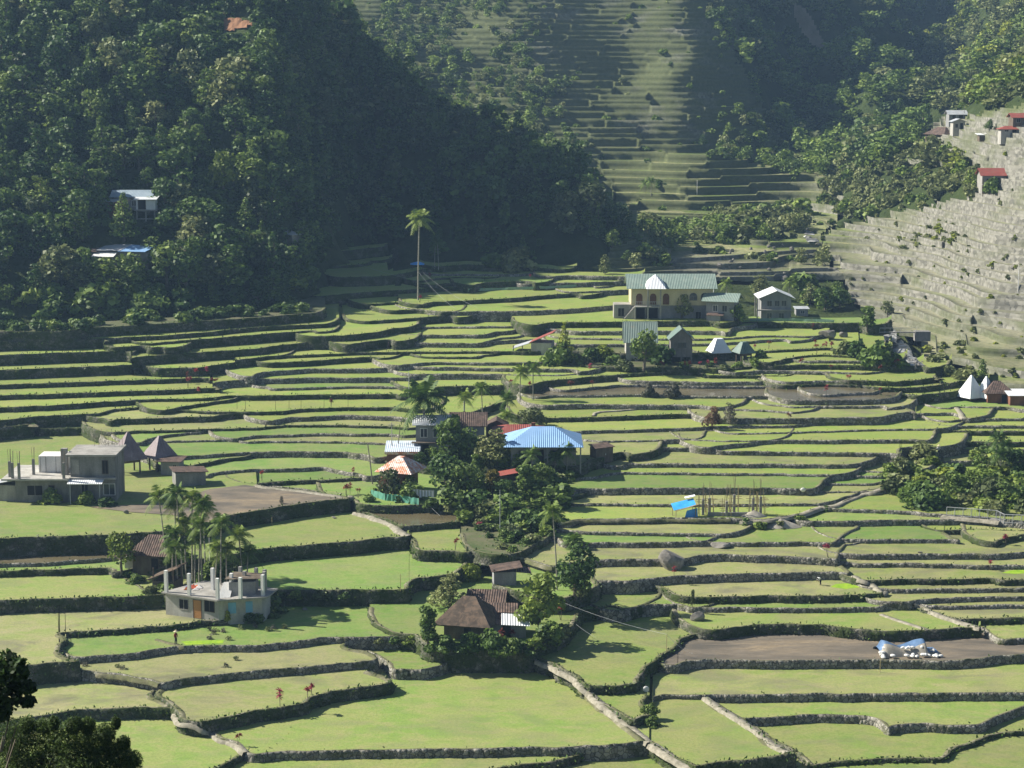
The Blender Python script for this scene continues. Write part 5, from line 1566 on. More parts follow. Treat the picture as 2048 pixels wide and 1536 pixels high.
r, w, s = house('stilt_hut', 'dim wooden hut with an orange-edged roof under the hamlet trees', (1000, 990), (1040, 990), 'hut')
walls(w, 2.6, .3, 2.6, B_WOOD, r); roof('sr', w, 2.6, 2.6, .6, .3, R_RED, r); posts(r, [(.1, .1), (w - .1, .1), (.1, 2.4), (w - .1, 2.4)], -1, .3)

# ---- the yellow building and its neighbours
r, w, s = house('yellow_hall', 'long two-storey yellow building with a pale green roof and arched windows', (1262, 637), (1424, 637), 'building')
d_ = 8.0; zf1, zt = 2.45, 5.7
MB().box(0, w, .25, d_, -1.2, zf1).build('ground_floor', B_BLOCK, r)
MB().box(0, w, 0, d_, zf1 + .02, zt).build('upper_wall', B_YELLOW, r)
roof('gx', w, d_, zt, 2.3, .9, R_GREEN, r)
MB().box(w * .04, w * .36, -1.7, -.01, zf1 - .2, zf1).build('balcony_floor', B_CONC, r)
for x in (.045, .20, .355): MB().box(w * x - .14, w * x + .14, -1.65, -1.37, -1.2, zt + .2 if x > .1 else zf1 - .2).build('column', B_CONC, r)
rl = MB()
for x in np.linspace(.05, .35, 14): rl.box(w * x - .02, w * x + .02, -1.66, -1.62, zf1, zf1 + .85)
rl.box(w * .045, w * .355, -1.67, -1.61, zf1 + .85, zf1 + .92); rl.build('railing', B_STEEL, r)
Fs = [[(w * .175, -2.1, zt + .1), (w * .42, -2.1, zt + .1), (w * .30, 1.6, zt + 2.5)], [(w * .42, -2.1, zt + .1), (w * .42, 1.8, zt + .9), (w * .30, 1.6, zt + 2.5)], [(w * .175, 1.8, zt + .9), (w * .175, -2.1, zt + .1), (w * .30, 1.6, zt + 2.5)]]
obj('porch_roof', roof_mesh('porch_roof', Fs, .07, [R_WHITE]), r)
for x0 in (.065, .235, .395): opening(r, w * x0, w * (x0 + .07), zf1 + .25, zf1 + 1.75, name='door', frame=B_WOOD, pane=B_DOORB, arch=True)
for x0 in (.72, .86): opening(r, w * x0, w * (x0 + .09), zf1 + 1.0, zf1 + 1.75, frame=B_CONCD, arch=True)
for x0, x1 in ((.05, .17), (.19, .33)): opening(r, w * x0, w * x1, -.3, 2.0, y=.22, name='door', frame=B_CONCD, pane=B_DARK)
opening(r, w * .80, w * .86, -.2, 1.2, y=.22, frame=B_CONC, pane=B_DARK)
MB().box(-3.2, -.05, .3, 4.0, -1.2, 2.6).build('annex', B_CONC, r); opening(r, -2.4, -1.3, .4, 1.9, y=.28, frame=B_CONC, pane=B_DARK)
st = MB()
for k in range(10): st.box(-1.5 + k * .22, -1.28 + k * .22, -.9, .2, -1.2, .0 + k * .26)
st.build('stair', B_CONC, r)
def clothes_line(pl, pr, n, label, seed, hang=.9, cols=((.8, .8, .78), (.55, .08, .07), (.45, .5, .6), (.75, .75, .72))):
    """cloths pegged to a sagging line"""
    a, b = G(*pl), G(*pr)
    b = Vector((b.x, b.y, a.z))
    rr = np.random.default_rng(seed)
    t = empty('clothes_line', a, 0, label, 'clothes line')
    D = b - a; L = D.length; D.normalize()
    m = MB().tube([(0, 0, 1.7), tuple(D * L * .5 + Vector((0, 0, 1.6))), tuple(D * L + Vector((0, 0, 1.7)))], .015, 4)
    for q_ in (Vector(), D * L): m.tube([tuple(q_ + Vector((0, 0, -.3))), tuple(q_ + Vector((0, 0, 1.75)))], .03, 5)
    m.build('line', B_STEEL, t)
    for k in range(n):
        f = (k + .5) / n; x0 = D * L * (f - .36 / n); x1 = D * L * (f + .36 / n); zt_ = 1.62; zb = zt_ - hang * rr.uniform(.7, 1.1)
        off = Vector((-D.y, D.x, 0)) * .06
        c_ = cols[int(rr.integers(0, len(cols)))]
        MB().add([tuple(x0 + Vector((0, 0, zt_))), tuple(x1 + Vector((0, 0, zt_))), tuple(x1 + off + Vector((0, 0, zb))), tuple(x0 - off * .5 + Vector((0, 0, zb)))], [(0, 1, 2, 3)]).build('cloth', plain('cloth_%02d%02d%02d' % tuple(int(x * 99) for x in c_), c_, tuple(min(1, x * 1.2) for x in c_), 2.), t)
    return t
clothes_line((1326, 636), (1350, 636), 6, 'white and red washing hung before the ground floor of the yellow building', 5)
r, w, s = house('green_roofed_house', 'small grey house with a light green roof against the end of the yellow building', (1412, 640), (1468, 642))
walls(w, 5.0, -1.2, 3.6, B_BLOCK, r); roof('gx', w, 5.0, 3.6, 1.3, .8, R_GREEN, r)
opening(r, w * .25, w * .40, 1.7, 2.8, frame=B_WHITE); opening(r, w * .58, w * .74, 1.7, 2.8, frame=B_CONC)
MB().box(.4, w * .55, -1.4, -.02, -1.2, 1.1).build('lean_to', B_BLOCK, r)
roof('sf', w * .55, 1.4, 0, .3, .15, R_RUST, r, name='lean_to_roof').location = (.4, -1.4, 1.12)
r, w, s = house('grey_gabled_house', 'grey two-storey block house with a white gable roof beside the yellow building', (1522, 637), (1582, 637))
walls(w, 6.0, -1.2, 3.9, B_BLOCK, r, 'gy', 1.5); roof('gy', w, 6.0, 3.9, 1.5, .7, R_WHITE, r)
MB().box(-.9, w + .4, -.7, .0, 1.55, 1.75).build('balcony_floor', B_CONC, r)
for x0 in (.2, .45, .68): opening(r, w * x0, w * (x0 + .15), 2.4, 3.4, frame=B_CONC)
opening(r, w * .2, w * .35, .0, 1.0, frame=B_CONC); opening(r, w * .6, w * .75, 0, 1.0, frame=B_CONC)
posts(r, [(-.8, -.5), (-.8, 3.0)], -1, 3.9, .1, B_CONC)
r, w, s = house('shed', 'low shed with a flat grey roof beside the grey gabled house', (1592, 632), (1616, 632), 'shed')
walls(w, 2.5, -1.0, 1.5, B_BLOCK, r); roof('sf', w, 2.5, 1.5, .2, .3, R_GREY, r); opening(r, w * .4, w * .7, .5, 1.1, frame=B_WHITE)
# ---- the steep green roof, barn and the two hipped granaries below it
r, w, s = house('steep_roofed_house', 'house with a steep pale green roof half hidden by a dark tree', (1252, 708), (1310, 708))
walls(w, 4.2, -1.5, 2.1, B_PLASTER, r, 'gx', 3.3); roof('gx', w, 4.2, 2.0, 3.4, .5, R_GREEN, r)
r, w, s = house('wooden_barn', 'tall weathered wooden barn with a dark green gable roof on stilts', (1341, 727), (1384, 727), 'barn')
walls(w, 4.2, 1.1, 4.2, B_WOODG, r, 'gy', 1.9); roof('gy', w, 4.2, 4.1, 1.95, .45, R_DGREEN, r)
posts(r, [(.12, .12), (w * .5, .12), (w - .12, .12), (.12, 4.0), (w - .12, 4.0)], -1.2, 1.1, .13, B_WOODG)
opening(r, w * .34, w * .72, 2.7, 3.6, frame=B_WOODG)
native_hut((1418, 717), (1459, 717), 'granary hut under a gleaming white hipped roof', R_WHITE, 27, 1.0, rad(14), top=.62, sq=.95, ov=.1)
native_hut((1470, 718), (1508, 718), 'granary hut under a ribbed green hipped roof next to the white one', R_DGREEN, 21, 1.0, rad(20), top=.45, sq=.92, ov=.1)
r, w, s = house('red_gabled_house', 'white house with a bright red roof and grey lean-to beside the tall pale tree', (1062, 707), (1102, 708))
walls(w, 4.0, -1.2, 1.9, B_PLASTER, r); roof('sr', w, 4.0, 1.9, 1.9, .35, R_RED, r)
Fs = [[(-3.4, 3.6, .9), (-3.4, .2, .75), (.1, .2, 1.95), (.1, 3.6, 2.05)]]
obj('lean_to_roof', roof_mesh('lean_to_roof', Fs, .08, [R_GREY]), r); posts(r, [(-3.2, .4), (-1.6, .4)], -1, 1.3)
# ---- beyond the stream
native_hut((1922, 803), (1968, 803), 'tall gleaming white pyramid roof, the nearer of a pair by the stream', R_WHITE, 44, .6, rad(30), box=True, top=.1, sq=.85)
native_hut((1956, 803), (1992, 803), 'gleaming white pyramid roof half behind its taller twin', R_WHITE, 42, .6, rad(36), box=True, top=.1, sq=.8)
r, w, s = house('rust_roofed_house', 'house with a rust brown hipped roof beside the white pyramid roofs', (1975, 806), (2022, 806))
walls(w, 4.0, -1.0, 1.6, B_BRICK, r); roof('hip', w, 4.0, 1.6, 1.7, .6, R_RUST, r, ridge=.5)
opening(r, w * .6, w * .8, .0, 1.3, name='door', frame=B_WOOD, pane=B_DARK)
r, w, s = house('white_roofed_shed', 'long shed with a flat white roof at the edge beyond the rust roof', (2020, 811), (2090, 811), 'shed')
walls(w, 3.0, -1.0, 1.6, B_BRICK, r); roof('sf', w, 3.0, 1.65, .5, .4, R_WHITE, r)
# ---- on the hillside in the forest
r, w, s = house('hill_house', 'grey house with a bluish zinc gable roof up in the dark forest', (228, 420), (300, 420))
walls(w, 5.0, -2, 2.6, B_BLOCK, r, 'gx', 1.2); roof('gx', w, 5.0, 2.55, 1.2, .7, sheet('bluish_roofing', (.24, .31, .37), (.36, .43, .49)), r)
opening(r, w * .5, w * .62, .8, 1.8, frame=B_WHITE)
r, w, s = house('stilt_shack', 'white shack on a concrete frame of stilts below the zinc-roofed forest house', (273, 443), (311, 443))
walls(w, 2.8, 2.3, 4.3, B_WHITE, r); roof('sf', w, 2.8, 4.3, .5, .4, R_WHITE, r)
posts(r, [(.1, .1), (w * .5, .1), (w - .1, .1), (.1, 2.6), (w - .1, 2.6)], -2.5, 2.3, .11, B_CONC, 'stilt')
MB().box(0, w, .02, .2, .4, .6).build('beam', B_CONC, r); MB().box(-.3, w + .3, -.5, 2.9, 2.1, 2.3).build('floor_slab', B_CONC, r)
opening(r, w * .12, w * .5, 2.4, 4.1, name='door', frame=B_WOOD, pane=B_DARK)
r, w, s = house('hill_hut', 'dim hut with a flat dark roof in the forest behind the stilt shack', (150, 422), (226, 424))
walls(w, 3.2, -2, 2.0, B_BRICK, r); roof('sf', w, 3.2, 2.0, .3, .5, R_GREY, r)
r, w, s = house('long_hill_house', 'long forest house roofed in brown and blue sheets with a white awning', (136, 526), (296, 530))
walls(w, 5.0, -2.5, 2.3, B_WOODG, r)
Fs = [[(-.6, -.6, 2.3), (w * .38, -.6, 2.35), (w * .38, 5.4, 3.1), (-.6, 5.4, 3.0)], [(w * .36, -.3, 2.6), (w * .66, -.3, 2.62), (w * .66, 5.4, 3.25), (w * .36, 5.4, 3.2)], [(w * .64, -.5, 2.5), (w * .98, -.5, 2.5), (w * .98, 5.4, 3.15), (w * .64, 5.4, 3.2)]]
obj('roof', roof_mesh('roof', Fs, .07, [R_RUST, R_GREY, R_BLUE], [0, 1, 2]), r)
MB().slab([(w * .34, -1.6, 1.5), (w * .62, -1.7, 1.55), (w * .62, -.02, 2.2), (w * .34, -.02, 2.1)], .03).build('awning', B_WHITE, r)
opening(r, w * .42, w * .56, .2, 1.1, frame=B_WHITE)
MB().slab([(w * .98, -.3, 1.5), (w * 1.12, -.3, 1.4), (w * 1.12, 3, 1.8), (w * .98, 3, 1.9)], .05).build('side_roof', B_WOOD, r)
r, w, s = house('forest_edge_hut', 'little grey hut at the corner of the forest above the highest paddies', (560, 486), (585, 488), 'hut')
walls(w, 2.0, -2, 1.8, B_CONC, r); roof('pyr', w, 2.0, 1.8, .8, .3, R_GREY, r, top=.1)
r, w, s = house('field_shelter', 'open field shelter under a bright blue tarpaulin by the tall slender palm', (823, 540), (846, 540), 'shelter')
posts(r, [(.1, .1), (w - .1, .1), (.1, 1.8), (w - .1, 1.8)], -.5, 1.3, .05)
Fs = [[(-.3, -.4, 1.15), (w + .3, -.3, 1.1), (w * .6, 1.0, 1.75)], [(w + .3, -.3, 1.1), (w + .2, 2.2, 1.2), (w * .6, 1.0, 1.75)], [(w + .2, 2.2, 1.2), (-.3, 2.2, 1.25), (w * .6, 1.0, 1.75)], [(-.3, 2.2, 1.25), (-.3, -.4, 1.15), (w * .6, 1.0, 1.75)]]
obj('tarpaulin', roof_mesh('tarpaulin', Fs, .03, [R_TARP]), r)
# ---- village at the top of the grey terraces
for nm, lb, pl, pr, dd_, hh, kd, rh_, wm, rm in (
    ('village_house', 'big dark house with a rust-topped hipped roof at the end of the upper village', (1850, 283), (1888, 285), 5.0, 2.0, 'hip', 2.0, B_WOOD, R_RUST),
    ('village_house', 'grey gabled house, highest of the upper village, by the tall post', (1898, 241), (1932, 241), 4.0, 1.6, 'gx', 1.1, B_BLOCK, R_GREY),
    ('village_house', 'pale concrete house below the highest gabled one of the upper village', (1906, 259), (1930, 259), 3.5, 2.0, 'gy', .8, B_PLASTER, R_GREY),
    ('village_shed', 'low open shed with a white roof on the edge of the upper village terrace', (1959, 277), (1978, 277), 2.5, .9, 'sf', .3, B_WOOD, R_WHITE),
    ('village_house', 'house with a red gable roof at the far edge of the upper village', (2026, 249), (2064, 249), 4.5, 1.6, 'gx', 1.0, B_WOOD, R_RED),
    ('village_house', 'low house with a thin red roof edge below the red gable of the upper village', (2002, 267), (2040, 267), 3.0, 1.0, 'hip', .7, B_PLASTER, R_RED),
    ('terrace_house', 'lone house with a red gable roof on the rim of the grey terraces', (1964, 370), (2008, 370), 5.0, 2.1, 'gx', 1.6, B_CONC, R_RED)):
    r, w, s = house(nm, lb, pl, pr)
    walls(w, dd_, -2.5, hh, wm, r, kd if kd in ('gx', 'gy') else None, rh_); roof(kd, w, dd_, hh, rh_, .5, rm, r)
    opening(r, w * .2, w * .38, .5, min(1.4, hh - .2), frame=B_CONC, pane=B_DARK); opening(r, w * .6, w * .8, .1, min(1.6, hh - .2), name='door', frame=B_WOOD, pane=B_DARK)
    if nm == 'terrace_house':
        MB().box(-.2, w + .2, -1.3, -.02, .0, .15).build('balcony_floor', B_CONC, r); posts(r, [(0, -1.1), (w * .5, -1.1), (w, -1.1)], -2.5, 1.9, .09, B_WOOD)
        Fs = [[(w * .3, -1.6, 2.0), (w * .7, -1.6, 2.0), (w * .5, 1.5, 3.0)]]
# ---- blue shelter and the building site
r, w, s = house('tarp_shelter', 'bright blue tarpaulin lean-to on the narrow terrace by the bamboo scaffolds', (1350, 1035), (1394, 1033), 'shelter')
MB().slab([(-.3, -.5, 1.05), (w * .9, -.5, 1.65), (w * .95, 1.3, 2.15), (-.2, 1.3, 1.55)], .03).build('tarpaulin', R_TARP, r)
MB().slab([(w * .55, 1.1, 2.2), (w * 1.0, .9, 2.5), (w * 1.02, 1.4, 2.6), (w * .57, 1.6, 2.3)], .04).build('zinc_sheet', R_WHITE, r)
MB().slab([(-.1, -.62, .95), (w * 1.02, -.62, 1.72), (w * 1.02, -.5, 1.8), (-.1, -.5, 1.0)], .05).build('edge_plank', B_BAMBOO, r)
MB().add([(w * .4, -.4, .0), (w * 1.0, -.4, 0), (w * .98, -.3, 1.2), (w * .5, -.3, .9)], [(0, 1, 2, 3)]).build('hanging_sheet', R_TARP, r)
posts(r, [(0, -.4), (w * .9, -.4), (0, 1.2), (w * .9, 1.2)], -.4, 1.1, .04, B_BAMBOO); posts(r, [(w * .9, -.38)], 1.1, 1.6, .04, B_BAMBOO)
def scaffold(u, v, hpx, label, seed, nx=2):
    p = G(u, v); s = px2m(p); h = hpx * s; rr = np.random.default_rng(seed)
    t = empty('column_scaffold', p, 0, label, 'scaffold')
    MB().box(-.16, .16, -.16, .16, -.4, h * .48).build('concrete_column', B_CONC, t)
    b = MB()
    for k in range(4): b.tube([(rr.normal(0, .03), rr.normal(0, .03), h * .45), (rr.normal(0, .12), rr.normal(0, .12), h * rr.uniform(.85, 1.05))], .02, 4)
    b.build('rebar', B_WOOD, t)
    f = MB()
    for (x, y) in ((-.55, -.5), (.55, -.5), (.55, .5), (-.55, .5)): f.tube([(x, y, -.4), (x * .9 + rr.normal(0, .08), y, h * rr.uniform(.5, .75))], .04, 5)
    for z in (h * .2, h * .42):
        f.tube([(-.9, -.5, z), (1.0, -.5, z + rr.normal(0, .1))], .035, 5); f.tube([(.55, -.8, z + .1), (.55, .8, z + .1)], .035, 5); f.tube([(-.9, .5, z + .1), (1.0, .5, z)], .035, 5)
    f.build('bamboo_frame', B_BAMBOO, t)
SCF = ((1406, 1030, 70, 'bamboo-framed column nearest the blue tarpaulin'), (1419, 1026, 66, 'second bamboo-framed column along from the blue tarpaulin'), (1453, 1032, 64, 'bamboo-framed column in the middle of the building site'),
       (1468, 1028, 84, 'bamboo-framed column with the tallest iron rods of the site'), (1506, 1028, 70, 'bamboo-framed column beside the sand heap'), (1521, 1030, 80, 'bamboo-framed column standing in front of the sand heap'))
for k, q_ in enumerate(SCF): scaffold(*q_, 50 + k)
def heap(name, pl, pr, h, mat, label, seed, cat, depth=.5):
    a, b = G(*pl), G(*pr); rr = np.random.default_rng(seed)
    c = (a + b) / 2; L = (b - a).length / 2
    V, F = [], []; n, mrow = 18, 6
    for j in range(mrow):
        f = j / (mrow - 1)
        for k in range(n):
            an = 6.283 * k / n; q_ = 1 - f
            V.append((math.cos(an) * L * q_ * (1 + rr.normal(0, .05)), math.sin(an) * L * depth * q_, -.2 + (h + .2) * (f ** .8) * (1 + rr.normal(0, .06))))
    for j in range(mrow - 1):
        for k in range(n): F.append((j * n + k, j * n + (k + 1) % n, (j + 1) * n + (k + 1) % n, (j + 1) * n + k))
    o = obj(name, mesh_np(name, V, F, mat, True), None, (c.x, c.y, min(a.z, b.z)))
    return tag(o, label, cat)
heap('sand_heap', (1478, 1033), (1538, 1033), .8, B_SAND, 'low heap of pale sand at the building site', 4, 'sand heap')
heap('sand_heap', (1522, 1052), (1600, 1046), .8, B_SAND, 'broad bare mound of pale earth beside the path below the building site', 6, 'earth mound')
bf_ = site((1416, 1032), (1520, 1032))
t = empty('foundation_beam', bf_[0], bf_[1], 'long low concrete foundation beam between the scaffolded columns', 'foundation')
MB().box(0, bf_[2], 0, .3, -.3, .45).build('beam', B_CONC, t)
# ------------------------------------------------------------------ paths, ploughed patches, stream (lying on the ground)
def ribbon(name, px, wd, mat, lift=.06, z=None, rise=None):
    """a narrow raised strip along pixels of the ground, at least a hand above it"""
    P = []
    for (u0, v0), (u1, v1) in zip(px[:-1], px[1:]):
        n = max(1, int(math.hypot(u1 - u0, 2 * (v1 - v0)) / 7))
        for k in range(n): P.append((u0 + (u1 - u0) * k / n, v0 + (v1 - v0) * k / n))
    P.append(px[-1])
    Q = [G(*p) for p in P]
    zs = np.array([q.z for q in Q]); 
    for _ in range(3): zs = np.array([zs[max(0, k - 1):k + 2].mean() for k in range(len(zs))])
    V, F = [], []
    for k, q in enumerate(Q):
        d = (Q[min(k + 1, len(Q) - 1)] - Q[max(k - 1, 0)]); d.z = 0; d.normalize()
        nv = Vector((-d.y, d.x, 0)); w1 = wd * (.92 + .16 * random.random())
        zt_ = zs[k] + lift
        V += [tuple(q + nv * w1 * .75)[:2] + (zt_ - .35,), tuple(q + nv * w1 * .5)[:2] + (zt_,), tuple(q - nv * w1 * .5)[:2] + (zt_,), tuple(q - nv * w1 * .75)[:2] + (zt_ - .35,)]
        if k:
            o = 4 * (k - 1)
            for j in range(3): F.append((o + j, o + j + 1, o + j + 5, o + j + 4))
    return tag(obj(name, mesh_np(name, V, np.array(F), mat)), kind='structure')
ribbon('footpath', [(1066, 1318), (1110, 1336), (1150, 1358), (1186, 1394), (1230, 1430), (1270, 1462), (1300, 1487)], .75, M_PATH, .1)
ribbon('footpath', [(1160, 1378), (1195, 1412), (1240, 1450), (1285, 1484)], .55, M_BUND, .18)
ribbon('footpath', [(1304, 1489), (1340, 1512), (1386, 1540)], .9, M_PATH, .1)
ribbon('footpath', [(1411, 1396), (1436, 1415), (1481, 1442), (1514, 1464), (1536, 1484), (1575, 1506)], .7, M_PATH, .1)
ribbon('earth_bund', [(1762, 1230), (1790, 1240), (1830, 1253), (1856, 1261)], .5, M_PATH, .12)
ribbon('footpath', [(1826, 1206), (1868, 1227), (1911, 1243), (1960, 1257)], .6, M_PATH, .14)
ribbon('footpath', [(1706, 1154), (1734, 1164), (1757, 1180), (1770, 1189)], .6, M_PATH, .14)
ribbon('footpath', [(350, 1440), (392, 1452), (436, 1478), (480, 1494), (492, 1507)], .6, M_PATH, .12)
ribbon('footpath', [(194, 1349), (250, 1354), (300, 1364), (320, 1369)], .6, M_BUND, .14)
ribbon('footpath', [(312, 1280), (340, 1288), (368, 1294)], .4, M_BUND, .12)
ribbon('footpath', [(712, 1026), (750, 1036), (786, 1051), (797, 1062), (818, 1074)], .9, M_PATH, .14)
ribbon('footpath', [(516, 972), (530, 976), (587, 982), (660, 991), (690, 996), (702, 999)], .8, M_PATH, .12)
ribbon('footpath', [(1036, 1113), (1062, 1123), (1104, 1136)], .7, M_BUND, .1)
ribbon('footpath', [(1480, 1044), (1540, 1040), (1600, 1030), (1640, 1016), (1668, 1013), (1700, 1000), (1735, 986), (1766, 979)], .8, M_PATH, .12)
ribbon('footpath', [(1130, 1047), (1154, 1041), (1249, 1040), (1349, 1039), (1461, 1039)], .5, M_BUND, .1)
ribbon('footpath', [(1878, 914), (1886, 930), (1896, 944)], .9, M_BUND, .12)
ribbon('footpath', [(1912, 815), (1930, 838), (1926, 842)], .7, M_PATH, .12)
ribbon('earth_bund', [(1187, 833), (1189, 828), (1200, 825), (1236, 823), (1270, 820)], .5, M_PATH, .18)
ribbon('footpath', [(1885, 1032), (1925, 1036), (1980, 1041), (2000, 1044)], 1.2, M_PATH, .12)
def patch(name, px, mat, lift=.012):
    Q = [G(*p) for p in px]; zm = sorted(q.z for q in Q)[len(Q) // 2]
    P = [on_z(u, v, zm) for u, v in px]
    me = mesh_np(name, [(p.x, p.y, zm + lift) for p in P], [tuple(range(len(P)))], mat)
    return tag(obj(name, me), kind='structure')
patch('ploughed_field', [(180, 1014), (260, 1024), (345, 1030), (420, 1046), (455, 1034), (512, 1022), (587, 1010), (662, 1000), (695, 997), (660, 991), (587, 982), (528, 975), (490, 970), (420, 978), (330, 1006)], PAD['m'])
patch('seedling_bed', [(1661, 1174), (1672, 1168), (1700, 1166), (1730, 1168), (1718, 1175), (1690, 1178)], node_mat('seedling_green', lambda nt, b: base(nt, b, ramp(nt, noise(nt, pos(nt), 1.5), [(.35, (.16, .30, .015)), (.7, (.30, .42, .03))]))))
patch('seedling_bed', [(362, 1283), (400, 1281), (448, 1280), (446, 1287), (410, 1288), (372, 1290)], MATS['seedling_green'])
patch('seedling_bed', [(2003, 1146), (2020, 1141), (2062, 1138), (2062, 1146), (2030, 1148)], MATS['seedling_green'])
def mk(nt, b):
    p = pos(nt)
    v = N(nt, 'ShaderNodeTexVoronoi'); v.inputs['Scale'].default_value = .8; nt.links.new(p, v.inputs['Vector'])
    bw = N(nt, 'ShaderNodeRGBToBW'); nt.links.new(v.outputs['Color'], bw.inputs[0])
    base(nt, b, ramp(nt, bw.outputs[0], [(.2, (.07, .07, .065)), (.5, (.20, .195, .18)), (.85, (.55, .55, .54))]))
    bump(nt, b, v.outputs['Distance'], 1.0, .5)
M_STREAM = node_mat('stream_foam', mk, .35, .4)
ribbon('stream', [(1606, 452), (1616, 462), (1622, 474), (1628, 486)], 2.0, M_STREAM, .2)
ribbon('stream', [(1775, 668), (1788, 684), (1796, 696), (1808, 708), (1820, 722), (1836, 733)], 2.3, M_STREAM, .2)

def drape(name, poly, mat, lift=.45, st=5):
    us = [p[0] for p in poly]; vs = [p[1] for p in poly]
    V, F, ix = [], [], {}
    for v in np.arange(min(vs), max(vs), st):
        for u in np.arange(min(us), max(us), st):
            q = [(u, v), (u + st, v), (u + st, v + st), (u, v + st)]
            if not inpoly(np.array([u + st / 2]), np.array([v + st / 2]), poly)[0]: continue
            f = []
            for c in q:
                if c not in ix:
                    p = G(*c); p.z += lift * (.6 + .8 * random.random()); ix[c] = len(V); V.append(tuple(p))
                f.append(ix[c])
            P4 = [Vector(V[i]) for i in f]
            if max((a - b).length for a in P4 for b in P4) < 14: F.append(tuple(f[::-1]))
    return tag(obj(name, mesh_np(name, V, F, mat)), kind='structure')
M_SOIL = plain('red_soil', (.19, .095, .05), (.31, .165, .09), .2, streak=False)
M_SCAR = plain('bare_hillside_earth', (.14, .115, .08), (.25, .205, .15), .15, streak=False)
drape('bare_soil', [(444, 50), (452, 40), (476, 40), (500, 46), (505, 56), (480, 60), (452, 66)], M_SOIL)
drape('bare_soil', [(370, 2), (400, 10), (450, 30), (446, 42), (420, 30), (380, 14)], M_SCAR)
drape('landslip', [(1590, 8), (1612, 20), (1640, 70), (1650, 100), (1626, 92), (1604, 66), (1588, 30)], M_SCAR)
drape('landslip', [(1612, 70), (1630, 66), (1660, 96), (1668, 110), (1640, 100)], M_SCAR)

# ------------------------------------------------------------------ boulders
def boulder(name, p, rx, ry, rz_, label, seed, mat=B_ROCK, cat='boulder', group=None, lean=0.0):
    rr = np.random.default_rng(seed)
    bm = bmesh.new(); bmesh.ops.create_icosphere(bm, subdivisions=3, radius=1.0)
    ax = rr.normal(size=(9, 3)); ax /= np.linalg.norm(ax, axis=1)[:, None]; cut = rr.uniform(.42, .85, 9)
    for v in bm.verts:
        q = np.array(v.co)
        for a_, c_ in zip(ax, cut):
            dd_ = q @ a_
            if dd_ > c_: q = q - a_ * (dd_ - c_) * .97
        q = q * (1 + .06 * (vnoise(np.array([q[0] * 3 + 9]), np.array([q[1] * 3 + q[2] * 2 + 9]), seed)[0] - .5))
        v.co = (q[0] * rx + lean * q[2] * rx, q[1] * ry, q[2] * rz_ + rz_ * .45)
    me = bpy.data.meshes.new(name); bm.to_mesh(me); bm.free(); me.materials.append(mat)
    return tag(obj(name, me, None, p), label, cat, group)
def boulder_px(u, v, wpx, hpx, label, seed, **kw):
    p = G(u, v); s = px2m(p)
    return boulder('boulder', p, wpx * s / 2, wpx * s / 2.4, hpx * s / 1.45, label, seed, **kw)
boulder('boulder', G(1338, 1118) + Vector((0, -.6, -1.0)), 2.0, 1.7, 1.75, 'huge dark boulder with a pale flank sitting on the terrace wall', 1)
boulder_px(1394, 1240, 32, 22, 'pointed grey boulder beneath the slim sapling at the wall corner', 2)
boulder_px(1655, 676, 42, 19, 'long rounded brown boulder on the stony bank below the lone dark tree', 3)
boulder_px(1686, 674, 20, 13, 'small dark boulder close beside the long rounded one', 4)
boulder_px(1984, 1050, 34, 14, 'flat rock built into the wall end below the railing', 5)
boulder_px(1440, 1092, 44, 10, 'flat pale rock lying in the terrace wall uphill of the huge boulder', 6)
boulder_px(252, 1027, 12, 8, 'single small rock in the green field below the grey house', 7)
boulder_px(609, 1220, 14, 7, 'pale rock in the bright paddy under the overgrown wall', 8)
boulder_px(1568, 560, 16, 14, 'black boulder among the stones above the grey gabled house', 9)
boulder_px(2027, 538, 12, 10, 'round black boulder high on the grey terraces by the pole', 10)
boulder_px(668, 1036, 14, 4, 'flat white stone lying in the paddy near the pond path', 11)
boulder_px(1840, 1106, 12, 4, 'flat white stone in the paddy above a long stone wall', 12)
for k in range(26):
    u, v = rng.uniform(1420, 1640), rng.uniform(488, 552)
    boulder_px(u, v, rng.uniform(5, 13), rng.uniform(3, 8), 'dark stone in the rubble field below the mountain stream', 100 + k, group='stones of the rubble field', cat='stone')
for k in range(46):
    f = rng.random(); u = 1782 + 58 * f + rng.normal(0, 7); v = 676 + 60 * f + rng.normal(0, 4)
    boulder_px(u, v, rng.uniform(4, 9), rng.uniform(3, 6), 'grey stone in the bed of the white stream', 140 + k, group='stones in the stream bed', cat='stone')

# ------------------------------------------------------------------ palms
def palm_px(u, v, top, label, kind='areca', seed=0, du=0, group=None):
    """palm rooted at pixel (u,v) with its crown centre at row top"""
    p = G(u, v); s = px2m(p)
    return palm(p - Vector((0, 0, .1)), (v - top) * s, label, kind, seed, (du * s, 0), group)
palm_px(850, 910, 796, 'big coconut palm with a wide drooping crown in front of the grey house', 'coco', 3, -2)
palm_px(836, 600, 436, 'tall slender coconut palm standing alone against the dark hillside', 'tall', 5, 4)
palm_px(869, 535, 472, 'slim areca palm, smaller companion of the tall lone coconut palm', 'areca', 6, 3)
palm_px(877, 535, 484, 'thin areca palm close behind the companion of the tall coconut palm', 'areca', 7, -2)
GROVE = [(333, 1140, 984, -12), (352, 1150, 1002, 2), (365, 1160, 976, -8), (385, 1165, 985, 4), (398, 1168, 998, 12), (411, 1150, 1008, -2), (372, 1158, 1040, 0), (345, 1168, 1062, 4), (442, 1192, 1036, 4), (430, 1188, 1090, 8),
         (454, 1186, 1092, 0), (486, 1185, 1064, -6), (494, 1182, 1098, 4), (390, 1172, 1070, 3), (356, 1175, 1090, -4), (404, 1178, 1040, 0)]
for k, (u, v, t_, du) in enumerate(GROVE):
    palm_px(u, v, t_, 'slender areca palm in the dense grove behind the unfinished house', 'areca', 20 + k, du, 'areca palms of the grove')
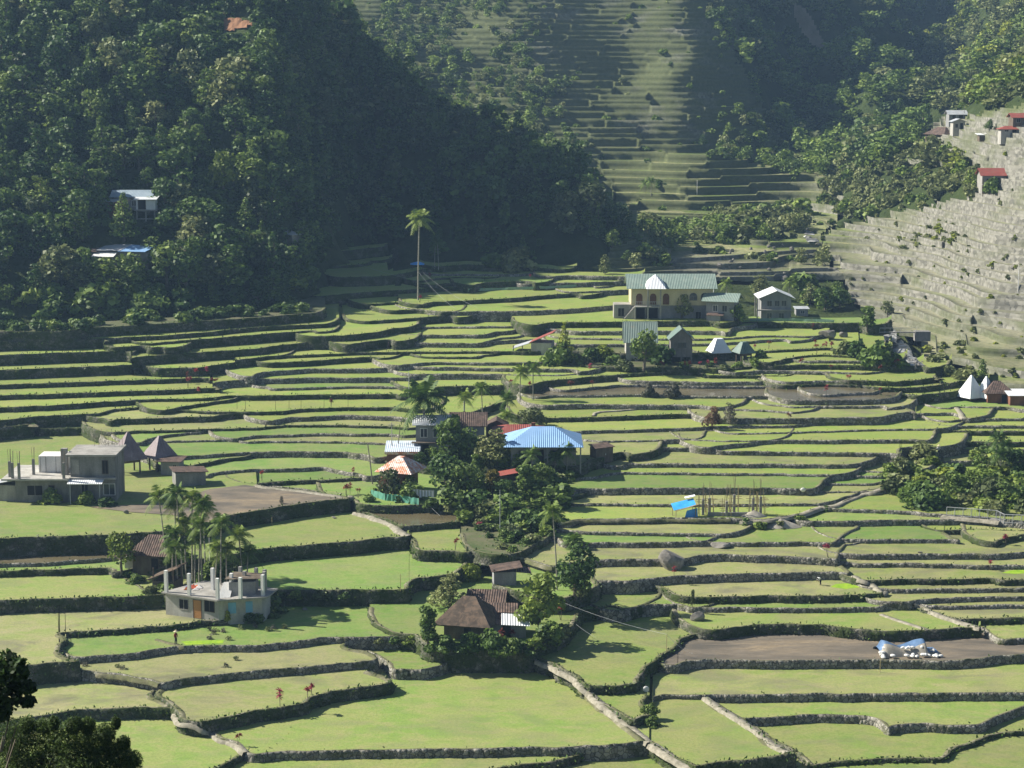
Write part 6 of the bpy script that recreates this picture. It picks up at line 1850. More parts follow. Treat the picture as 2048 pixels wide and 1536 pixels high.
palm_px(928, 868, 792, 'areca palm rising beside the dark tree of the hamlet, nearest the coconut palm', 'areca', 41, 2)
palm_px(965, 848, 774, 'lean areca palm above the brown roofs of the hamlet', 'areca', 42, -2)
palm_px(1015, 845, 795, 'short areca palm behind the tin hut of the hamlet', 'areca', 43, 0)
palm_px(1040, 800, 742, 'areca palm on the terrace edge, shorter of a close pair', 'areca', 44, 1)
palm_px(1066, 800, 734, 'areca palm on the terrace edge, taller of a close pair', 'areca', 45, 0)
palm_px(1012, 870, 832, 'small areca palm next to the red-roofed house', 'areca', 46, 0)
palm_px(915, 908, 880, 'short feathery palm in the middle of the hamlet trees', 'areca', 47, 2)
palm_px(1064, 975, 905, 'areca palm in front of the blue roof, standing in the dark bushes', 'areca', 48, 0)
palm_px(1134, 932, 900, 'small palm right against the front wall of the blue-roofed house', 'areca', 49, 0)
palm_px(1110, 932, 914, 'stubby bright palm at the corner post of the blue-roofed house', 'areca', 50, 0)
palm_px(1114, 1180, 1012, 'very tall areca palm with a pale trunk by the dark round tree', 'areca', 51, -10)
palm_px(1148, 1095, 1080, 'little palm top peeping over the dark round tree', 'areca', 52, 0)
palm_px(1990, 940, 874, 'areca palm in the ravine thicket under the paddies', 'areca', 53, 3)
palm_px(2010, 935, 890, 'second areca palm of the ravine thicket, half behind the first', 'areca', 54, 0)
palm_px(2000, 960, 906, 'short palm at the foot of the two ravine arecas', 'areca', 55, 0)
palm_px(1453, 600, 565, 'dark feathery palm behind the end of the yellow building', 'areca', 56, 0)
palm_px(1578, 595, 562, 'palm rising behind the grey gabled house', 'areca', 57, 0)
palm_px(66, 508, 448, 'thin areca palm at the dark edge of the forest', 'areca', 58, 0)
palm_px(1290, 385, 366, 'tiny palm standing on the far stepped hillside', 'areca', 59, 0)
palm_px(1302, 388, 362, 'tiny palm with a pale trunk on the far stepped hillside next to another', 'areca', 60, 0)

# ------------------------------------------------------------------ trees that stand for themselves
TREES = [
 # hamlet
 (905, 912, 100, 'tall', 1, L_DARK, 'tall dark tree between the coconut palm and the brown roofs', .95),
 (932, 872, 52, 'layer', 2, L_PALE, 'open pale tree behind the dark hamlet tree', 1.0),
 (1066, 856, 56, 'round', 3, L_PALE, 'round pale green tree behind the red roof', 1.5),
 (895, 1000, 105, 'round', 1, L_DARK, 'very dark dense tree in front of the hamlet houses', 1.25),
 (935, 1005, 95, 'round', 2, L_DARK, 'dark bushy tree beside the densest hamlet tree', 1.2),
 (870, 915, 44, 'tall', 3, L_LIME, 'bright green young tree under the coconut palm', 1.1),
 (995, 930, 80, 'layer', 4, L_PALE, 'thin olive tree in front of the blue roof end', 1.1),
 (985, 1000, 86, 'tall', 5, L_YELL, 'yellowing slender tree among the dark hamlet trees', .9),
 (1010, 1010, 60, 'round', 6, L_DARK, 'dark tree above the path pole', 1.2),
 (1050, 1000, 92, 'tall', 7, L_DARK, 'dark tree beneath the blue-roofed house', 1.1),
 (1085, 985, 70, 'round', 8, L_DARK, 'dark bush-like tree under the stone platform', 1.1),
 (775, 995, 66, 'round', 4, L_PALE, 'grey-green bushy tree before the orange pyramid roof', 1.2),
 (818, 990, 48, 'round', 5, L_MID, 'leafy small tree beside the washing line', 1.0),
 (1035, 955, 60, 'round', 6, L_MID, 'mid-green tree leaning over the stilt hut', 1.0),
 (955, 960, 62, 'tall', 8, L_MID, 'mid-green tree in the heart of the hamlet', 1.2),
 (1075, 1060, 50, 'bush', 2, L_DARK, 'dark thicket under the path bend', 1.3),
 (1040, 1055, 52, 'bush', 3, L_DARK, 'dark thicket at the foot of the tall white pole', 1.3),
 (898, 934, 118, 'tall', 1, L_DARK, 'dark upright tree screening the grey two-storey house', 1.1),
 (938, 928, 84, 'round', 2, L_MID, 'leafy tree screening the brown roof of the hamlet', 1.1),
 (968, 940, 74, 'layer', 3, L_PALE, 'pale tree between the brown and the red roofs', 1.0),
 (880, 958, 60, 'round', 4, L_DARK, 'dark round tree just behind the orange pyramid roof', 1.2),
 # foreground hamlet
 (1078, 1262, 138, 'round', 11, L_MID, 'large leafy tree next to the thatched hut', 1.05),
 (1150, 1192, 122, 'round', 12, L_DARK, 'dark round tree beside the very tall areca palm', 1.1),
 (1160, 1196, 64, 'layer', 13, L_PALE, 'pale twiggy tree under the dark round one', 1.0),
 (900, 1216, 76, 'layer', 14, L_PALE, 'spreading pale olive tree behind the thatched hut', 1.35),
 (856, 1292, 100, 'tall', 15, L_MID, 'upright bright tree at the corner of the thatched hut', .95),
 (940, 1160, 34, 'low', 16, L_LIME, 'bright banana-like shrub at the paddy corner above the olive tree', .8),
 (940, 1296, 40, 'bush', 17, L_MID, 'leafy bush before the thatched hut wall', 1.1),
 (985, 1298, 52, 'bush', 18, L_MID, 'tall leafy bush in front of the tin shed', 1.0),
 (1020, 1302, 44, 'bush', 19, L_DARK, 'dark bush with red flowers by the tin shed', 1.2),
 (885, 1296, 34, 'bush', 20, L_DARK, 'dark low bush under the eaves of the thatched hut', 1.4),
 (1095, 1282, 50, 'bush', 21, L_DARK, 'dark bush on the edge of the yard terrace', 1.2),
 (1299, 1424, 26, 'bush', 40, L_DARK, 'dark bush at the corner of the smallest paddy beside the dirt path', 1.1),
 (1304, 1452, 24, 'bush', 41, L_MID, 'green bush below the corner of the smallest paddy', 1.1),
 # grove and grey house
 (243, 1142, 92, 'round', 22, L_LIME, 'bright round tree beside the rusty hut', 1.05),
 (455, 1248, 34, 'tall', 23, L_LIME, 'yellow-green creeper bush climbing the unfinished house', .9),
 (430, 1160, 60, 'bush', 24, L_MID, 'leafy undergrowth between the grove palms', 1.2),
 (470, 1180, 60, 'layer', 25, L_PALE, 'pale tree behind the grove palms', 1.0),
 (335, 1120, 60, 'bush', 26, L_MID, 'bush behind the grove palms by the rusty hut', 1.2),
 (540, 1228, 40, 'bush', 27, L_DARK, 'dark bush in the shadow of the unfinished house', 1.3),
 (505, 1245, 30, 'bush', 28, L_DARK, 'dark bush below the blue shutters', 1.5),
 (105, 1006, 36, 'bush', 29, L_MID, 'green bush on the front wall of the grey house', 1.2),
 (170, 1008, 36, 'bush', 30, L_MID, 'leafy bush below the white awning', 1.0),
 (215, 1012, 24, 'bush', 31, L_DARK, 'low dark bush at the foot of the tower block', 1.6),
 # around the yellow building
 (1363, 637, 56, 'round', 32, L_PALE, 'small tree in front of the yellow building', 1.0),
 (1476, 645, 42, 'round', 33, L_MID, 'round tree between the green-roofed and the gabled house', 1.2),
 (1288, 735, 84, 'round', 34, L_DARK, 'broad dark tree hiding the steep green roof', 1.15),
 (1320, 728, 50, 'bush', 35, L_DARK, 'dark bush between the broad tree and the barn', 1.0),
 (1128, 726, 84, 'cone', 36, L_LIME, 'tall pale green tree beside the red roof', 1.0),
 (1113, 728, 55, 'bush', 37, L_MID, 'bushy green growth under the tall pale tree', 1.0),
 (1180, 722, 36, 'bush', 38, L_MID, 'bush on the bank beyond the red roof', 1.1),
 (1208, 718, 36, 'bush', 39, L_LIME, 'brighter bush on the bank before the dark tree', 1.1),
 (1345, 790, 34, 'bush', 40, L_GREY, 'greyish shrub on the flooded paddy wall', .9),
 (1300, 790, 28, 'bush', 41, L_GREY, 'thin grey shrub on the flooded paddy wall, smaller than its neighbour', .8),
 (1425, 858, 52, 'round', 42, L_RUST, 'small tree with rusty red leaves on the terrace wall', .85),
 (1460, 850, 48, 'layer', 43, L_GREY, 'thin grey tree beside the rusty-leaved one', .9),
 (1523, 715, 22, 'bush', 44, L_MID, 'round bush next to the green granary', 1.0),
 (1735, 662, 62, 'tall', 45, L_DARK, 'lone dark tree on the stream bank', 1.15),
 (1775, 632, 34, 'round', 46, L_PALE, 'pale bush-like tree over the stream behind the lone dark tree', 1.2),
 (1650, 620, 50, 'round', 47, L_MID, 'rounded tree behind the grey gabled house', 1.4),
 (1680, 616, 44, 'round', 48, L_DARK, 'darker rounded tree beside the one behind the gabled house', 1.3),
 (1620, 610, 46, 'layer', 49, L_PALE, 'pale leafy tree at the end of the low grey shed', 1.2),
 (1520, 592, 46, 'layer', 50, L_PALE, 'hazy pale tree behind the gabled house', 1.5),
 (935, 735, 1, 'low', 51, L_MID, 'x', 1.0),
 # stream banks
 (1690, 708, 34, 'bush', 52, L_PALE, 'pale yellowish bush at the head of the stream-side thicket', 1.2),
 (1712, 712, 40, 'bush', 53, L_MID, 'green bush of the stream-side thicket beside the pale one', 1.1),
 (1745, 720, 44, 'bush', 54, L_MID, 'tall round bush in the middle of the stream-side thicket', 1.2),
 (1768, 726, 48, 'bush', 55, L_DARK, 'darkest bush of the stream-side thicket' , 1.2),
 (1790, 727, 26, 'bush', 56, L_DARK, 'low dark bush at the water end of the thicket', 1.1),
 (1965, 760, 44, 'layer', 57, L_MID, 'upright tree behind the white pyramid roofs', .8),
 (1930, 757, 34, 'bush', 58, L_PALE, 'pale shrub above the white pyramid roofs', 1.3),
 (1900, 752, 26, 'bush', 59, L_PALE, 'pale low shrub between stream and white roofs', 1.3),
 (1845, 262, 60, 'round', 60, L_MID, 'tall leafy tree at the edge of the upper village', .9),
 (1978, 262, 26, 'round', 61, L_DARK, 'dark round tree between the houses of the upper village', 1.0),
 (1985, 380, 28, 'bush', 62, L_MID, 'bush below the lone red-roofed house', 1.0),
 (1945, 375, 40, 'round', 63, L_MID, 'green tree beside the lone red-roofed house', 1.2),
 # ravine thicket
 (1795, 948, 40, 'layer', 64, L_PALE, 'feathery pale tree at the terrace corner above the ravine', .8),
 (1790, 985, 40, 'bush', 65, L_PALE, 'pale grassy bush at the near rim of the ravine', 1.3),
 (1820, 1000, 52, 'bush', 66, L_MID, 'fern-topped bush on the ravine rim', 1.1),
 (1855, 1010, 60, 'bush', 67, L_DARK, 'dark bush deep in the ravine', 1.3),
 (1880, 985, 50, 'bush', 68, L_PALE, 'sunlit pale bush on the far side of the ravine', 1.1),
 (1910, 1000, 66, 'round', 69, L_MID, 'mid-green tree in the middle of the ravine', 1.2),
 (1945, 990, 60, 'round', 70, L_MID, 'round tree in the ravine under the arecas', 1.2),
 (1975, 1005, 62, 'bush', 71, L_PALE, 'pale round bush in the ravine above the railing', 1.2),
 (2010, 1010, 60, 'round', 72, L_DARK, 'dark tree at the far end of the railing', 1.3),
 (2040, 960, 80, 'round', 73, L_DARK, 'tall dark tree behind the arecas of the ravine', 1.1),
 (1840, 975, 34, 'bush', 74, L_LIME, 'bright fern clump in the ravine thicket', 1.1),
 (1850, 1012, 22, 'bush', 75, L_PALE, 'low dry bush where the railing begins', 1.5),
 (2070, 1005, 70, 'round', 76, L_DARK, 'dark tree at the very end of the ravine', 1.2),
 # edge of the forest on the paddies
 (395, 560, 110, 'tall', 77, L_MID, 'tall grey-green tree at the forest edge below the stilt shack', 1.0),
 (450, 545, 100, 'layer', 78, L_MID, 'bushy light tree next to the tall one at the forest edge', 1.1),
 (447, 386, 96, 'round', 79, L_LIME, 'glowing yellow-green tree in the dark forest', .85),
 (548, 440, 60, 'cone', 80, L_PALE, 'pale pointed tree at the forest spur', .9),
 (200, 620, 70, 'bush', 81, L_MID, 'broad-leaved thicket at the foot of the forest', 1.3),
 (290, 615, 60, 'bush', 82, L_MID, 'light thicket at the foot of the forest beside the broad-leaved one', 1.3),
 (1030, 535, 46, 'bush', 83, L_PALE, 'sunlit bush at the hill foot behind the top paddies', 1.3),
 (985, 534, 36, 'bush', 84, L_MID, 'bush at the hill foot next to the sunlit one', 1.3),
 (1210, 548, 40, 'layer', 85, L_PALE, 'pale tree at the tip of the dark spur', 1.0),
 (790, 528, 32, 'layer', 86, L_GREY, 'dry shrub beside the blue field shelter', 1.0),
 (1385, 1216, 48, 'tall', 87, L_PALE, 'slim leafy sapling above the pointed boulder', .45),
 (563, 1008, 18, 'layer', 88, L_GREY, 'dry shrub on the ploughed ground', .8),
]
for (u, v, hp, kd, sd_i, mt, lb, wd) in TREES:
    if lb == 'x': continue
    near = v > 780
    tree_px(u, v, hp, kd, sd_i % 7, mt, lb, wide=wd, ncard=1100 if near else 700, size=.27 if near else .32)
# shaggy bank growth on the edges of the hamlet terraces
for k, (u, v, hp) in enumerate([(740, 1003, 18), (800, 1003, 16), (860, 1012, 20), (905, 1018, 26), (950, 1024, 30), (990, 1050, 34), (1030, 1080, 24), (1060, 1085, 22), (1095, 1070, 24), (1115, 1040, 22), (1125, 1015, 26), (1110, 965, 26),
                                (1150, 955, 16), (1085, 952, 30), (930, 1040, 26), (965, 1055, 26), (1140, 955, 20), (1010, 1035, 34), (755, 990, 18), (1165, 725, 22), (1225, 728, 22), (1370, 735, 16), (1420, 733, 14), (1450, 738, 14), (1475, 735, 16),
                                (1510, 728, 16), (1145, 725, 26), (1250, 735, 20), (330, 1185, 26), (275, 1165, 22), (255, 1152, 16), (300, 1185, 20), (860, 1275, 24), (920, 1298, 22), (1045, 1302, 24), (1120, 1270, 30), (1065, 1295, 26),
                                (560, 1192, 16), (590, 1194, 20), (640, 1196, 20), (690, 1194, 18), (1490, 1048, 16), (1520, 1058, 20), (1560, 1055, 18), (1600, 1040, 16), (1650, 1022, 14), (790, 1285, 18), (760, 1284, 14), (820, 1283, 16)]):
    tree_px(u, v, hp, 'bush', k % 7, [L_MID, L_DARK, L_MID, L_PALE][k % 4], 'shaggy green bush growing on a terrace bank', group='bushes of the terrace banks', wide=1.5, ncard=420, size=.36)
HAM = [(745, 985), (830, 925), (900, 905), (990, 915), (1060, 935), (1100, 960), (1120, 1000), (1060, 1060), (1000, 1085), (960, 1030), (860, 1012)]
kk_ = 0
while kk_ < 62:
    u, v = rng.uniform(745, 1120), rng.uniform(905, 1085)
    if not inpoly(np.array([u]), np.array([v]), HAM)[0] or (750 < u < 870 and 935 < v < 1006 and rng.random() < .8): continue
    kk_ += 1
    tree_px(u, v, rng.uniform(22, 48), ['bush', 'round', 'bush'][kk_ % 3], kk_ % 7, [L_DARK, L_DARK, L_MID, L_DARK, L_PALE][kk_ % 5], 'leafy green plant crowding between the trees of the middle hamlet', group='undergrowth of the middle hamlet', wide=1.4, ncard=520, size=.32, name='bush', cat='bush')
BNK = [(950, 1035), (1030, 1045), (1125, 1045), (1090, 1080), (1030, 1108), (985, 1100), (955, 1075)]
kk_ = 0
while kk_ < 30:
    u, v = rng.uniform(950, 1125), rng.uniform(1035, 1108)
    if not inpoly(np.array([u]), np.array([v]), BNK)[0]: continue
    kk_ += 1
    tree_px(u, v, rng.uniform(8, 20) if u > 1010 else rng.uniform(12, 22), 'bush', kk_ % 7, [L_MID, L_PALE, L_DARK][kk_ % 3], 'leafy weed clump on the bank below the middle hamlet', group='weeds of the hamlet bank', wide=1.6, ncard=380, size=.36, name='bush', cat='bush')
RAV = [(1770, 965), (1790, 925), (1850, 915), (1905, 940), (1960, 900), (2060, 920), (2060, 1036), (1990, 1032), (1890, 1026), (1800, 1006)]
kk_ = 0
while kk_ < 60:
    u, v = rng.uniform(1770, 2060), rng.uniform(905, 1036)
    if not inpoly(np.array([u]), np.array([v]), RAV)[0]: continue
    kk_ += 1
    tree_px(u, v, rng.uniform(24, 46), 'bush', kk_ % 7, [L_MID, L_PALE, L_MID, L_LIME, L_DARK][kk_ % 5], 'leafy bush of the thicket in the ravine below the paddies', group='bushes of the ravine thicket', wide=1.35, ncard=520, size=.32)
for k in range(84):          # broad-leaved growth along the hillside foot; front row added in place of hill shadow
    u = rng.uniform(0, 620); v = float(np.interp(u, [0, 130, 282, 387, 512, 605], [664, 663, 651, 644, 636, 628])) - (rng.uniform(2, 12) if k < 50 else rng.uniform(12, 70))
    tree_px(u, v, rng.uniform(14, 30) if k < 50 else rng.uniform(22, 46), 'bush', k % 7, [L_MID, L_DARK, L_DARK][k % 3], 'dark leafy bush at the foot of the shaded hillside', group='bushes at the hillside foot', wide=1.3, ncard=320, size=.42)
for k, (u, v) in enumerate([(418, 1262), (427, 1268), (432, 1262), (446, 1264), (457, 1280), (419, 1278), (482, 1258), (510, 1256), (536, 1262), (547, 1258), (570, 1256), (170, 1332), (235, 1334), (247, 1338), (472, 1320), (452, 1334)]):
    tree_px(u, v, 12, 'bush', k % 7, L_GREY if k % 2 else L_PALE, 'round grey-green cabbage-like clump in the garden paddy', group='clumps of the garden paddy', ncard=160, size=.30, wide=1.1, name='plant_clump', cat='plant')

# red ti plants -------------------------------------------------------
def ti_mesh(seed):
    rr = np.random.default_rng(seed); V, lv = [], []
    st = MB(); hs = []
    for k in range(2):
        x, y = rr.normal(0, .12, 2); h = 1.0 + .55 * rr.random()
        st.tube([(0, 0, -.2), (x * .6, y * .6, h * .5), (x, y, h)], [.035, .03, .025], 5); hs.append((x, y, h))
    for (x, y, h) in hs:
        for k in range(22):
            a = k * 2.4; el = rr.uniform(-.2, 1.3); L = rr.uniform(.3, .55)
            d = np.array([math.cos(a) * math.cos(el), math.sin(a) * math.cos(el), math.sin(el)]); sd_ = np.array([-math.sin(a), math.cos(a), 0]) * .075
            p = np.array([x, y, h - .05 * (k % 5)])
            V += [p, p + d * L * .55 + sd_ + (0, 0, .03), p + d * L + (0, 0, -.08), p + d * L * .55 - sd_ + (0, 0, .03)]; lv.append(np.clip(rr.normal(.5, .25), 0, 1))
    return st.mesh('stem', M_BARK), card_mesh('leaves', np.array(V), np.array(lv), L_RED)
TI = [ti_mesh(k) for k in range(4)]
TIS = [(375, 758), (382, 768), (392, 757), (406, 752), (414, 752), (425, 768), (433, 774), (376, 775), (398, 790), (662, 815), (960, 1062), (910, 1100), (560, 1412), (622, 1390), (616, 1405), (475, 1490), (700, 988), (692, 990), (716, 996), (524, 962),
       (706, 952), (1060, 778), (1140, 782), (1186, 776), (1180, 746), (1254, 742), (1262, 744), (1326, 742), (1370, 738), (1380, 738), (1400, 737), (1416, 737), (1432, 736), (1630, 692), (1634, 706), (1645, 700), (1652, 700), (1662, 700), (1662, 745), (1790, 736),
       (1720, 712), (1760, 745), (1696, 770), (1760, 790), (1652, 790), (1510, 700), (1537, 698), (1656, 1114), (1348, 1155), (2012, 1090), (1980, 1140), (1580, 845), (1004, 1290), (1025, 1280), (1122, 1240), (1060, 560), (860, 560), (840, 605), (1024, 775), (1600, 735), (1626, 660)]
for k, (u, v) in enumerate(TIS):
    p = G(u, v)
    r = empty('ti_plant', p, k * 1.3, 'thin-stemmed plant with a tuft of dark red leaves on a terrace edge', 'plant', 'red-leaved plants of the terraces')
    sc_ = .72 + .3 * ((k * 7) % 5) / 4; r.scale = (sc_, sc_, sc_)
    obj('stem', TI[k % 4][0], r); obj('leaves', TI[k % 4][1], r)

# foreground foliage on the near slope -------------------------------
def near_tree(p, H_, lobes, label, mat, seed, n, size, asp):
    rr = np.random.default_rng(seed)
    inner = [(c_, tuple(q_ * .6 for q_ in e_)) for c_, e_ in lobes]
    V, l = cards(lobes + inner, n, size, rr, .1, asp)
    r = empty('foreground_tree', p, 0, label, 'tree')
    m = MB()
    m.tube([(0, 0, -3), (.1, 0, H_ * .4), (.0, .1, H_ * .8)], [.16, .12, .05], 7)
    for lb in lobes:
        c = Vector(lb[0]); m.tube([tuple(c * .55), tuple(c * .75)], [.02, .012], 4)
    m.build('trunk', M_BARK, r); obj('crown', card_mesh('crown', V, l, mat), r)
    return r
L_NEAR = leaf_mat('leaf_near', (0.022, 0.040, 0.012), (0.060, 0.100, 0.028), (0.130, 0.200, 0.055), .45)
def npos(u, v, Y): return at_y(u, v, Y)
q0 = npos(90, 1700, 42); q1 = npos(-40, 1700, 38)
def lob(q, items, Y):
    s = Y / PF; out = []
    for (u, v, w_, h_) in items:
        p = npos(u, v, Y) - q
        out.append(((p.x, p.y + random.uniform(-.3, .3), p.z), (w_ * s, w_ * s, h_ * s)))
    return out
near_tree(q0, 2.6, lob(q0, [(60, 1505, 62, 50), (128, 1478, 46, 34), (190, 1492, 44, 40), (238, 1512, 30, 36), (110, 1545, 80, 40), (25, 1478, 46, 40), (214, 1462, 20, 22), (152, 1446, 18, 18), (20, 1540, 60, 50), (88, 1452, 20, 18), (252, 1478, 14, 16), (176, 1452, 16, 20), (112, 1440, 12, 16), (54, 1450, 18, 18), (232, 1446, 10, 14), (200, 1520, 50, 40), (262, 1530, 20, 24), (150, 1520, 60, 40)], 42),
          'near dark needle-leaved tree filling the lower corner', L_NEAR, 5, 38000, .055, .16)
near_tree(q1, 3.4, lob(q1, [(5, 1345, 40, 40), (40, 1340, 20, 26), (55, 1375, 18, 16), (20, 1395, 34, 30), (50, 1410, 16, 12), (0, 1420, 26, 26), (-30, 1390, 50, 60)], 38),
          'near broad-leaved tree reaching in from the side above the needle-leaved one', L_NEAR, 6, 2600, .06, .7)

# ------------------------------------------------------------------ poles, wires, fences
def pole(u, v, top, label, mat=B_STEEL, rpx=1.2, cross=False, du=0):
    p = G(u, v); s = px2m(p); h = (v - top) * s
    t = empty('pole', p, 0, label, 'pole')
    MB().tube([(0, 0, -.6), (du * s * .5, 0, h * .5), (du * s, 0, h)], [rpx * s, rpx * s * .9, rpx * s * .75], 7).build('shaft', mat, t)
    if cross: MB().box(du * s - .5, du * s + .5, -.05, .05, h - .45, h - .35).build('crossarm', mat, t)
    return t, p + Vector((du * s, 0, h))
_, e1 = pole(784, 918, 842, 'pale straight pole beside the low blue-grey roof', B_PLASTER, 1.0, True)
_, e2 = pole(793, 915, 852, 'dark leaning pole right next to the pale straight one', B_WOOD, 1.0, du=8)
_, e3 = pole(746, 968, 884, 'weathered bent pole by the orange pyramid roof', B_WOODG, 1.4, du=-10)
_, e4 = pole(1000, 1072, 975, 'tall thin white pole at the foot of the dark hamlet bank', B_STEEL, .8)
_, e5 = pole(1427, 600, 560, 'white pole behind the end of the yellow building', B_WHITE, 1.0)
_, e6 = pole(2036, 582, 528, 'thin pale pole on the grey terraces', B_WHITE, .8)
_, e7 = pole(1333, 1305, 1266, 'short stick carrying a cable in the paddy near the yard', B_BAMBOO, .7)
_, e8 = pole(818, 800, 742, 'grey pole on the rocky wall above the coconut palm', B_STEEL, .9)
_, e9 = pole(928, 876, 800, 'slim grey pole among the hamlet palms', B_STEEL, .8)
_, e10 = pole(1394, 388, 360, 'thin white pole on the far stepped hillside', B_WHITE, .6)
_, e11 = pole(1928, 236, 212, 'tall post above the upper village', B_WOODG, .6)
_, e12 = pole(1895, 242, 222, 'shorter post beside the highest village house', B_WOODG, .6)
_, e13 = pole(801, 1181, 1146, 'bamboo stake at the corner of the green paddy above the overgrown wall', B_BAMBOO, .7)
_, e14 = pole(1760, 1345, 1305, 'yellow stick standing in front of the sack pile', B_BAMBOO, .7)
_, e15 = pole(420, 1148, 1072, 'white pole in the palm grove', B_WHITE, .8)
_, e16 = pole(544, 1050, 1034, 'short stake in the paddy under the ploughed ground', B_BAMBOO, .7)
_, e17 = pole(932, 1104, 1085, 'short stake on the bund by the red-leaved plant', B_BAMBOO, .7)
for k, (u, v) in enumerate([(474, 818), (491, 819), (551, 820), (578, 818), (602, 819), (648, 818), (696, 816)]):
    p = G(u, v)
    t = empty('field_stake', p, 0, 'thin stake in the row along the long paddy edge', 'stake', 'stakes along the paddy edge')
    MB().tube([(0, 0, -.3), (.03, 0, 1.5)], [.035, .025], 5).build('stick', B_WOOD, t)
for k, (u, v, h) in enumerate([(18, 940, 40), (80, 935, 44), (30, 945, 26), (108, 935, 26), (176, 880, 24), (184, 880, 26), (195, 882, 25)]):
    pass
def wire(a, b, sag, label, r_=.013):
    m = MB(); P = []
    for k in range(15):
        f = k / 14; q = a.lerp(b, f); q.z -= sag * 4 * f * (1 - f); P.append(tuple(q - a))
    m.tube(P, [r_] * 15, 4)
    o = m.build('cable', B_STEEL); o.location = a
    return tag(o, label, 'cable')
wire(G(1126, 1222) + Vector((0, 0, 1.0)), e7, .3, 'white cable from the yard corner to the short stick')
wire(e7, G(1385, 1318) + Vector((0, 0, .6)), .3, 'cable from the short stick down to the ploughed field wall')
wire(G(1152, 1257) + Vector((0, 0, .5)), G(1192, 1282) + Vector((0, 0, .4)), .1, 'short cable dipping from the hedge into the paddy')
wire(at_y(838, 545, 398), at_y(912, 618, 372), .6, 'thin cable running down from the tall palm across the top paddies')
wire(at_y(846, 545, 398), at_y(956, 616, 378), .6, 'second thin cable from the tall palm, the longer one')
wire(at_y(668, 508, 440), at_y(832, 560, 398), .6, 'cable coming from the forest edge hut to the tall palm')
wire(e9, G(992, 845) + Vector((0, 0, 1.5)), .4, 'cable from the slim hamlet pole to the tin hut')
wire(at_y(1900, 985, 262), at_y(2100, 1026, 262), .6, 'cable hanging across the ravine above the railing')
wire(G(854, 1012) + Vector((0, 0, .5)), G(880, 1036) + Vector((0, 0, .3)), .1, 'pale hose running down to the brown pond')
# footbridge over the stream
a = G(1758, 669); b = on_z(1832, 669, a.z)
t = empty('footbridge', a, math.atan2(b.y - a.y, b.x - a.x), 'thin straight footbridge spanning the stream gully', 'footbridge')
L_ = (b - a).length
MB().box(0, L_, -.35, .35, .35, .5).build('deck', B_WOODG, t)
for y in (-.36, .33): MB().box(0, L_, y, y + .03, 1.2, 1.24).build('handrail', B_STEEL, t)
for x in np.linspace(.05, L_ - .05, 8): MB().box(x - .02, x + .02, -.36, -.33, .35, 1.2).build('rail_post', B_STEEL, t)
MB().box(L_ - .2, L_ + 2.6, -.6, 1.4, -1.2, .6).build('abutment', B_CONCD, t)
# railing above the ravine
RP = [G(1893, 1033), G(1992, 1040), G(2008, 1048), G(2060, 1050), G(2120, 1053)]
t = empty('railing', RP[0], 0, 'long grey steel railing with upright bars along the ravine path', 'railing')
ra = MB(); nb = 0
for A_, B_ in zip(RP[:-1], RP[1:]):
    A0_, B0_ = A_ - RP[0], B_ - RP[0]
    ra.tube([tuple(A0_ + Vector((0, 0, 1.25))), tuple(B0_ + Vector((0, 0, 1.25)))], .045, 5); ra.tube([tuple(A0_ + Vector((0, 0, .2))), tuple(B0_ + Vector((0, 0, .2)))], .03, 5)
    n = max(2, int((B0_ - A0_).length / .95))
    for k in range(n):
        q = A0_.lerp(B0_, k / n); MB().tube([tuple(q + Vector((0, 0, -.4))), tuple(q + Vector((0, 0, 1.25)))], .045, 5).build('post', B_STEEL, t)
    for k in range(n * 4):
        q = A0_.lerp(B0_, (k + .5) / (n * 4)); ra.tube([tuple(q + Vector((0, 0, .2))), tuple(q + Vector((0, 0, 1.25)))], .012, 4)
ra.build('rails', B_STEEL, t)
def net_fence(px, h, label, mat=R_NET):
    P = [G(*p) for p in px]
    t = empty('net_fence', P[0], 0, label, 'fence')
    m = MB()
    Q = []
    for A_, B_ in zip(P[:-1], P[1:]):
        for k in range(8): Q.append(A_.lerp(B_, k / 8) - P[0])
    Q.append(P[-1] - P[0])
    V = []
    for k, q in enumerate(Q): V += [tuple(q + Vector((0, random.uniform(-.08, .08), -.1))), tuple(q + Vector((0, random.uniform(-.08, .08), h * random.uniform(.82, 1.05))))]
    m.add(V, [(2 * k, 2 * k + 2, 2 * k + 3, 2 * k + 1) for k in range(len(Q) - 1)]); m.build('net', mat, t)
    for q in Q[::4]: MB().tube([tuple(q + Vector((0, 0, -.3))), tuple(q + Vector((0, 0, h + .2)))], .03, 5).build('stake', B_BAMBOO, t)
    return t
net_fence([(742, 992), (770, 1001), (800, 1004), (838, 1010)], .95, 'green net fence around the bright garden below the orange roof')
R_NETP = plain('pale_green_netting', (.22, .34, .24), (.34, .46, .34), 1.5)
net_fence([(936, 582), (1000, 580), (1080, 577), (1153, 574)], .5, 'faint low net fence along the paddy under the top terraces', R_NETP)
net_fence([(1500, 642), (1580, 642), (1668, 645)], .55, 'pale net fence on the paddy below the grey gabled house', R_NETP)
clothes_line((826, 1003), (868, 1006), 7, 'row of white washing hung at the edge of the hamlet trees', 8, 1.0, ((.8, .8, .78), (.72, .72, .75), (.8, .79, .76)))

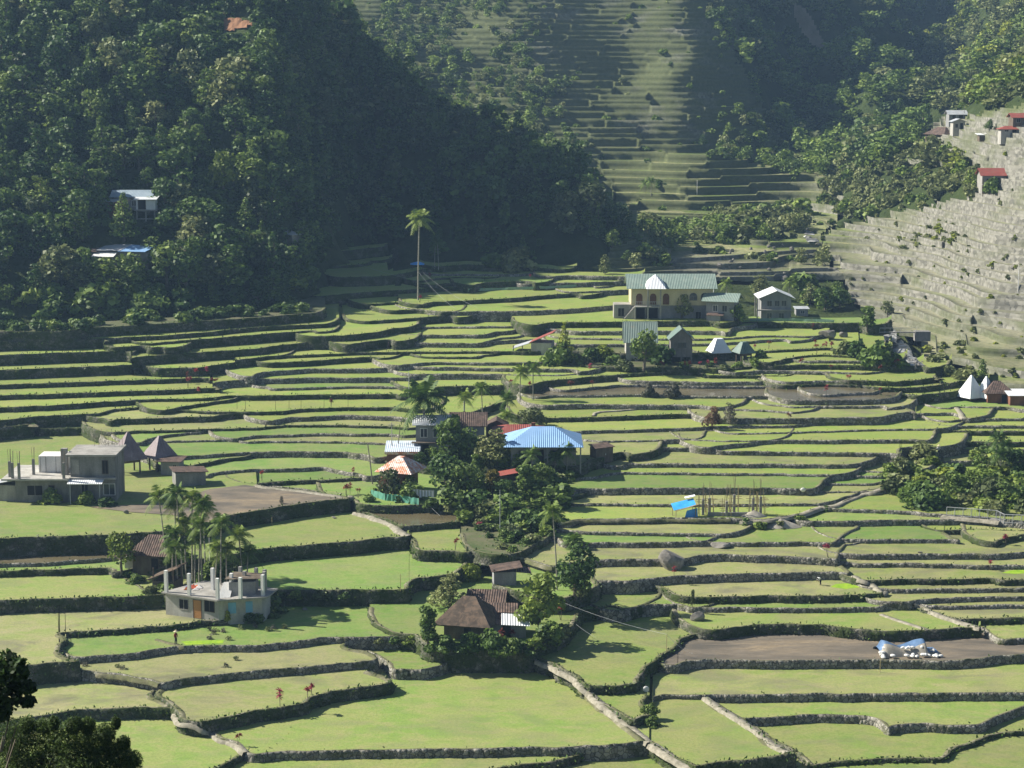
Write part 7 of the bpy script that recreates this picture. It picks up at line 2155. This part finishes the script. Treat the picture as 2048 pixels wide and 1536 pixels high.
# sack pile under a tarpaulin on the dry field -------------------------
a, b = on_z(1766, 1320, 0), None
p0 = G(1766, 1318); p1 = on_z(1886, 1314, p0.z)
t = empty('tarp_pile', p0, math.atan2(p1.y - p0.y, p1.x - p0.x), 'heap covered by a navy tarpaulin held down with white sacks on the dry field', 'tarpaulin heap')
L_ = (p1 - p0).length
V, F = [], []
nx_, ny_ = 26, 10
for j in range(ny_ + 1):
    for i in range(nx_ + 1):
        f, g = i / nx_, j / ny_
        hh = 1.25 * math.sin(math.pi * min(1, g * 1.0)) ** .7 * (1 if .05 < f < .80 else .45) * (.85 + .3 * math.sin(9 * f + 2 * g)) * (.3 if f > .8 else 1)
        V.append((L_ * f, .3 + 3.6 * g, hh - (0 if 0 < j < ny_ else .1)))
for j in range(ny_):
    for i in range(nx_): F.append((j * (nx_ + 1) + i, j * (nx_ + 1) + i + 1, (j + 1) * (nx_ + 1) + i + 1, (j + 1) * (nx_ + 1) + i))
mi = [1 if (q_ // nx_) < 3 else 0 for q_ in range(len(F))]
obj('tarpaulin', mesh_np('tarpaulin', V, F, [R_TARPD, B_SAND], True, midx=mi), t)
rr = np.random.default_rng(3)
SACKM = []
for k in range(3):
    bm = bmesh.new(); bmesh.ops.create_icosphere(bm, subdivisions=2, radius=1)
    for v in bm.verts: v.co = (v.co.x * .28 * (1 + .2 * rr.random()), v.co.y * .2, v.co.z * .15)
    me = bpy.data.meshes.new('sack'); bm.to_mesh(me); bm.free(); me.materials.append(B_WHITE); SACKM.append(me)
Rt = t.matrix_basis.copy()
for k in range(34):
    f = rr.random(); row_ = k % 3
    lx_, ly_, lz_ = (L_ * f, [.25, 1.1, .0][row_] + rr.normal(0, .1), [.2, .75, .1][row_] * (1 if f < .78 else .5) + .1)
    if k < 6: lx_, ly_, lz_ = rr.uniform(-.1, .5), rr.uniform(0, 1.6), rr.uniform(.15, .7)
    o = obj('sack', SACKM[k % 3], None, Rt @ Vector((lx_, ly_, lz_)), rr.random() * 3.14)
    tag(o, 'small white sack weighing down the navy tarpaulin', 'sack', 'white sacks on the tarpaulin heap')
o = obj('sack', SACKM[0], None, G(1292, 1384) + Vector((0, 0, .3))); o.scale = (1.1, .6, 2.2); tag(o, 'single pale sheet-wrapped bundle on the wall end by the hedge bend', 'bundle')
o = obj('sack', SACKM[1], None, G(1606, 984) + Vector((0, 0, .3))); o.scale = (1.2, .8, 2.0); tag(o, 'white sack hung on the wall end beside the stepped side wall', 'sack')

# ------------------------------------------------------------------ people (each one body grown over a skeleton)
def person(p, hgt, pose, rz, label, shirt, legs, hat=None):
    s = hgt / 1.68
    if pose == 'stand':
        J = {'pel': (0, 0, .92), 'che': (0, .03, 1.28), 'nk': (0, .02, 1.44), 'hd': (0, -.01, 1.60), 'kl': (.10, -.03, .50), 'fl': (.11, 0, .05), 'kr': (-.10, .02, .5), 'fr': (-.12, .06, .05),
             'tl': (.11, -.12, .03), 'tr': (-.12, -.06, .03), 'sl': (.20, .02, 1.37), 'el': (.26, -.02, 1.10), 'hl': (.22, -.14, .88), 'sr': (-.20, .02, 1.37), 'er': (-.27, .0, 1.10), 'hr': (-.24, -.14, .90)}
    elif pose == 'walk':
        J = {'pel': (0, 0, .92), 'che': (0, -.03, 1.28), 'nk': (0, -.05, 1.44), 'hd': (0, -.08, 1.60), 'kl': (.10, -.18, .52), 'fl': (.10, -.26, .06), 'kr': (-.10, .10, .5), 'fr': (-.10, .34, .12),
             'tl': (.10, -.38, .05), 'tr': (-.10, .24, .03), 'sl': (.20, -.03, 1.37), 'el': (.25, .12, 1.12), 'hl': (.23, .10, .88), 'sr': (-.20, -.03, 1.37), 'er': (-.25, -.16, 1.12), 'hr': (-.22, -.30, .95)}
    else:   # bent over the field
        J = {'pel': (0, .12, .86), 'che': (0, -.22, 1.02), 'nk': (0, -.40, 1.02), 'hd': (0, -.55, .96), 'kl': (.11, .02, .46), 'fl': (.13, .06, .05), 'kr': (-.11, .06, .46), 'fr': (-.14, .16, .05),
             'tl': (.13, -.08, .03), 'tr': (-.14, .02, .03), 'sl': (.19, -.30, 1.0), 'el': (.20, -.36, .70), 'hl': (.14, -.46, .45), 'sr': (-.19, -.30, 1.0), 'er': (-.20, -.34, .70), 'hr': (-.12, -.46, .47)}
    names = list(J); E = [('pel', 'che'), ('che', 'nk'), ('nk', 'hd'), ('pel', 'kl'), ('kl', 'fl'), ('fl', 'tl'), ('pel', 'kr'), ('kr', 'fr'), ('fr', 'tr'), ('che', 'sl'), ('sl', 'el'), ('el', 'hl'), ('che', 'sr'), ('sr', 'er'), ('er', 'hr')]
    Rr = {'pel': .15, 'che': .16, 'nk': .06, 'hd': .10, 'kl': .07, 'fl': .05, 'tl': .04, 'kr': .07, 'fr': .05, 'tr': .04, 'sl': .075, 'el': .05, 'hl': .04, 'sr': .075, 'er': .05, 'hr': .04}
    me = bpy.data.meshes.new('person')
    me.from_pydata([J[n] for n in names], [(names.index(a_), names.index(b_)) for a_, b_ in E], [])
    tmp = bpy.data.objects.new('tmp_body', me); COL.objects.link(tmp)
    md = tmp.modifiers.new('skin', 'SKIN')
    for n, v in zip(names, me.skin_vertices[0].data): v.radius = (Rr[n], Rr[n] * (.75 if n in ('pel', 'che') else 1)); v.use_root = n == 'pel'
    tmp.modifiers.new('sub', 'SUBSURF').levels = 1
    bpy.context.view_layer.update()
    ev = tmp.evaluated_get(bpy.context.evaluated_depsgraph_get())
    bm_ = bpy.data.meshes.new_from_object(ev)
    bpy.data.objects.remove(tmp)
    bm_.materials.clear()
    skin = plain('skin_tone', (.16, .085, .055), (.24, .13, .085), 3.0, .6)
    for m_ in (skin, shirt, legs): bm_.materials.append(m_)
    jt = {n: Vector(J[n]) for n in names}
    segs = [('pel', 'che', 1), ('che', 'nk', 1), ('nk', 'hd', 0), ('pel', 'kl', 2), ('kl', 'fl', 2), ('fl', 'tl', 0), ('pel', 'kr', 2), ('kr', 'fr', 2), ('fr', 'tr', 0), ('sl', 'el', 1), ('el', 'hl', 0), ('sr', 'er', 1), ('er', 'hr', 0), ('che', 'sl', 1), ('che', 'sr', 1)]
    for pg in bm_.polygons:
        best = None
        for a_, b_, m_ in segs:
            A_, B_ = jt[a_], jt[b_]; f = max(0, min(1, (pg.center - A_).dot(B_ - A_) / (B_ - A_).length_squared)); dd_ = (pg.center - A_ - (B_ - A_) * f).length
            if best is None or dd_ < best[0]: best = (dd_, m_)
        pg.material_index = best[1]; pg.use_smooth = True
    o = obj('person', bm_, None, p, rz); o.scale = (s, s, s); tag(o, label, 'person')
    hd = jt['hd']
    if hat:
        m = MB(); n = 14
        V = [(hd.x + math.cos(6.283 * k / n) * .27, hd.y + math.sin(6.283 * k / n) * .27, hd.z + .03) for k in range(n)] + [(hd.x + math.cos(6.283 * k / n) * .12, hd.y + math.sin(6.283 * k / n) * .12, hd.z + .09) for k in range(n)] + [(hd.x + math.cos(6.283 * k / n) * .09, hd.y + math.sin(6.283 * k / n) * .09, hd.z + .19) for k in range(n)]
        m.add(V, [(k, (k + 1) % n, n + (k + 1) % n, n + k) for k in range(n)] + [(n + k, n + (k + 1) % n, 2 * n + (k + 1) % n, 2 * n + k) for k in range(n)] + [tuple(range(2 * n, 3 * n))]); m.build('hat', hat, o)
    else:
        m = MB(); bmh = bmesh.new(); bmesh.ops.create_icosphere(bmh, subdivisions=2, radius=.115)
        V = [tuple(Vector((v.co.x + hd.x, v.co.y + hd.y + .02, max(v.co.z, -.02) + hd.z + .02))) for v in bmh.verts]; F = [tuple(v.index for v in f.verts) for f in bmh.faces]; bmh.free()
        m.add(V, F); m.build('hair', plain('black_hair', (.01, .009, .008), (.02, .018, .016)), o)
    return o
C_RED = plain('dark_red_shirt', (.16, .02, .02), (.26, .04, .035), 3.); C_DARK = plain('dark_trousers', (.02, .022, .03), (.05, .05, .06), 3.); C_WHITE = plain('white_shirt', (.6, .6, .58), (.75, .75, .73), 3.)
C_STRAW = plain('straw_hat', (.50, .42, .26), (.66, .58, .40), 4.); C_BLUE = plain('blue_shirt', (.05, .10, .24), (.10, .18, .36), 3.)
def person_px(u, v, h, *a, **k): return person(G(u, v), h, *a, **k)
person_px(352, 1291, 1.6, 'stand', rad(60), 'farmer in a dark red shirt and straw hat standing at the garden paddy edge', C_RED, C_DARK, hat=C_STRAW)
person_px(1640, 1170, 1.5, 'bend', rad(-60), 'farmer in a white shirt bending over the muddy seedling field', C_WHITE, C_DARK)
person_px(777, 701, 1.6, 'walk', rad(80), 'dark-dressed person walking along a high paddy by the hillside shadow', C_DARK, C_DARK)
person_px(1211, 918, 1.5, 'bend', rad(-30), 'person in white stooping by the tiny wooden store', C_WHITE, C_DARK)
person_px(1877, 912, 1.6, 'stand', rad(10), 'person with a pale hat and white shirt in the dark ditch between paddies', C_WHITE, C_DARK, hat=C_STRAW)

# ------------------------------------------------------------------ labels of the terrace walls
LM = [('the unfinished house', 435, 1215), ('the rusty hut', 300, 1120), ('the grey concrete house', 150, 980), ('the thatched hut', 930, 1250), ('the huge dark boulder', 1340, 1115), ('the ploughed field with the tarpaulin heap', 1700, 1300),
      ('the blue tarpaulin shelter', 1370, 1020), ('the blue-roofed house', 1085, 900), ('the orange pyramid roof', 795, 950), ('the coconut palm', 850, 820), ('the brown pond', 880, 1035), ('the yellow building', 1340, 620), ('the wooden barn', 1362, 700),
      ('the white granary roof', 1437, 705), ('the red gabled house', 1090, 692), ('the tall lone palm', 838, 560), ('the ravine thicket', 1880, 980), ('the railing', 1980, 1035), ('the white pyramid roofs', 1950, 790), ('the rusty-leaved tree', 1425, 840),
      ('the dark forest edge', 250, 650), ('the red-leaved plants', 400, 760), ('the needle-leaved tree corner', 130, 1450), ('the pyramid-roofed huts', 270, 910), ('the lone dark stream-side tree', 1735, 650), ('the grey gabled house', 1550, 625),
      ('the bottom edge path', 1250, 1450), ('the green-netted garden', 780, 995), ('the steep green roof', 1280, 690), ('the row of stakes', 600, 815), ('the walking person', 777, 695), ('the slim sapling', 1385, 1190), ('the person in the ditch', 1877, 890), ('the seedling bed', 1690, 1172)]
ORD = ['first', 'second', 'third', 'fourth', 'fifth', 'sixth', 'seventh', 'eighth', 'ninth', 'tenth', 'eleventh', 'twelfth', 'thirteenth', 'fourteenth', 'fifteenth']
bk = {}
for t in WALL_OBJ:
    k = min(range(len(LM)), key=lambda i: math.hypot((t.mu - LM[i][1]) * .6, (t.mv - LM[i][2]) * 1.3))
    bk.setdefault((k, t.mv < LM[k][2]), []).append(t)
for (k, up), L in bk.items():
    L.sort(key=lambda t: abs(t.mv - LM[k][2]))
    for i, t in enumerate(L):
        look = ('tall ' if t.hm > 1.3 else 'low ' if t.hm < .5 else '') + ('short ' if t.len < 14 else 'long ' if t.len > 40 else '') + ('mossy overgrown' if t.wk == 'o' else 'grey stone')
        tag(t.wall, '%s terrace wall, %s %s %s' % (look, ORD[min(i, 14)], 'uphill of' if up else 'downhill of', LM[k][0]), 'wall', 'terrace walls of the valley')

# ------------------------------------------------------------------ air between the hills
zt_ = max((o.matrix_world @ Vector(c)).z for o in bpy.data.objects if o.type == 'MESH' for c in o.bound_box) + 12
bm = bmesh.new()
bmesh.ops.create_cube(bm, size=1.0)
for v in bm.verts: v.co = (v.co.x * 1700, 780 + v.co.y * 1700, -14 + (v.co.z + .5) * (max(zt_, 120) + 14))
me = bpy.data.meshes.new('haze'); bm.to_mesh(me); bm.free()
hm = bpy.data.materials.new('haze'); hm.use_nodes = True
nt = hm.node_tree; nt.nodes.remove(nt.nodes['Principled BSDF'])
pv = nt.nodes.new('ShaderNodeVolumePrincipled')
pv.inputs['Color'].default_value = (.42, .66, 1.0, 1)
pv.inputs['Density'].default_value = .00016
pv.inputs['Anisotropy'].default_value = .2
nt.links.new(pv.outputs[0], nt.nodes['Material Output'].inputs['Volume'])
me.materials.append(hm)
tag(obj('haze', me), kind='stuff')
